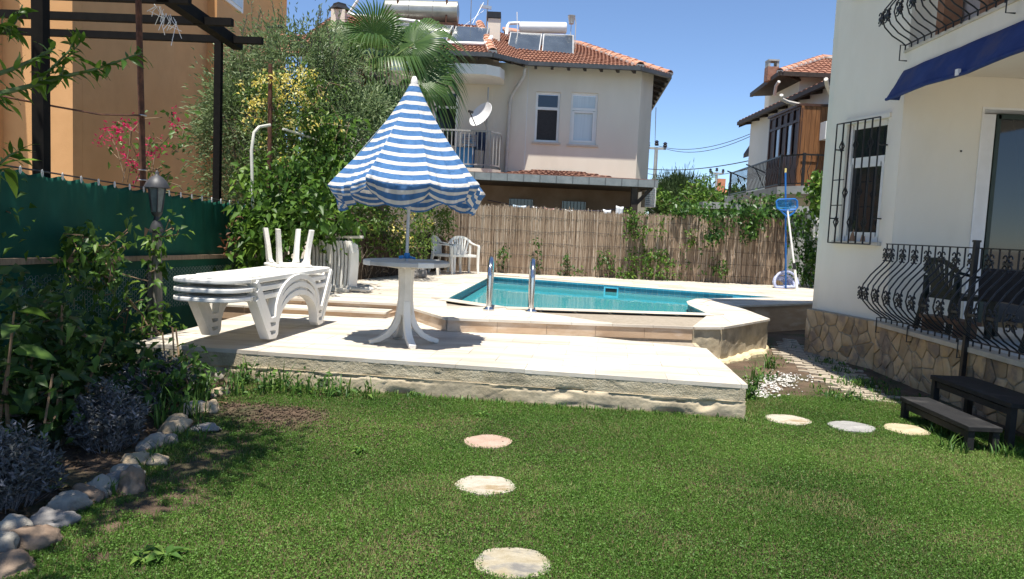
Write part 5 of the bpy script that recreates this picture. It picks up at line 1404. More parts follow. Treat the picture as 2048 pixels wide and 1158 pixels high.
# upper roof
u0, u1 = V(8.4,27.9,6.72), V(8.1,24.1,6.72)
roof_plane('roof_tiles', u1, u0, V(10.3,26.8,7.7), V(10.2,26.2,7.7), RB, 8, 14)
roof_plane('roof_tiles', V(13.6,24.1,6.72), u1, V(10.2,26.2,7.7), V(12.0,26.2,7.7), RB, 8, 20)
ridge(u1+V(0,0,.05), V(10.2,26.2,7.75), RB); ridge(V(10.2,26.2,7.75), V(12,26.2,7.75), RB)
mb = MB(); mb.bar(u0, u1, .10, .14); mb.bar(u1, V(13.6,24.1,6.72), .10, .14); mb.extr([u0, u1, u1+V(.9,.6,-.02), u0+V(.9,-.6,-.02)], (0,0,-.05)); mb.build('eave', m_dark, RB)
p = D(1543,146,25.2); mb = MB(); mb.box((p.x, p.y, p.z-.05), (.36,.36,.45)); ch = mb.build('chimney', M('brick_stack', (.26,.12,.08), (.36,.2,.14), .9, 9, .01, 30), RB)
mb = MB()
for s_ in (-.14, .14): mb.box((p.x+s_, p.y, p.z+.27), (.07,.32,.18))
mb.box((p.x, p.y, p.z+.38), (.36,.36,.05)); mb.build('chimney_hood', m_conc, ch)
for pts in ([D(1558,163,24), D(1552,172,24.2), D(1549,190,24.4)], [D(1563,190,19.6), D(1562,198,19.7), D(1575,204,20), D(1640,218,20.6), D(1650,222,20.8)], [D(1652,158,17.6), D(1654,170,17.8), D(1662,190,18.2)]):
    mb = MB(); mb.tube(pts, .05, 7); mb.build('downpipe', MATS['pipe_grey'], RB, smooth=True)
# enclosed balcony
ky0 = 19.9; kx = D(1597, 300, ky0).x; ky1 = kx/(D(1537, 300, 20).x/20)
zb0, zb1 = 2.95, 5.02
en = bpy.data.objects.new('balcony_enclosure', None); COL.objects.link(en); en.parent = RB
m_choc = M('chocolate_panel', (.06,.028,.02), (.09,.045,.032), .5, 5, stretch=(8,8,.5))
mb = MB(); mb.box((kx+.6, (ky0+ky1)/2, zb1+.03), (1.35, ky1-ky0+.1, .06)); mb.build('cover', m_choc, en)
k = 9
for i in range(k):
    x = kx+.01+(1.1)*(i+.5)/k; mb = MB(); mb.box((x, ky0, (zb0+zb1)/2), (1.1/k-.008, .05, zb1-zb0)); mb.build('plank', m_stain, en)
mb = MB(); mb.box((kx+.55, ky0-.03, 3.62), (1.12,.03,.06)); mb.box((kx+.02, ky0-.02, (zb0+zb1)/2), (.07,.06,zb1-zb0)); mb.build('rail', m_stain, en)
mb = MB(); mb.box((kx, (ky0+ky1)/2, zb0+.42), (.05, ky1-ky0, .84)); mb.box((kx, (ky0+ky1)/2, zb1-.36), (.06, ky1-ky0, .07)); mb.box((kx, (ky0+ky1)/2, zb1-.03), (.06, ky1-ky0, .06))
for i in range(6): mb.box((kx, ky0+.05+(ky1-ky0-.1)*i/5, (zb0+zb1)/2), (.065,.07,zb1-zb0-.002))
mb.build('enclosure_frame', m_choc, en)
for i in range(5):
    y = ky0+.05+(ky1-ky0-.1)*(i+.5)/5; mb = MB()
    mb.box((kx+.01, y, (zb0+.84+zb1-.4)/2), (.02, .72, zb1-.4-zb0-.84)); mb.build('pane', m_glassbright if i in (1, 3) else m_choc, en)
    mb = MB(); mb.box((kx+.01, y, zb1-.19), (.02, .72, .26)); mb.build('upper_pane', m_choc, en)
mb = MB(); mb.prism([(kx-.05,26.4),(kx-.45,20.0),(kx-.05,19.3),(9,19.3),(9,26.4)], 2.72, 2.92); mb.build('balcony_slab', m_conc, RB)
br2 = bpy.data.objects.new('balcony_railing', None); COL.objects.link(br2); br2.parent = RB
pl = [V(kx+.05,26.2,0), V(kx-.38,20.05,0), V(kx-.02,19.4,0), V(8.9,19.4,0)]
mb = MB()
for a, b in zip(pl, pl[1:]): mb.bar(a+V(0,0,3.72), b+V(0,0,3.72), .04); mb.bar(a+V(0,0,2.99), b+V(0,0,2.99), .03)
for p in pl[:3]: mb.bar(p+V(0,0,2.9), p+V(0,0,3.76), .06)
mb.build('rail', m_iron, br2)
mb = MB(); mb.tube([V(0,0,3.72), V(0,0,3.5), V(-.07,0,3.3), V(-.02,0,3.1), V(0,0,2.98)], .010, 4); bd2 = mb.data('baluster', m_iron)
for a, b in zip(pl, pl[1:]):
    kk = int((b-a).length/.16)
    for i in range(kk): o = link('baluster', bd2, br2); o.location = a.lerp(b, i/kk)
dr_ = [(1538,310,1588,330),(1493,329,1530,345),(1455,342,1493,358)]
for k, (ax_, ay_, bx_, by_) in enumerate(dr_):
    p, q = D(ax_, ay_, 22.6+k), D(bx_, by_, 21+k*1.5); mb = MB(); mb.bar(p, q, .035); mb.bar(p.lerp(q, .5), q-V(0,0,.45), .02)
    tag(mb.build('drying_arm', m_iron), ['upper', 'middle', 'lowest, leftmost'][k]+' black drying arm reaching out from the brown balcony', 'drying rack', 'drying arms on the balcony')
mb = MB(); p = D(1655,262,19.5); mb.box(p, (.25,.35,.45)); mb.build('wall_unit', m_white, RB)
# aerial rod at the edge of the near house
mb = MB(); mb.tube([D(1673,130,16), D(1669,78,16)], .03, 6); tag(mb.build('vent_rod', m_white), 'white vent rod rising above the far roof beside the cream house', 'pipe')
# barge of the roof at the far left of that house
mb = MB(); a = D(1487,308,28.5); b = D(1503,284,28.5); mb.extr([a, b, b-V(0,0,.2), a-V(0,0,.15)], (0,-1.2,0)); mb.build('porch_roof', m_dark, RB)

# ================================================================ poles, wires, street lamp, far house
def upole(px, ytop, ybot, Y, arm, lab, extra):
    t = thing('utility_pole', lab, 'utility pole'); a = D(px, ybot, Y); b = D(px+.05*(ybot-ytop), ytop, Y); a.z = 0; b.x = a.x
    mb = MB(); mb.tube([a, b], [.12, .10], 8); mb.build('pole', m_conc, t, smooth=True)
    hw = arm/2; mb = MB(); mb.box((b.x, b.y, b.z-.02), (hw*2, .10, .12)); mb.build('crossarm', m_conc, t)
    for s_ in (-1, 0, 1):
        mb = MB(); mb.lathe([(.05,0),(.10,.03),(.13,.10),(.08,.16),(.13,.22),(.05,.30),(0,.31)], 10, V(b.x+s_*hw*.9, b.y, b.z+.04+(.08 if s_ == 0 else 0))); mb.build('insulator', M('insulator', (.012,.014,.03), None, .3), t, smooth=50)
    if extra:
        for k in range(5):
            mb = MB(); mb.bar(V(b.x-.22,b.y,b.z-2.2-k*.22), V(b.x+.22,b.y,b.z-2.2-k*.22), .04); mb.lathe([(.04,-.04),(.05,0),(.04,.04)], 6, V(b.x-.24,b.y,b.z-2.2-k*.22)); mb.lathe([(.04,-.04),(.05,0),(.04,.04)], 6, V(b.x+.24,b.y,b.z-2.2-k*.22)); mb.build('wire_bracket', m_iron, t)
    return b
pb1 = upole(1309, 296, 360, 42, 1.05, 'grey concrete utility pole beside the right wall of the beige house', True)
pb2 = upole(1431, 346, 380, 62, 1.15, 'distant grey utility pole over the treetops between the houses', False)
m_wire = M('cable', (.02,.02,.025), None, .6)
def wire(p, q, lab, sag=.4, r=.014):
    mb = MB(); mb.tube([p.lerp(q, i/16)-V(0,0,sag*4*(i/16)*(1-i/16)) for i in range(17)], r, 4); tag(mb.build('overhead_cable', m_wire), lab, 'cable', 'overhead cables')
wire(D(1311,290,42), D(1500,268,30), 'topmost thin overhead cable running right from the nearer utility pole')
wire(D(1327,296,42), D(1500,273,30), 'overhead cable just under the topmost one beside the nearer pole')
wire(D(1290,337,42), D(1500,321,30), 'thicker overhead cable crossing the sky between the two houses', .2, .02)
wire(D(1290,346,42), D(1497,338,34), 'overhead cable passing close above the second utility pole', .3)
wire(D(1320,352,42), D(1432,346,62), 'overhead cable strung between the two utility poles', .5)
wire(D(1312,215,26), D(1310,292,42), 'loose cable hanging from the beige house eave to the nearer pole', .1, .012)
sl = thing('street_lamp', 'curved grey street lamp behind the beige house veranda', 'street lamp')
pts = [D(1308,380,34), D(1312,372,34), D(1325,362,34), D(1342,356,34), D(1352,355,34)]; base = pts[0].copy(); base.z = 0
mb = MB(); mb.tube([base]+pts, .05, 7); mb.build('arm', m_conc, sl, smooth=True)
mb = MB(); mb.bar(D(1346,356,34), D(1364,354,34), .16, .10); mb.build('lamp_head', m_white, sl)
fh = thing('distant_house', 'small far house with orange tiled roof and solar panel between the trees', 'house')
p = D(1447, 392, 70); mb = MB(); mb.box((p.x, 71, p.z/2-.2), (5, 5, p.z-.4)); mb.build('walls', m_w2, fh)
m_far = M('far_tile', (.42,.17,.09), (.52,.24,.14), .9, 3)
roof_plane('roof', V(p.x-2.8,68.3,p.z-.45), V(p.x+2.8,68.3,p.z-.45), V(p.x+1,71,p.z+.7), V(p.x-1.6,71,p.z+.7), fh, 6, 16, m_far)
mb = MB(); q = D(1441,372,70); mb.box(q, (.7,.7,1.3)); mb.build('chimney', m_far, fh)
mb = MB(); a, b = D(1437,392,67), D(1456,399,67); mb.extr([a, D(1457,400,67), D(1454,388,68), D(1440,384,68)], (0,.1,-.1)); mb.build('solar_panel', m_panel, fh)
# grey concrete wall with pillar right of the fence
cw = thing('concrete_wall', 'grey concrete garden wall with overhanging top behind the ivy', 'wall')
mb = MB(); a, b = D(1405,412,18.6), D(1700,424,18.6); mb.box(((a.x+b.x)/2, 18.6, 1.1), (b.x-a.x, .2, 2.2)); mb.build('wall_panel', m_conc, cw)
mb = MB(); mb.box(((a.x+b.x)/2, 18.55, 2.28), (b.x-a.x+.1, .42, .16)); mb.build('coping', m_conc, cw)
mb = MB(); p = D(1627, 470, 17.9); mb.box((p.x, 17.9, 1.2), (.27, .27, 2.16)); tag(mb.build('wall_pillar', M('whitewash', (.6,.6,.57), (.7,.7,.68), .9, 5, .01, 20), bev=.01), 'whitewashed square pillar in the ivy right of the skimmer net', 'pillar')
# ================================================================ left: orange building, pergola, tarp fence
OB = thing('orange_building', 'tall orange rendered apartment building behind the pergola on the left', 'building')
m_or = M('orange_render', (.59,.325,.14), (.65,.365,.165), .9, 2, .006, 60, c3=(.55,.275,.10), scale3=.5, lo3=.5, hi3=.9)
ZO = 11
mb = MB(); mb.box((-13.0, 13.85, ZO/2), (9.9, .3, ZO)); mb.build('front_wall', m_or, OB)
mb = MB(); mb.box((-8.2, 15.85, ZO/2), (.3, 3.69, ZO)); mb.build('side_wall', m_or, OB)
mb = MB(); mb.box((-8.55, 17.85, ZO/2), (.3, .31, ZO)); mb.box((-8.55, 19.2, ZO/2), (.3, 2.38, ZO)); mb.box((-8.3, 23.4, ZO/2), (.3, 6, ZO)); mb.build('rear_wall', m_or, OB)
mb = MB(); mb.extr([V(-8.05,13.0,9.2), V(-7.0,13.0,9.2), V(-7.0,27,9.2), V(-8.05,27,9.2)], (0,0,.3)); mb.build('roof_overhang', m_white, OB)  # high overhang put in to shade both side walls
mb = MB(); mb.box((-11.0, 12.9, 6.2), (3.9, 1.59, .25)); mb.build('front_balcony', m_or, OB)  # slab above the view, added to shade the left of the front wall
mb = MB(); mb.box((-10.0, 13.60, 5), (1.4, .2, 10)); mb.build('corner_pilaster', m_or, OB)
mb = MB(); mb.box((-8.12, 21.5, 8.5), (.06, 1.3, 2.4)); w0 = mb.build('window', m_white, OB); mb = MB(); mb.box((-8.08, 21.5, 8.5), (.02, 1.1, 2.2)); mb.build('pane', m_glassbright, w0)
# iron stair rail and tiled canopy behind the olive
mb = MB(); P_ = [D(535,55,17.5), D(560,52,17.5), D(640,105,18.5)]
for a, b in zip(P_, P_[1:]):
    mb.bar(a, b, .05); mb.bar(a-V(0,0,.7), b-V(0,0,.7), .04)
    for i in range(7): p = a.lerp(b, i/7); mb.bar(p, p-V(0,0,.7), .02)
tag(mb.build('stair_railing', m_iron), 'black iron stair railing seen above the olive tree', 'railing')
can = thing('tiled_canopy', 'red tiled roof piece glimpsed behind the olive tree and the stair railing', 'roof')
roof_plane('roof_tiles', D(545,110,19), D(650,112,19), D(640,72,20.5), D(550,70,20.5), can, 7, 8)
# pergola
pg = thing('pergola', 'black steel pergola with crossing beams over the neighbouring garden', 'pergola')
m_blk = M('black_steel', (.004,.0035,.0035), (.008,.007,.006), .8, 9, .001, 70, spec=.15)
def beam(a, b, w_, h_, name='beam'): mb = MB(); mb.bar(a, b, w_, h_); return mb.build(name, m_blk, pg)
beam(V(-4.53,7.2,0), V(-4.53,7.2,4.6), .11, .11, 'post')
beam(V(-4.56,11.5,0), V(-4.56,11.5,4.09), .10, .10, 'post')
beam(V(-4.42,11.9,4.16), V(-4.28,4.8,4.16), .15, .15)
for px, py, Y in ((525,82,11.5),(465,45,10.4),(380,0,9.3)):
    q = D(px, py, Y); beam(q, V(-9.6, Y+.25, q.z+.02), .09, .10, 'rafter')
# shreds of old white netting on the beam
sh = np.random.RandomState(5); mb = MB()
for i in range(16):
    a = D(305+i*3.2, 5+i*2.4+sh.uniform(-4,4), 9.4); k = sh.uniform(.06,.3); mb.tube([a, a+V(sh.normal(0,.04),sh.normal(0,.03),-k*.5), a+V(sh.normal(0,.07),sh.normal(0,.03),-k)], .004, 3)
tag(mb.build('netting_shreds', m_cw), 'torn white netting shreds dangling from the pergola beam', 'netting')
# rusty posts
def rpost(pts, r_, lab, mat=None): mb = MB(); mb.tube(pts, r_, 8); tag(mb.build('rusty_post', mat or m_rust, smooth=True), lab, 'post', 'rusty posts along the fence'); return
rpost([D(288,455,8.75), D(283,230,8.75), D(276,-30,8.75)], .036, 'rusty leaning iron post behind the garden lantern')
rpost([D(536,480,11.0), D(539,300,11.0), D(541,128,11.0)], .032, 'thinner rusty post in front of the olive tree')
rpost([D(672,400,12.2), D(676,240,12.2)], .03, 'short rusty post among the vines left of the parasol')
mb = MB(); mb.bar(D(291,456,8.7), D(259,516,8.6), .075, .07); tag(mb.build('wooden_brace', M('raw_wood', (.30,.17,.09), (.40,.25,.15), .8, 7, .002, 30)), 'short brown wooden brace leaning at the foot of the rusty post', 'brace')
mb = MB(); mb.tube([D(0,192,6.9), D(110,213,7.4), D(200,229,8.1), D(292,231,8.75)], .010, 5); tag(mb.build('tie_wire', m_rust), 'brown wire strung from the rusty post to the left edge', 'wire')
for py in (231, 340, 360, 437):
    p = D(285, py, 8.7); mb = MB(); mb.lathe([(.045,-.006),(.05,0),(.045,.006)], 10, p); tag(mb.build('wire_tie', m_alu), {231:'wire tie high on the rusty post', 340:'wire tie at the fence top on the rusty post', 360:'wire tie just under the fence top on the rusty post', 437:'lowest wire tie on the rusty post'}[py], 'wire tie', 'wire ties on the rusty post')
# green shade cloth fence
tf = thing('shade_cloth_fence', 'dark green shade cloth fence tied to a wire along the flower bed', 'fence')
def fline(t): return V(-4.42+.40*t, 5.2+7.0*t)         # plan of the fence
def topz(t):  # from the photograph: 1.86 at Y 6.4 to 1.70 at 11.6
    return 1.90-.235*t
NU, NV = 220, 40; ties = [i/25 for i in range(26)]; vs = []; fs = []
for j in range(NV+1):
    for i in range(NU+1):
        t = i/NU; p = fline(t); f = (t*25) % 1; zt_ = topz(t)-.035*math.sin(math.pi*f)*(1 if i % 3 else .9); z_ = zt_+(-.05-zt_)*j/NV; v = j/NV
        w_ = .05*mnoise.noise(Vector((t*9, v*1.2, 0)))*min(1, v*4)+.035*math.sin(math.pi*f*2+1)*max(0, .25-v)*2+.02*mnoise.noise(Vector((t*30, v*5, 4)))
        if z_ < 1.0: w_ *= .4
        vs.append((p.x-.03+w_, p.y, z_))
for j in range(NV):
    for i in range(NU): k = j*(NU+1)+i; fs.append((k, k+1, k+NU+2, k+NU+1))
mgc = M('green_shade_cloth', (.004,.056,.036), (.007,.075,.050), .7, 3, .002, 120, spec=.2)
o = MB().add(vs, fs).build('shade_cloth', mgc, tf, smooth=True); sm = o.modifiers.new('t', 'SOLIDIFY'); sm.thickness = .004
mb = MB(); mb.tube([V(fline(t).x-.03, fline(t).y, topz(t)+.015) for t in np.linspace(0, 1, 30)], .008, 5); mb.build('top_wire', m_iron, tf)
for t in ties:
    p = fline(t); mb = MB(); c = V(p.x-.01, p.y, topz(t)-.005); mb.tube([c+V(.012,.012*math.cos(a),.032*math.sin(a)) for a in np.linspace(0, 2*math.pi, 9)], .006, 4); mb.build('tie', M('tie_white', (.6,.6,.58), None, .7), tf)
mb = MB(); mb.bar(V(fline(-.02).x+.03, fline(-.02).y, 1.09), V(fline(.95).x+.03, fline(.95).y, .915), .05, .055); mb.build('wooden_rail', m_wood, tf)
for t in (.08, .5, .93): p = fline(t); mb = MB(); mb.bar(V(p.x+.02,p.y,-.1), V(p.x+.02,p.y,1.05-.15*t), .06); mb.build('fence_stake', m_grey_post, tf)
mb = MB(); p = fline(.80); mb.box((p.x+.06, p.y, .985), (.05,.12,.05)); mb.build('rail_block', m_wood, tf)
# hexagonal chicken wire below the rail
mb = MB(); a_ = .028; hx = a_*1.5; hz = a_*math.sqrt(3)
n_cols = int(6.6/hx)
def hp(u, z_): t = .02+u/7.05; p = fline(t); return V(p.x+.035+.015*mnoise.noise(Vector((u*2, z_*3, 1))), p.y, z_)
hv = []; hf = []
for i in range(n_cols):
    u = i*hx
    if u < 1.2: continue
    for j in range(10):
        zc = .92-.025*u*.9-(j+.5*(i % 2))*hz-.0
        if zc < .3: continue
        A_ = [hp(u-a_, zc), hp(u-a_/2, zc+hz/2), hp(u+a_/2, zc+hz/2), hp(u+a_, zc)]
        for p, q in ((A_[0], A_[1]), (A_[1], A_[2]), (A_[2], A_[3])):
            s_ = (q-p).cross(V(1,0,0)).normalized()*.0016; o_ = len(hv); hv += [p+s_, q+s_, q-s_, p-s_, p+V(.002,0,0), q+V(.002,0,0)]
            hf += [(o_, o_+1, o_+5, o_+4), (o_+4, o_+5, o_+2, o_+3), (o_, o_+3, o_+2, o_+1)]
o = MB().add(hv, hf).build('chicken_wire', M('galvanised', (.26,.27,.26), (.34,.35,.34), .5, 9, metal=.5), tf); o['kind'] = 'stuff'
# garden lantern on its grey post
gl = thing('garden_lantern', 'dark metal garden lantern on a grey wooden post wrapped in creeper', 'lantern', V(-4.0, 8.4, 0))
mb = MB(); mb.tube([V(.0,0,-.1), V(.01,0,.5), V(.0,0,1.34)], [.062,.058,.05], 10); mb.build('post', m_grey_post, gl, smooth=True)
m_lan = M('lantern_metal', (.035,.036,.04), (.06,.06,.065), .5, 8, .001, 60)
mb = MB(); mb.lathe([(.075,1.30),(.078,1.33),(.055,1.40),(.035,1.44),(.03,1.48),(.05,1.50),(.06,1.53)], 12); mb.build('base_cup', m_lan, gl, smooth=40)
for k in range(6):
    a = math.pi/3*k; b = math.pi/3*(k+1); lo, hi = .058, .098
    mb = MB(); mb.tube([V(lo*math.cos(a),lo*math.sin(a),1.53), V(hi*math.cos(a),hi*math.sin(a),1.80)], .008, 5); mb.build('corner_bar', m_lan, gl)
    mb = MB(); mb.add([V(lo*.95*math.cos(a),lo*.95*math.sin(a),1.535), V(lo*.95*math.cos(b),lo*.95*math.sin(b),1.535), V(hi*.95*math.cos(b),hi*.95*math.sin(b),1.795), V(hi*.95*math.cos(a),hi*.95*math.sin(a),1.795)], [(0,1,2,3)]); mb.build('glass_pane', M('lantern_glass', (.10,.12,.12), (.16,.19,.19), .12, 12, .001, 60, spec=.6), gl)
mb = MB(); mb.lathe([(.10,1.795),(.135,1.80),(.135,1.81),(.105,1.87),(.06,1.92),(.03,1.935),(.018,1.95),(.02,1.97),(.008,1.99),(0,1.995)], 12); mb.build('cap', m_lan, gl, smooth=50)
# white plastic arch in the vines
mb = MB(); mb.tube([D(507,470,10.4), D(505,380,10.4), D(503,300,10.4), D(508,265,10.45), D(518,254,10.5), D(540,250,10.7)], .022, 8); mb.tube([D(566,258,11), D(600,268,11.3), D(632,279,11.6)], .018, 8)
tag(mb.build('arch_pipe', M('aged_pvc', (.50,.49,.42), (.62,.61,.55), .5, 5), smooth=True), 'bent pale plastic arch pipe among the climbing vines', 'pipe')
# thin cane stakes in the bed by the terrace corner
for k, (a, b) in enumerate((((352,725),(345,655)), ((365,740),(352,657)), ((336,735),(325,665)))):
    p, q = D(*a, 6.55), D(*b, 6.6); p.z = 0; mb = MB(); mb.tube([p, q], .008, 5); tag(mb.build('cane_stake', M('cane', (.38,.24,.13), (.5,.34,.2), .8, 6)), ['middle', 'rightmost', 'leftmost, lowest'][k]+' thin cane stake beside the terrace corner', 'stake', 'cane stakes by the terrace corner')
# dark furniture on the terrace of the right house
m_dkg = M('dark_green_plastic', (.004,.010,.008), (.007,.016,.013), .45, 6)
tz = .596
ch_specs = [((4.98,8.35), R(100), 'dark green plastic armchair nearest the house wall on the terrace'), ((5.0,6.6), R(80), 'dark green plastic armchair on the terrace behind the newel post'), ((5.1,5.6), R(95), 'dark green plastic armchair on the terrace at the right edge of the picture')]
d0 = None
for k, ((x, y), a, lab) in enumerate(ch_specs):
    if d0 is None: d0 = thing('terrace_chair', lab, 'chair', (x, y, tz), a, 'dark chairs on the terrace'); chair_parts(d0, m_dkg)
    else: c = copy_tree(d0); c['label'] = lab; c.location = (x, y, tz); c.rotation_euler.z = a
tt = thing('terrace_table', 'table with a dark cloth between the chairs on the terrace', 'table', (5.35,7.45,tz))
mb = MB(); mb.box((0,0,.72), (.8,.9,.03)); mb.build('tabletop', m_dkg, tt)
for sx in (-1, 1):
    for sy in (-1, 1): mb = MB(); mb.box((sx*.34,sy*.38,.355), (.05,.05,.70)); mb.build('leg', m_dkg, tt)
mb = MB()
vs = []; fs = []
for i in range(41):
    a = 2*math.pi*i/40; r_ = 1/max(abs(math.cos(a))/.42, abs(math.sin(a))/.47)
    for z_, k in ((.742, 1.0), (.60, 1.04+.03*math.sin(a*9)), (.42, 1.06+.07*math.sin(a*9+1))): vs.append((5.35+r_*k*math.cos(a), 7.45+r_*k*math.sin(a), tz+z_))
vs.append((5.35,7.45,tz+.743))
for i in range(40):
    for j in range(2): k = i*3+j; fs.append((k, k+3, k+4, k+1))
    fs.append((i*3, len(vs)-1, i*3+3))
o = MB().add(vs, fs).build('tablecloth', M('dark_cloth', (.012,.013,.016), (.022,.022,.026), .9, 9), smooth=True); tag(o, 'dark cloth draped over the table on the terrace', 'tablecloth')
bn = thing('wooden_bench', 'low brown wooden bench foot showing under the terrace railing', 'bench', (4.75, 8.1, tz))
mb = MB(); mb.box((0,0,.16), (.25,.75,.04)); mb.build('seat', M('bench_wood', (.09,.04,.022), (.14,.07,.04), .5, 5), bn)
for s_ in (-.3, .3): mb = MB(); mb.box((0,s_,.07), (.22,.06,.14)); mb.build('leg', MATS['bench_wood'], bn)
# ================================================================ vegetation
g_olive = LM('olive_leaf', (.06,.10,.035), (.20,.275,.12), .30, .5, (.34,.41,.23))
g_creep = LM('creeper_leaf', (.028,.075,.014), (.10,.20,.028), .40, .45, (.22,.33,.05))
g_honey = LM('honeysuckle_leaf', (.03,.075,.015), (.12,.20,.03), .35, .45, (.22,.28,.05))
g_yel = LM('yellow_petal', (.66,.52,.07), (.84,.76,.26), .3, .6, (.85,.80,.45))
g_ivy = LM('ivy_leaf', (.018,.055,.014), (.06,.14,.022), .32, .4, (.15,.26,.04))
g_palm = LM('palm_leaf', (.032,.08,.02), (.11,.19,.05), .32, .36, (.28,.31,.13))
g_pink = LM('pink_bract', (.45,.01,.08), (.62,.03,.14), .35, .6)
g_dark = LM('broad_leaf', (.012,.036,.009), (.045,.095,.02), .35, .42, (.11,.20,.035))
g_lav = LM('lavender_leaf', (.06,.065,.062), (.15,.155,.155), .1, .85, (.26,.25,.28))
g_peach = LM('peach_leaf', (.035,.09,.012), (.11,.22,.025), .45, .4, (.22,.36,.05))
g_weed = LM('weed_leaf', (.03,.085,.02), (.09,.19,.035), .35, .5, (.18,.28,.05))
g_pine = LM('pine_needle', (.03,.065,.025), (.08,.14,.05), .15, .6, (.13,.20,.08))
m_bark = M('bark', (.10,.075,.055), (.19,.15,.115), .9, 8, .01, 25, stretch=(3,3,1))
m_stem = M('vine_stem', (.13,.08,.045), (.22,.15,.09), .85, 9)
m_gstem = M('green_stem', (.06,.10,.03), (.11,.15,.05), .7, 9)

RS = np.random.RandomState
def leaf_set(tag_, mat, asp, fold, droop):
    """eight shared leaf meshes, one unit long along +Y, with their own green"""
    out = []
    for k in range(8):
        vs = []; n_ = 6
        for i in range(n_+1):
            f = i/n_; wd_ = asp*.5*math.sin(math.pi*min(1, f**.8))**.8*(1-.25*f) if 0 < i < n_ else .004; zc = .16*f-droop*1.6*f*f
            wv = .02*math.sin(f*9+k)
            vs += [(-wd_, f, zc+fold*wd_*2+wv), (0, f, zc), (wd_, f, zc+fold*wd_*2-wv)]
        fs = []
        for i in range(n_): q = i*3; fs += [(q, q+1, q+4, q+3), (q+1, q+2, q+5, q+4)]
        me = bpy.data.meshes.new('leaf'); me.from_pydata(vs, [], fs); me.materials.append(mat); me.polygons.foreach_set('use_smooth', [True]*len(fs))
        a = me.attributes.new('tint', 'FLOAT', 'POINT'); a.data.foreach_set('value', [min(1, .08+k*.12+.05*(i % 3 == 1)) for i in range(len(vs))]); out.append(me)
    return out
def single_leaves(P_, A_, L_, meshes, parent, rs):
    for p, a, L in zip(P_, A_, L_):
        o = link('leaf', meshes[rs.randint(8)], parent); y_ax = Vector(a).normalized(); x_ax = y_ax.cross(Vector((rs.normal(0,.4), rs.normal(0,.4), 1))).normalized(); z_ax = x_ax.cross(y_ax)
        M4 = (Matrix((x_ax, y_ax, z_ax)).transposed()*float(L)).to_4x4(); M4.translation = Vector(p); o.matrix_local = M4

# ---- olive tree
rs = RS(101)
ot = thing('olive_tree', 'grey green olive tree behind the shade cloth and the pergola post', 'tree', (-4.35, 13.6, 0))
off = np.array([-4.35, 13.6, 0])
def crown(thing_, name, mat, specs, leaf, asp, rs, spread, per, fold=.1, droop=.1):
    Ps, As, Ts, Cs = [], [], [], []
    for n_, c, r_ in specs:
        P_, A_, T_, C_ = clumps(n_, per, c, r_, spread, rs); Ps.append(P_); As.append(A_); Ts.append(T_); Cs.append(C_)
    P_ = np.concatenate(Ps); o = leaves(name, P_, np.concatenate(As), rs.uniform(.7, 1.25, len(P_))*leaf, mat, thing_, asp, fold, droop, np.concatenate(Ts), rs)
    return o, np.concatenate(Cs)
specs = [(150, (0,.0,2.9), (1.35,1.0,1.2)), (110, (.75,.2,2.5), (1.2,.8,1.3)), (90, (-.35,.1,1.9), (1.0,.8,.9)), (80, (.3,.1,4.15), (1.2,.8,.7)), (60, (1.5,.2,3.2), (.7,.6,.8)), (55, (-.7,.0,3.4), (.55,.6,.9))]
o, cs = crown(ot, 'crown', g_olive, specs, .10, .26, rs, .17, 70)
limbs((.1,0,-.1), (.15,0,1.3), cs[::6], .13, .018, m_bark, 'trunk', ot, rs, 70)
# upright sprigs at the top of the olive
mb = MB(); PP = []; AA = []
for k in range(26):
    a = D(rs.uniform(470, 680), rs.uniform(90, 150), 13.6+rs.uniform(-.4,.4)); b = a+V(rs.normal(0,.12), rs.normal(0,.1), rs.uniform(.4,.95))
    for i in range(26): t = i/25; q = a.lerp(b, t); PP.append(q-Vector(off)); AA.append((rs.normal(0,.6), rs.normal(0,.6), .8))
    mb.tube([a-Vector(off), b-Vector(off)], .006, 4)
leaves('sprigs', np.array(PP), np.array(AA), rs.uniform(.05,.09,len(PP)), g_olive, ot, .24, .1, 0, rs.uniform(.4,1,len(PP)), rs)
mb.build('sprig_stems', m_bark, ot)['kind'] = 'stuff'

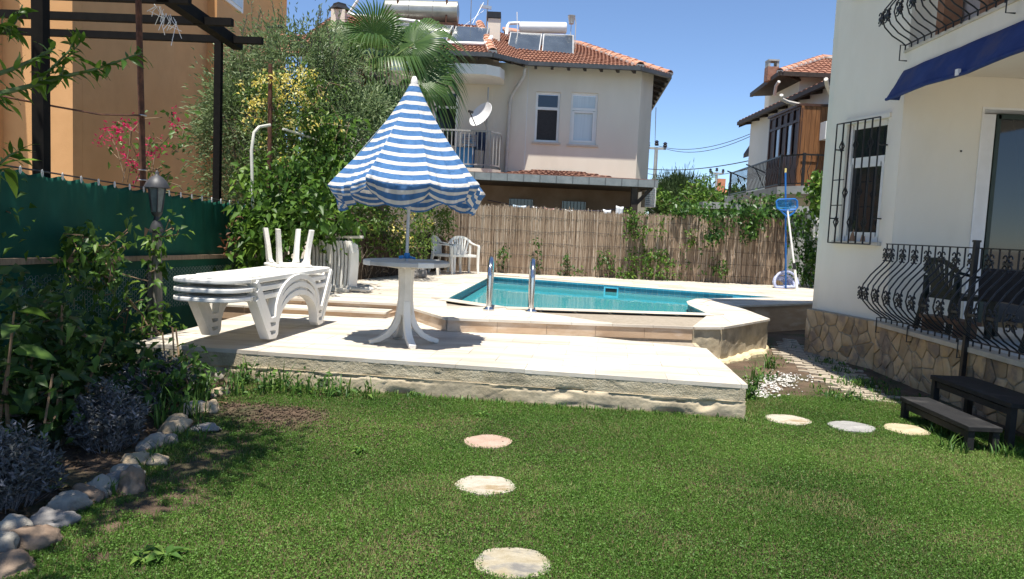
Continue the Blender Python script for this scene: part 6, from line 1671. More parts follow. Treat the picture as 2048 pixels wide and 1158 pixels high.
# ---- honeysuckle with yellow flowers
def mass(name, lab, cat, mat, boxes, leaf, asp, seed, stem=None, stems=0, group=None, flowers=None, jit=.08, droop=.12, base=(0,0,0), partname='foliage', flat=.6):
    """climber or bush: leaves gathered in clumps through blocks of space given as photograph extents and depths"""
    rs = RS(seed); t = thing(name, lab, cat, base, 0, group); Ps = []; Ts = []; Cs = []; b3 = np.array(base)
    for n_, per, x0, x1, y0, y1, d0, d1 in boxes:
        c = boxpts(n_, x0, x1, y0, y1, d0, d1, rs); k = rs.randint(max(1, per//2), int(per*1.5)+1, n_); idx = np.repeat(np.arange(n_), k)
        Ps.append(c[idx]+rs.normal(0, jit, (len(idx), 3))); Ts.append(np.clip(rs.rand(n_)[idx]*.55+rs.rand(len(idx))*.45, 0, 1)); Cs.append(c)
    P_ = np.concatenate(Ps)-b3; T_ = np.concatenate(Ts); C_ = np.concatenate(Cs)-b3
    A_ = rs.normal(0, .6, P_.shape)+np.array([0, -.45, -.15])
    leaves(partname, P_, A_, rs.uniform(.65, 1.3, len(P_))*leaf, mat, t, asp, .10, droop, T_, rs, flat)
    if flowers:
        fm, nf, fl, boxes2 = flowers; Q = []
        for n_, per, x0, x1, y0, y1, d0, d1 in boxes2:
            c = boxpts(n_, x0, x1, y0, y1, d0, d1, rs); idx = np.repeat(np.arange(n_), per); Q.append(c[idx]+rs.normal(0, .045, (len(idx), 3)))
        Q = np.concatenate(Q)-b3
        leaves('blossoms', Q, rs.normal(0, .8, Q.shape)+np.array([0,-.3,.2]), rs.uniform(.7,1.2,len(Q))*fl, fm, t, .45, .2, .0, None, rs)
    if stems:
        mb = MB(); order = C_[rs.permutation(len(C_))]
        for i in range(min(stems, len(order)-1)):
            p = Vector(order[i]); d2 = ((C_-order[i])**2).sum(1); j = np.argsort(d2)[rs.randint(1, min(5, len(C_)))]; q = Vector(C_[j])
            mb.tube([p, p.lerp(q, .5)+Vector(rs.normal(0, .05, 3)), q], .006, 4)
        mb.build('stems', stem or m_stem, t)['kind'] = 'stuff'
    return t
mass('honeysuckle', 'honeysuckle with yellow flowers climbing the thin rusty post before the olive', 'climbing plant', g_honey,
     [(60,22,480,640,150,330,11.0,11.8), (35,18,540,690,170,300,11.2,11.9), (25,16,500,620,300,420,10.9,11.5)], .07, .5, 5, stems=60,
     flowers=(g_yel, 0, .058, [(34,14,505,640,140,215,10.8,11.3), (12,9,470,560,165,260,10.8,11.3), (10,8,560,680,215,260,10.9,11.4), (6,6,520,620,265,330,10.8,11.2)]), base=(-3.6,11.3,0))
mass('virginia_creeper', 'bright green creeper hanging in a thick curtain left of the parasol', 'climbing plant', g_creep,
     [(75,16,495,640,330,470,10.2,11.4), (70,15,560,720,330,470,10.8,12.0), (45,14,480,600,440,560,10.2,11.2), (40,14,600,730,240,350,11.5,12.2), (30,13,640,700,440,510,11.2,12.0), (20,10,500,560,380,500,10.0,10.5)], .135, .58, 6, stems=90, base=(-3.5,11,0), droop=.3, jit=.11)
mass('dead_vine', 'tangle of bare grey vine stems in the climbers left of the parasol', 'dead vine', g_olive,
     [(40,4,590,720,240,420,11.9,12.5)], .06, .3, 61, stem=m_grey_post, stems=120, base=(-3,12,0))
mass('yellow_bush', 'bushy yellow flowering shrub growing over the brushwood screen', 'shrub', g_honey,
     [(90,20,690,860,405,500,13.8,15.6), (50,18,700,850,430,520,13.6,14.8), (45,18,830,905,415,470,16,17.2), (40,16,690,760,380,460,13.2,14.2)], .075, .5, 8, stems=60,
     flowers=(g_yel, 0, .06, [(30,7,715,830,425,490,13.4,14.6), (7,7,835,865,435,460,14.5,15.5)]), base=(-2.4,14.5,0))
# ---- bougainvillea over the shade cloth
mass('bougainvillea', 'sparse pink bougainvillea sprays rising above the shade cloth by the rusty post', 'climbing plant', g_creep,
     [(9,6,215,330,230,360,8.9,9.4), (9,5,290,370,270,400,8.9,9.4), (5,4,345,370,250,300,8.9,9.4)], .085, .6, 9, stems=22,
     flowers=(g_pink, 0, .05, [(13,9,200,290,240,285,8.9,9.3), (9,8,240,290,300,360,8.9,9.3), (6,6,285,330,285,330,8.9,9.3), (5,7,345,372,230,262,9,9.4)]), base=(-4.3,9.1,0))
rs = RS(12); mb = MB()
for px0, py0, px1, py1 in ((245,365,262,250),(255,365,285,290),(250,360,215,258),(300,370,355,255),(270,368,300,270)):
    a, b = D(px0,py0,9.05), D(px1,py1,9.15); mb.tube([a, a.lerp(b,.5)+V(rs.normal(0,.06),0,.05), b], .006, 4)
tag(mb.build('bare_shoots', m_stem), 'thin arching bare shoots among the pink bougainvillea', 'stems')

# ---- fan palm
pt = thing('fan_palm', 'fan palm with drooping fronds behind the striped parasol', 'palm tree', (-2.75, 15.4, 0))
hub = D(752, 150, 15.4)-V(-2.75, 15.4, 0)
mb = MB(); k = 14; prs = RS(77)
for i in range(k):
    z0_ = hub.z*i/k; mb.lathe([(.20-.003*i,z0_),(.235-.003*i,z0_+hub.z/k*.8),(.19-.003*i,z0_+hub.z/k)], 12, V(hub.x*i/k, hub.y*i/k, 0))
mb.build('trunk', m_bark, pt, smooth=30)
mb = MB()
def frond_mesh(rs, R_, droop):
    """petiole along +Y then a pleated fan with split drooping tips; returns verts in the frond's frame"""
    vs = []; fs = []; ts = []; pl_ = .55+.25*droop
    n_ = 44; spread_ = math.radians(125)
    o_ = Vector((0, pl_, 0))
    for s_ in (-1, 1): pass
    # petiole
    for i in range(5):
        y = pl_*i/4
        for q in (-.014, .014): vs.append((q, y, .02*math.sin(y*3))); ts.append(.8)
    for i in range(4): fs.append((2*i, 2*i+1, 2*i+3, 2*i+2))
    for i in range(n_):
        a = -spread_+2*spread_*(i+.5)/n_; L = R_*(.72+.28*math.cos(a*.75))*rs.uniform(.92, 1.05); da = spread_/n_*1.02; b0 = len(vs)
        tone = rs.uniform(.15, .6)
        for j, f in enumerate((0, .3, .58, .8, 1.0)):
            wd_ = (1.0, .92, .72, .38, .03)[j]; r_ = L*f
            dz = -.10*f*f*R_-droop*max(0, f-.5)**1.5*R_*2.2; cup = .12*abs(math.sin(a))*r_
            ww = math.tan(da)*min(r_, L*.58)*wd_ if j < 3 else math.tan(da)*L*.58*wd_
            rr_ = r_*(1-.25*droop*max(0, f-.5)*2)
            c = o_+Vector((math.sin(a)*rr_, math.cos(a)*rr_, dz+cup)); sd = Vector((math.cos(a), -math.sin(a), 0))
            vs += [tuple(c-sd*ww), tuple(c+Vector((0,0,-.35*ww))), tuple(c+sd*ww)]; ts += [tone, tone*.7, tone+.08*f]
            if j == 4: ts[-1] = ts[-2] = ts[-3] = .85
        for j in range(4):
            q = b0+j*3; fs += [(q, q+3, q+4, q+1), (q+1, q+4, q+5, q+2)]
    return np.array(vs, dtype=np.float32), np.array(fs), np.array(ts)
variants = []
for k in range(4):
    v_, f_, t_ = frond_mesh(prs, (1.0,.95,1.1,.85)[k], (.45,.65,1.05,.6)[k]); variants.append(np_mesh('frond', v_, f_, g_palm, pt, t_))
# azimuth (0 = towards +X), elevation of each frond
# azimuth, elevation, roll about the stalk, mesh variant
fr_spec = [(90,80,0,0),(-90,66,6,1),(150,58,-40,3),(35,58,30,3),(185,40,-55,2),(-5,34,60,2),(0,8,65,2),(-12,-12,60,2),(-90,24,0,1),(-130,20,-15,2),(-60,4,10,2),(-100,-40,0,2),(-70,-58,0,2),(200,8,-50,2),(215,-25,-40,2),(-40,-30,25,2),(70,35,0,1),(120,35,0,3),(10,48,45,1)]
for k, (az, el, rl_, v_) in enumerate(fr_spec):
    src = variants[v_]
    if not src.get('used'): o = src; src['used'] = 1
    else: o = src.copy(); COL.objects.link(o); o.parent = pt
    y_ax = Vector((math.cos(R(az))*math.cos(R(el)), math.sin(R(az))*math.cos(R(el)), math.sin(R(el)))); x_ax = y_ax.cross(Vector((0,0,1))).normalized(); z_ax = x_ax.cross(y_ax)
    M4 = (Matrix((x_ax, y_ax, z_ax)).transposed() @ Matrix.Rotation(R(rl_), 3, 'Y')*(1.12 if az in (0,-12,-5) else .95)).to_4x4(); M4.translation = hub+V(0,0,.12); o.matrix_local = M4
for v_ in variants:
    if 'used' in v_: del v_['used']
mb = MB()
for i in range(40):
    a = prs.uniform(0, 6.28); q = hub+V(.2*math.cos(a), .2*math.sin(a), prs.uniform(-.9,-.05)); mb.tube([q, q+V(.12*math.cos(a), .12*math.sin(a), .16)], [.03,.012], 4)
mb.build('old_leaf_bases', M('palm_husk', (.16,.10,.06), (.26,.18,.11), .9, 9), pt)
P_ = np.array([hub.x, hub.y-.15, hub.z-.35])+prs.normal(0, .09, (60, 3)); leaves('flower_stalk', P_, prs.normal(0,.5,(60,3))+np.array([0,-.4,-.6]), np.full(60,.12), g_yel, pt, .3)

# ---- climbers on and over the reed fence
fv = [('leafy creeper column climbing the full height of the reed fence', [(42,11,1252,1292,420,560,17.25,17.45),(14,10,1290,1330,500,560,17.2,17.4),(10,9,1235,1262,540,560,17.2,17.4)]),
      ('small creeper on the reed fence just right of the white chairs', [(9,7,998,1010,495,540,17.35,17.45)]),
      ('narrow creeper rising behind the right handrail of the pool ladder', [(12,7,1063,1082,480,545,17.35,17.45)]),
      ('low creeper on the reed fence right of the pool ladder', [(11,7,1125,1160,508,548,17.35,17.45)]),
      ('broad low creeper on the reed fence left of the tall creeper column', [(13,8,1195,1225,508,545,17.3,17.45)]),
      ('yellowish creeper clump on the reed fence right of the tall column', [(16,8,1296,1330,500,530,17.3,17.45),(9,6,1330,1350,510,560,17.3,17.45)]),
      ('thin creeper on the middle of the right half of the reed fence', [(6,5,1362,1376,480,560,17.35,17.45)]),
      ('drooping leafy plant low on the right part of the reed fence', [(11,8,1430,1448,515,548,17.3,17.45),(3,4,1405,1415,535,560,17.35,17.45)]),
      ('light green creeper trailing from the top of the fence at its right half', [(9,7,1372,1392,455,490,17.3,17.45),(7,6,1310,1330,430,470,17.3,17.45)])]
for i, (lab, bx) in enumerate(fv): mass('fence_creeper', lab, 'climbing plant', g_creep if i in (0, 5, 8) else g_ivy, bx, .085, .6, 30+i, stems=8, group='creepers on the reed fence', base=(0,17.4,ZP), jit=.06, droop=.25)
mass('ivy', 'dense dark ivy spilling over the right end of the reed fence and concrete wall', 'ivy', g_ivy,
     [(80,13,1400,1570,414,444,17.1,18.2), (40,12,1450,1580,395,430,17.6,18.6), (14,10,1420,1570,440,462,17.1,17.5), (60,13,1582,1642,425,560,17.2,18.0), (30,12,1590,1640,520,575,17.0,17.6), (14,9,1405,1440,450,500,17.2,17.4), (14,9,1484,1510,450,480,17.2,17.4), (26,11,1340,1420,410,432,17.3,18)], .10, .75, 50, stems=60, base=(5.5,17.5,0), droop=.25)
mass('fence_top_shrub', 'light green shrub standing behind the middle of the reed fence top', 'shrub', g_creep,
     [(60,14,1310,1450,385,425,19,20.5), (22,12,1360,1425,365,410,20,21.5), (12,9,1400,1428,352,390,20,21)], .12, .5, 51, stems=40, base=(4.5,20,0))
mass('broadleaf_bush', 'bright green bush between the brown balcony and the cream house', 'shrub', g_creep,
     [(40,14,1618,1665,355,430,16.6,17.4), (10,10,1630,1660,345,380,16.6,17.2)], .13, .8, 52, stems=20, base=(6.6,17,0))
pn = thing('pine_tree', 'round dark pine tree behind the reed fence beside the utility pole', 'tree', (5.6, 25, 0))
rs = RS(55); c_ = D(1352, 392, 25)-V(5.6,25,0)
P_, A_, T_, C_ = clumps(150, 60, (c_.x, c_.y, c_.z-.1), (.95,.9,.65), .16, rs); leaves('crown', P_, A_*.6+np.array([0,0,.8]), rs.uniform(.12,.24,len(P_)), g_pine, pn, .10, .05, 0, T_, rs)
limbs((c_.x,c_.y,0), (c_.x,c_.y,1.8), C_[::6], .12, .02, m_bark, 'trunk', pn, rs, 24)
# distant trees between the houses
for k, (px, py, Y, r_, lab) in enumerate(((1400,402,40,.8,'rounded far tree left of the small orange roofed house'), (1484,404,36,.5,'small far tree right of the small orange roofed house'), (1428,408,55,1.2,'farthest low tree line clump below the second utility pole'), (1340,398,50,1.6,'far tree glimpsed behind the round pine'))):
    c = D(px, py, Y); t = thing('distant_tree', lab, 'tree', (c.x, c.y, 0), 0, 'distant trees between the houses'); rs = RS(60+k)
    P_, A_, T_, C_ = clumps(50, 40, (0,0,c.z-.2), (r_,r_,r_*.7), .28, rs); leaves('crown', P_, A_, rs.uniform(.2,.4,len(P_)), g_ivy, t, .6, .1, .1, T_, rs)
    limbs((0,0,0), (0,0,c.z*.5), C_[::8], .12, .03, m_bark, 'trunk', t, rs, 10)
for k, (x, Y) in enumerate(((22,75),)):
    t = thing('distant_tree', 'far green tree on the skyline beyond the houses', 'tree', (x, Y, 0), 0, 'skyline trees'); rs = RS(80+k)
    P_, A_, T_, C_ = clumps(60, 30, (0,0,1.6), (3.2,3,1.6), .5, rs); leaves('crown', P_, A_, rs.uniform(.4,.8,len(P_)), g_ivy, t, .6, .1, .1, T_, rs)
    limbs((0,0,0), (0,0,1.6), C_[::8], .2, .05, m_bark, 'trunk', t, rs, 8)

# ---- the shady bed on the left
mass('climbing_vine', 'leafy creeper climbing the shade cloth fence left of the lantern', 'climbing plant', g_creep,
     [(22,9,130,240,480,570,6.6,7.6), (15,8,180,300,530,650,7.0,8.0), (10,7,240,300,600,690,7.2,8.0), (9,6,150,175,450,500,7,7.4), (9,6,195,225,480,530,7,7.4), (4,4,240,260,440,520,7.3,7.6), (6,5,0,60,360,500,6.4,6.8)], .105, .5, 110, stems=60, base=(-4.1,7.3,0), droop=.3, jit=.07)
mass('post_creeper', 'creeper leaves twining up the grey lantern post', 'climbing plant', g_creep,
     [(5,7,302,325,470,500,8.25,8.4), (5,6,300,325,520,545,8.25,8.4), (7,7,300,332,590,650,8.2,8.4), (4,5,330,365,430,470,8.3,8.5), (6,6,330,370,640,680,8.1,8.4)], .10, .55, 111, stems=12, base=(-4,8.35,0), droop=.3, jit=.05)
mass('fence_weed', 'thin reddish shoot with small leaves against the right end of the shade cloth', 'weed', LM('red_leaf', (.10,.04,.02), (.22,.09,.04), .3, .6), [(8,6,455,490,440,500,10.2,10.6)], .08, .4, 112, stems=8, base=(-3.9,10.4,0))
bl = thing('broadleaf_plant', 'tall dark plant with big drooping leaves in the shaded bed at the left edge', 'plant', (-3.0, 4.5, 0))
rs = RS(120); stems_ = []; P_ = []; A_ = []; L_ = []
mb = MB()
for k in range(13):
    b = V(rs.uniform(-.75,.35), rs.uniform(-.5,.55), 0); tp = b+V(rs.normal(0,.14), rs.normal(0,.12), rs.uniform(.55,1.15)); mb.tube([b, b.lerp(tp,.5)+V(rs.normal(0,.03),0,0), tp], [.014,.011,.006], 6)
    for i in range(10):
        t = .25+.75*i/9; q = b.lerp(tp, t); a = i*2.4+k; P_.append(q); A_.append((math.cos(a), math.sin(a), .05-.15*rs.rand())); L_.append((.14+.14*rs.rand())*(1.15-.35*t))
mb.build('stems', m_stem, bl)['kind'] = 'stuff'
single_leaves(P_, A_, L_, leaf_set('broad', g_dark, .55, .10, .28), bl, rs)
mass('undergrowth', 'mixed dark green leaves filling the bed along the fence', 'undergrowth', g_dark,
     [(62,16,0,180,570,770,4.6,6.0), (40,13,100,285,660,790,5.2,7.0), (26,12,0,140,740,850,4.3,5.0), (20,11,220,320,720,800,5.6,6.4)], .10, .55, 121, stems=60, base=(-3.2,5.4,0))['kind'] = 'stuff'
mass('bed_weeds', 'sunlit leafy weeds beside the left corner of the cement terrace', 'weeds', g_weed,
     [(30,11,290,385,725,790,5.9,6.5), (14,9,345,415,745,790,6.1,6.5), (22,10,250,350,740,810,5.4,6.2), (8,8,370,405,705,740,6.4,6.7)], .085, .6, 122, stems=30, base=(-2.9,6.3,0), droop=.2)
m_lavstem = M('lavender_stem', (.20,.18,.17), (.3,.28,.27), .9, 9)
for k, (px, py, Y, r_, h_, lab) in enumerate(((12,850,3.75,.20,.44,'grey lavender bush at the left edge of the picture'), (215,830,4.75,.20,.46,'grey lavender bush in the middle of the bed'), (325,735,6.0,.2,.42,'small grey lavender bush near the terrace corner'), (265,760,5.6,.16,.36,'dark grey lavender bush behind the middle one'))):
    c = G(px, py+(70 if k != 2 else 40), 0); c = D(px, 700, Y); t = thing('lavender', lab, 'lavender', (c.x, c.y, 0), 0, 'lavender bushes in the bed'); rs = RS(130+k)
    PP = []; AA = []; mb = MB()
    for i in range(170):
        a = rs.uniform(0, 6.28); q = r_*math.sqrt(rs.rand()); tp = V(q*math.cos(a)*1.25, q*math.sin(a)*1.25, h_*rs.uniform(.6,1.0)*(1-.5*(q/r_)**2)); b = V(tp.x*.5, tp.y*.5, 0); m_ = b.lerp(tp, .5)+Vector(rs.normal(0, .025, 3)); mb.tube([b, m_], .0018, 3)
        for j in range(30): t_ = .3+.75*j/29; p = b.lerp(m_, t_*2) if t_ < .5 else m_.lerp(tp, t_*2-1); PP.append(p+Vector(rs.normal(0, .008, 3))); AA.append((rs.normal(0,.8), rs.normal(0,.8), .6))
    leaves('foliage', np.array(PP), np.array(AA), rs.uniform(.022,.05,len(PP)), g_lav, t, .34, .05, 0, rs.rand(len(PP)), rs); mb.build('stems', m_lavstem, t)['kind'] = 'stuff'
# dead bed litter
rs = RS(140); n_ = 1400; x = rs.uniform(-4.3,-2.25,n_); y = rs.uniform(2.8,7,n_)
leaves('leaf_litter', np.stack([x, y, np.full(n_, .01)], 1), np.stack([rs.normal(0,1,n_), rs.normal(0,1,n_), rs.uniform(0,.25,n_)], 1), rs.uniform(.02,.06,n_), LM('litter', (.10,.06,.03), (.22,.15,.08), .1, .9), None, .5, .1, 0, None, rs, 3); tag(bpy.data.objects['leaf_litter'], 'dry brown leaves scattered over the bed soil', 'leaf litter', kind='stuff')

# ---- the tree over the bed: trunk out of view, its branches reach in at the top left
pc = thing('peach_tree', 'leafy branches of a young peach tree reaching in at the top left', 'tree', (-3.9, 2.0, 0))
b0 = Vector((-3.9, 2.0, 0)); rs = RS(150); mb = MB(); PP = []; AA = []; LL_ = []
def branch(px_pts, r0, n_, leaf, dens=1.0):
    pts = [D(*q)-b0 for q in px_pts]; mb.tube(pts, [r0*(1-.75*i/(len(pts)-1)) for i in range(len(pts))], 6)
    for i in range(int(n_*dens)):
        t = (i+rs.rand())/n_*(len(pts)-1); k = min(int(t), len(pts)-2); q = pts[k].lerp(pts[k+1], t-k); d = (pts[k+1]-pts[k]).normalized(); a = i*2.4
        PP.append(q); AA.append(tuple(d*.6+Vector((math.cos(a)*.7, math.sin(a)*.7, math.sin(a*1.7)*.6-.15)))); LL_.append(leaf*rs.uniform(.6,1.2))
branch([(-180,230,3.0),(-60,165,3.3),(20,140,3.5),(70,118,3.6),(110,95,3.7)], .016, 60, .085)
branch([(-160,260,3.0),(-20,192,3.3),(60,172,3.5),(120,155,3.6),(185,140,3.65),(230,125,3.7),(285,105,3.75)], .015, 95, .085)
branch([(60,172,3.5),(100,140,3.55),(140,100,3.6),(150,70,3.65)], .009, 40, .08)
branch([(120,155,3.6),(130,120,3.62),(165,80,3.65)], .007, 34, .075)
branch([(-100,120,3.3),(-20,80,3.5),(30,45,3.6),(45,10,3.7)], .012, 55, .08)
branch([(-80,60,3.3),(0,50,3.5),(40,70,3.6)], .009, 34, .08)
branch([(-120,420,3.2),(-40,360,3.4),(20,310,3.5),(45,300,3.55)], .010, 40, .08)
branch([(-60,330,3.2),(-10,340,3.25),(20,336,3.3)], .008, 10, .15)
branch([(-60,130,3.2),(-20,190,3.4),(20,210,3.5)], .008, 26, .08)
order = rs.permutation(len(PP))[:299]; single_leaves([PP[i] for i in order], [AA[i] for i in order], [LL_[i] for i in order], leaf_set('peach', g_peach, .32, .10, .30), pc, rs)
mb.build('branches', m_gstem, pc, smooth=True)
# the crown above the picture, which shades the bed and the lawn's left side
specs = [(34, (-.9,1.0,3.9), (1.2,1.0,.6)), (40, (.35,1.5,4.1), (1.5,1.1,.6)), (36, (.5,-.6,4.0), (1.5,1.0,.6)), (30, (-.3,3.0,4.35), (1.1,.9,.45)), (12, (1.1,.3,4.3), (.8,1.0,.5)), (50, (.1,2.4,4.5), (1.2,1.0,.4)), (26, (1.15,1.5,4.5), (.8,.9,.4)), (12, (-.2,3.7,5.0), (1.1,.8,.4))]
o, cs = crown(pc, 'crown', g_peach, specs, .11, .36, rs, .24, 95)
limbs((0,0,-.1), (0,.1,1.7), list(cs[::5]), .10, .02, m_bark, 'trunk', pc, rs, 40)

# ---- grass
def vnoise(x, y, s_, seed):
    r_ = RS(seed); g = r_.rand(64, 64); x = x*s_+100; y = y*s_+100; xi = np.floor(x).astype(int); yi = np.floor(y).astype(int); fx = x-xi; fy = y-yi; fx = fx*fx*(3-2*fx); fy = fy*fy*(3-2*fy)
    a = g[xi % 64, yi % 64]; b = g[(xi+1) % 64, yi % 64]; c = g[xi % 64, (yi+1) % 64]; d = g[(xi+1) % 64, (yi+1) % 64]
    return (a*(1-fx)+b*fx)*(1-fy)+(c*(1-fx)+d*fx)*fy
def grass_field(n_, seed):
    rs = RS(seed)
    y = 2.4+(7.6-2.4)*rs.rand(n_)**1.35; x = rs.uniform(-2.9, 4.6, n_)
    keep = np.abs(x) < .92*y+.5
    # edges: deck, path, steps' wall, rocks of the bed
    front = dA.y+(x-dA.x)*(dB.y-dA.y)/(dB.x-dA.x)
    keep &= ~((y > front-.03) & (x < dB.x+.03))
    keep &= ~((x > 4.25)); keep &= ~((y > 7.35) & (rs.rand(n_) < .88)); keep &= x > -2.12-.09*(y-3.3)+.05*np.sin(y*5)
    for px, py, k, r_, lab in (): pass
    for o in bpy.data.objects:
        if o.name.startswith('stepping_stone'): keep &= ((x-o.location.x)**2+(y-o.location.y)**2) > (.172 if o.location.x < 1 else .188)**2*(.62+.42*rs.rand(n_))
    # bare soil patch by the terrace, thin grass in the shade on the left
    bare = np.exp(-(((x+1.75)/.85)**2+((y-5.75)/.55)**2)*1.1)*.98+np.exp(-(((x+1.85)/.55)**2+((y-3.9)/1.4)**2))*.92+.35*(front-y < .35)
    nn = .55*vnoise(x, y, 3.1, 1)+.45*vnoise(x, y, 9, 2)
    keep &= nn+rs.normal(0, .10, n_) > bare*.72-.12
    return x[keep], y[keep], rs
x, y, rs = grass_field(900000, 200); n_ = len(x)
z = np.array([0.0]); 
zz = lawn_h(x, y)+.004
h = rs.uniform(.008, .026, n_)*(1+.5*(vnoise(x, y, 2.3, 4)-.5)); az = rs.uniform(0, 2*np.pi, n_); wd_ = rs.uniform(.0018, .0034, n_); lean = rs.uniform(.25, 1.1, n_)*h; la = rs.uniform(0, 2*np.pi, n_)
P0 = np.stack([x+np.cos(az)*wd_, y+np.sin(az)*wd_, zz-.008], 1); P1 = np.stack([x-np.cos(az)*wd_, y-np.sin(az)*wd_, zz-.008], 1); P2 = np.stack([x+np.cos(la)*lean, y+np.sin(la)*lean, zz+h], 1)
tint = np.clip(.50*vnoise(x, y, 1.1, 3)+.25*vnoise(x, y, 5, 8)+.30*rs.rand(n_)-.05, 0, 1); tint[rs.rand(n_) < .05+.30*np.clip((vnoise(x, y, 2.1, 31)*.6+vnoise(x, y, 7, 32)*.4-.5)*4, 0, 1)] = 1.0
lawn_leaf = LM('grass_blade', (.036,.10,.014), (.145,.275,.045), .40, .5, (.40,.36,.17))
o = np_mesh('lawn_grass', np.stack([P0, P1, P2], 1).reshape(-1, 3), np.arange(n_*3).reshape(-1, 3), lawn_leaf, None, np.repeat(tint, 3)); tag(o, 'short green lawn grass with bare brown patches', 'grass', kind='stuff')
# clover and small round-leaved weeds in the lawn
x, y, rs = grass_field(210000, 201); n_ = len(x); zz = lawn_h(x, y)+.004
leaves('lawn_clover', np.stack([x, y, zz+rs.uniform(.004,.02,n_)], 1), np.stack([rs.normal(0,1,n_), rs.normal(0,1,n_), rs.uniform(.05,.7,n_)], 1), rs.uniform(.007,.0145,n_), lawn_leaf, None, .8, .15, 0, np.clip(.5*vnoise(x, y, 1.1, 3)+.4*rs.rand(n_), 0, .8), rs, 2.5)
tag(bpy.data.objects['lawn_clover'], 'tiny clover leaves mixed through the lawn', 'clover', kind='stuff')
# soil crumbs on the bare patch
rs = RS(210); n_ = 5200; x = np.concatenate([rs.normal(-1.75,.6,n_//2), rs.uniform(-4.2,-2.3,n_//2)]); y = np.concatenate([rs.normal(5.75,.38,n_//2), rs.uniform(2.8,6.8,n_//2)])
ok = y < dA.y+(x-dA.x)*(dB.y-dA.y)/(dB.x-dA.x)-.06; x, y = x[ok], y[ok]; n_ = len(x); s_ = rs.uniform(.004,.017,n_)
tet = np.array([[1,0,-.3],[-.5,.87,-.3],[-.5,-.87,-.3],[0,0,.8]]); q = tet[None]*s_[:,None,None]*rs.uniform(.6,1.4,(n_,4,3)); q += np.stack([x, y, np.full(n_,.004)], 1)[:,None,:]
f = (np.arange(n_)*4)[:,None,None]+np.array([[0,1,3],[1,2,3],[2,0,3],[0,2,1]])[None]
o = np_mesh('soil_crumbs', q.reshape(-1,3), f.reshape(-1,3), m_soil); tag(o, 'loose brown soil crumbs on the bare patch by the terrace', 'soil', kind='stuff')
# tufts of long grass and weeds
def tuft(name, lab, cat, spots, n_, hmin, hmax, seed, mat=g_weed, wid=.006, group=None, leaf=0):
    rs = RS(seed); t = thing(name, lab, cat, (spots[0][0], spots[0][1], 0), 0, group); vs = []; fs = []; ts = []
    for sx, sy, sr in spots:
        for i in range(n_):
            a = rs.uniform(0, 6.28); r_ = sr*math.sqrt(rs.rand()); bx, by = sx-spots[0][0]+r_*math.cos(a), sy-spots[0][1]+r_*math.sin(a); L = rs.uniform(hmin, hmax); la = rs.uniform(0, 6.28); bend = rs.uniform(.15,.8)*L; w_ = wid*rs.uniform(.6,1.3); o_ = len(vs); tt = rs.rand()
            for j, f in enumerate((0,.4,.75,1.0)):
                px_, py_, pz_ = bx+math.cos(la)*bend*f*f, by+math.sin(la)*bend*f*f, L*f*(1-.25*f*bend/L)-.01; ww = w_*(1,.9,.6,.05)[j]
                vs += [(px_-math.sin(la)*ww, py_+math.cos(la)*ww, pz_), (px_+math.sin(la)*ww, py_-math.cos(la)*ww, pz_)]; ts += [tt, tt]
            for j in range(3): q = o_+j*2; fs.append((q, q+1, q+3, q+2))
    np_mesh('blades', np.array(vs, dtype=np.float32), np.array(fs), mat, t, np.array(ts))['kind'] = 'stuff'
    if leaf:
        P_ = []
        for sx, sy, sr in spots: P_.append(np.stack([rs.normal(sx-spots[0][0], sr, leaf), rs.normal(sy-spots[0][1], sr*.6, leaf), rs.uniform(.01, hmax*.55, leaf)], 1))
        P_ = np.concatenate(P_); leaves('foliage', P_, rs.normal(0,.7,P_.shape)+np.array([0,-.2,.3]), rs.uniform(.03,.07,len(P_)), mat, t, .5, .1, .2, None, rs)
    return t
def gs(px, py, r_): p = G(px, py, 0); return (p.x, p.y, r_)
tuft('grass_tuft', 'long grass blades between the pale rocks at the bend of the bed edge', 'grass tuft', [gs(345,800,.13), gs(385,835,.12), gs(330,850,.10), gs(400,800,.1)], 34, .10, .34, 220, group='tufts along the bed edge')
tuft('grass_tuft', 'small grass tuft growing against the shaded pale rock of the bed edge', 'grass tuft', [gs(205,985,.05), gs(215,990,.04)], 14, .06, .16, 221, group='tufts along the bed edge')
tuft('grass_tuft', 'grass tufts on the lawn side of the sunlit bed edge', 'grass tuft', [gs(380,880,.1), gs(330,905,.07), gs(420,860,.12), gs(300,930,.05)], 24, .05, .15, 222, group='tufts along the bed edge')
tuft('weed_clump', 'green weeds with tall thin stalks against the left half of the cement terrace wall', 'weeds', [gs(470,790,.10), gs(530,787,.12), gs(590,790,.13), gs(640,790,.12), gs(490,770,.06), gs(560,780,.08)], 22, .07, .33, 223, leaf=60, group='weeds at the terrace foot')
tuft('weed_clump', 'darker thin weeds at the middle of the cement terrace wall', 'weeds', [gs(690,795,.07), gs(735,797,.06), gs(665,795,.05)], 14, .05, .28, 224, leaf=14, group='weeds at the terrace foot')
tuft('weed_clump', 'dry weed sprouting from the crack in the right half of the terrace wall', 'weeds', [gs(1255,812,.05), gs(1275,816,.03)], 16, .06, .20, 225, LM('dry_weed', (.14,.13,.04), (.30,.27,.10), .2, .7), leaf=14, group='weeds at the terrace foot')
tuft('weed_clump', 'feathery weeds beside the right corner of the terrace by the paver path', 'weeds', [gs(1505,780,.08), gs(1520,760,.10), gs(1500,800,.05), gs(1540,735,.06)], 26, .08, .26, 226, leaf=40, group='weeds at the terrace foot')
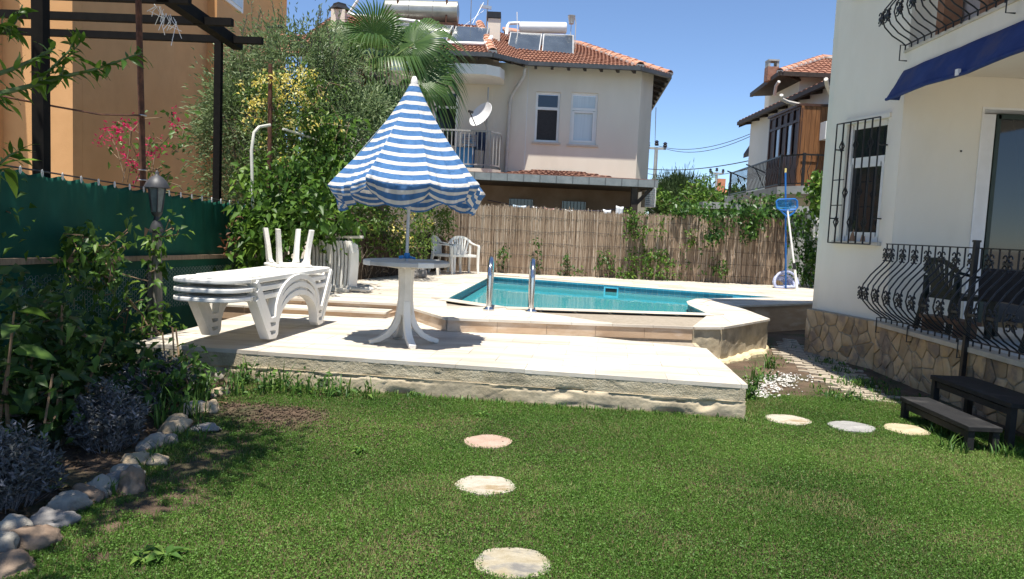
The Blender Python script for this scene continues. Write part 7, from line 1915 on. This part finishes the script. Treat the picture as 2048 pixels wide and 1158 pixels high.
tuft('grass_tuft', 'longer grass growing along the base of the black steps', 'grass tuft', [gs(1850,830,.09), gs(1880,870,.1), gs(1910,900,.12), gs(1990,905,.15), gs(1840,815,.08), gs(2030,915,.1)], 42, .05, .16, 227, group='tufts by the terrace')
tuft('grass_tuft', 'patchy grass at the foot of the stone clad house wall', 'grass tuft', [gs(1700,770,.15), gs(1740,770,.15), gs(1770,790,.15), gs(1690,800,.12), gs(1660,790,.12), gs(1720,800,.15), (3.85,8.0,.12), (3.95,8.8,.12), (4.0,9.4,.12)], 40, .04, .13, 228, leaf=20, group='tufts by the terrace')
tuft('grass_tuft', 'grass growing between the zigzag pavers', 'grass tuft', [(3.3+rng.uniform(-.1,.9), 7.7+rng.uniform(0,3.4), .10) for i in range(15)], 12, .02, .07, 229, group='tufts by the terrace')
tuft('grass_tuft', 'grass along the foot of the whole cement terrace front', 'grass tuft', [(dA.x+(dB.x-dA.x)*t, dA.y+(dB.y-dA.y)*t-.07, .07) for t in np.linspace(.12,.99,30)], 26, .02, .075, 230, group='tufts at the terrace front')
def dandelion(px, py, s_, lab, seed):
    rs = RS(seed); p = G(px, py, 0); t = thing('broad_weed', lab, 'weed', (p.x, p.y, 0), rs.uniform(0,6), 'broad leaved weeds in the lawn'); n_ = 16; a = np.arange(n_)*2.4
    leaves('foliage', np.zeros((n_,3))+np.array([0,0,.012])+rs.normal(0,.012,(n_,3)), np.stack([np.cos(a), np.sin(a), rs.uniform(.15,.6,n_)], 1), rs.uniform(.6,1.1,n_)*s_, g_weed, t, .3, .08, .25, rs.uniform(.4,1,n_), rs, 3)
dandelion(330,1120,.13,'largest broad leaved weed in the shaded lawn at the bottom left',240)
dandelion(285,1125,.09,'broad leaved weed just left of the largest one at the bottom left',241)
dandelion(720,905,.07,'small pale green broad leaved weed in the lawn near the soil patch',242)
dandelion(965,832,.08,'broad leaved weed in the lawn beyond the pinkish stepping stone',243)
dandelion(830,790,.08,'broad leaved weed at the foot of the terrace wall below the white table',244)
dandelion(110,980,.07,'small leafy weed among the bed edge rocks in shade',245)
dandelion(95,930,.10,'bright leafy seedling on the dark bed soil',246)
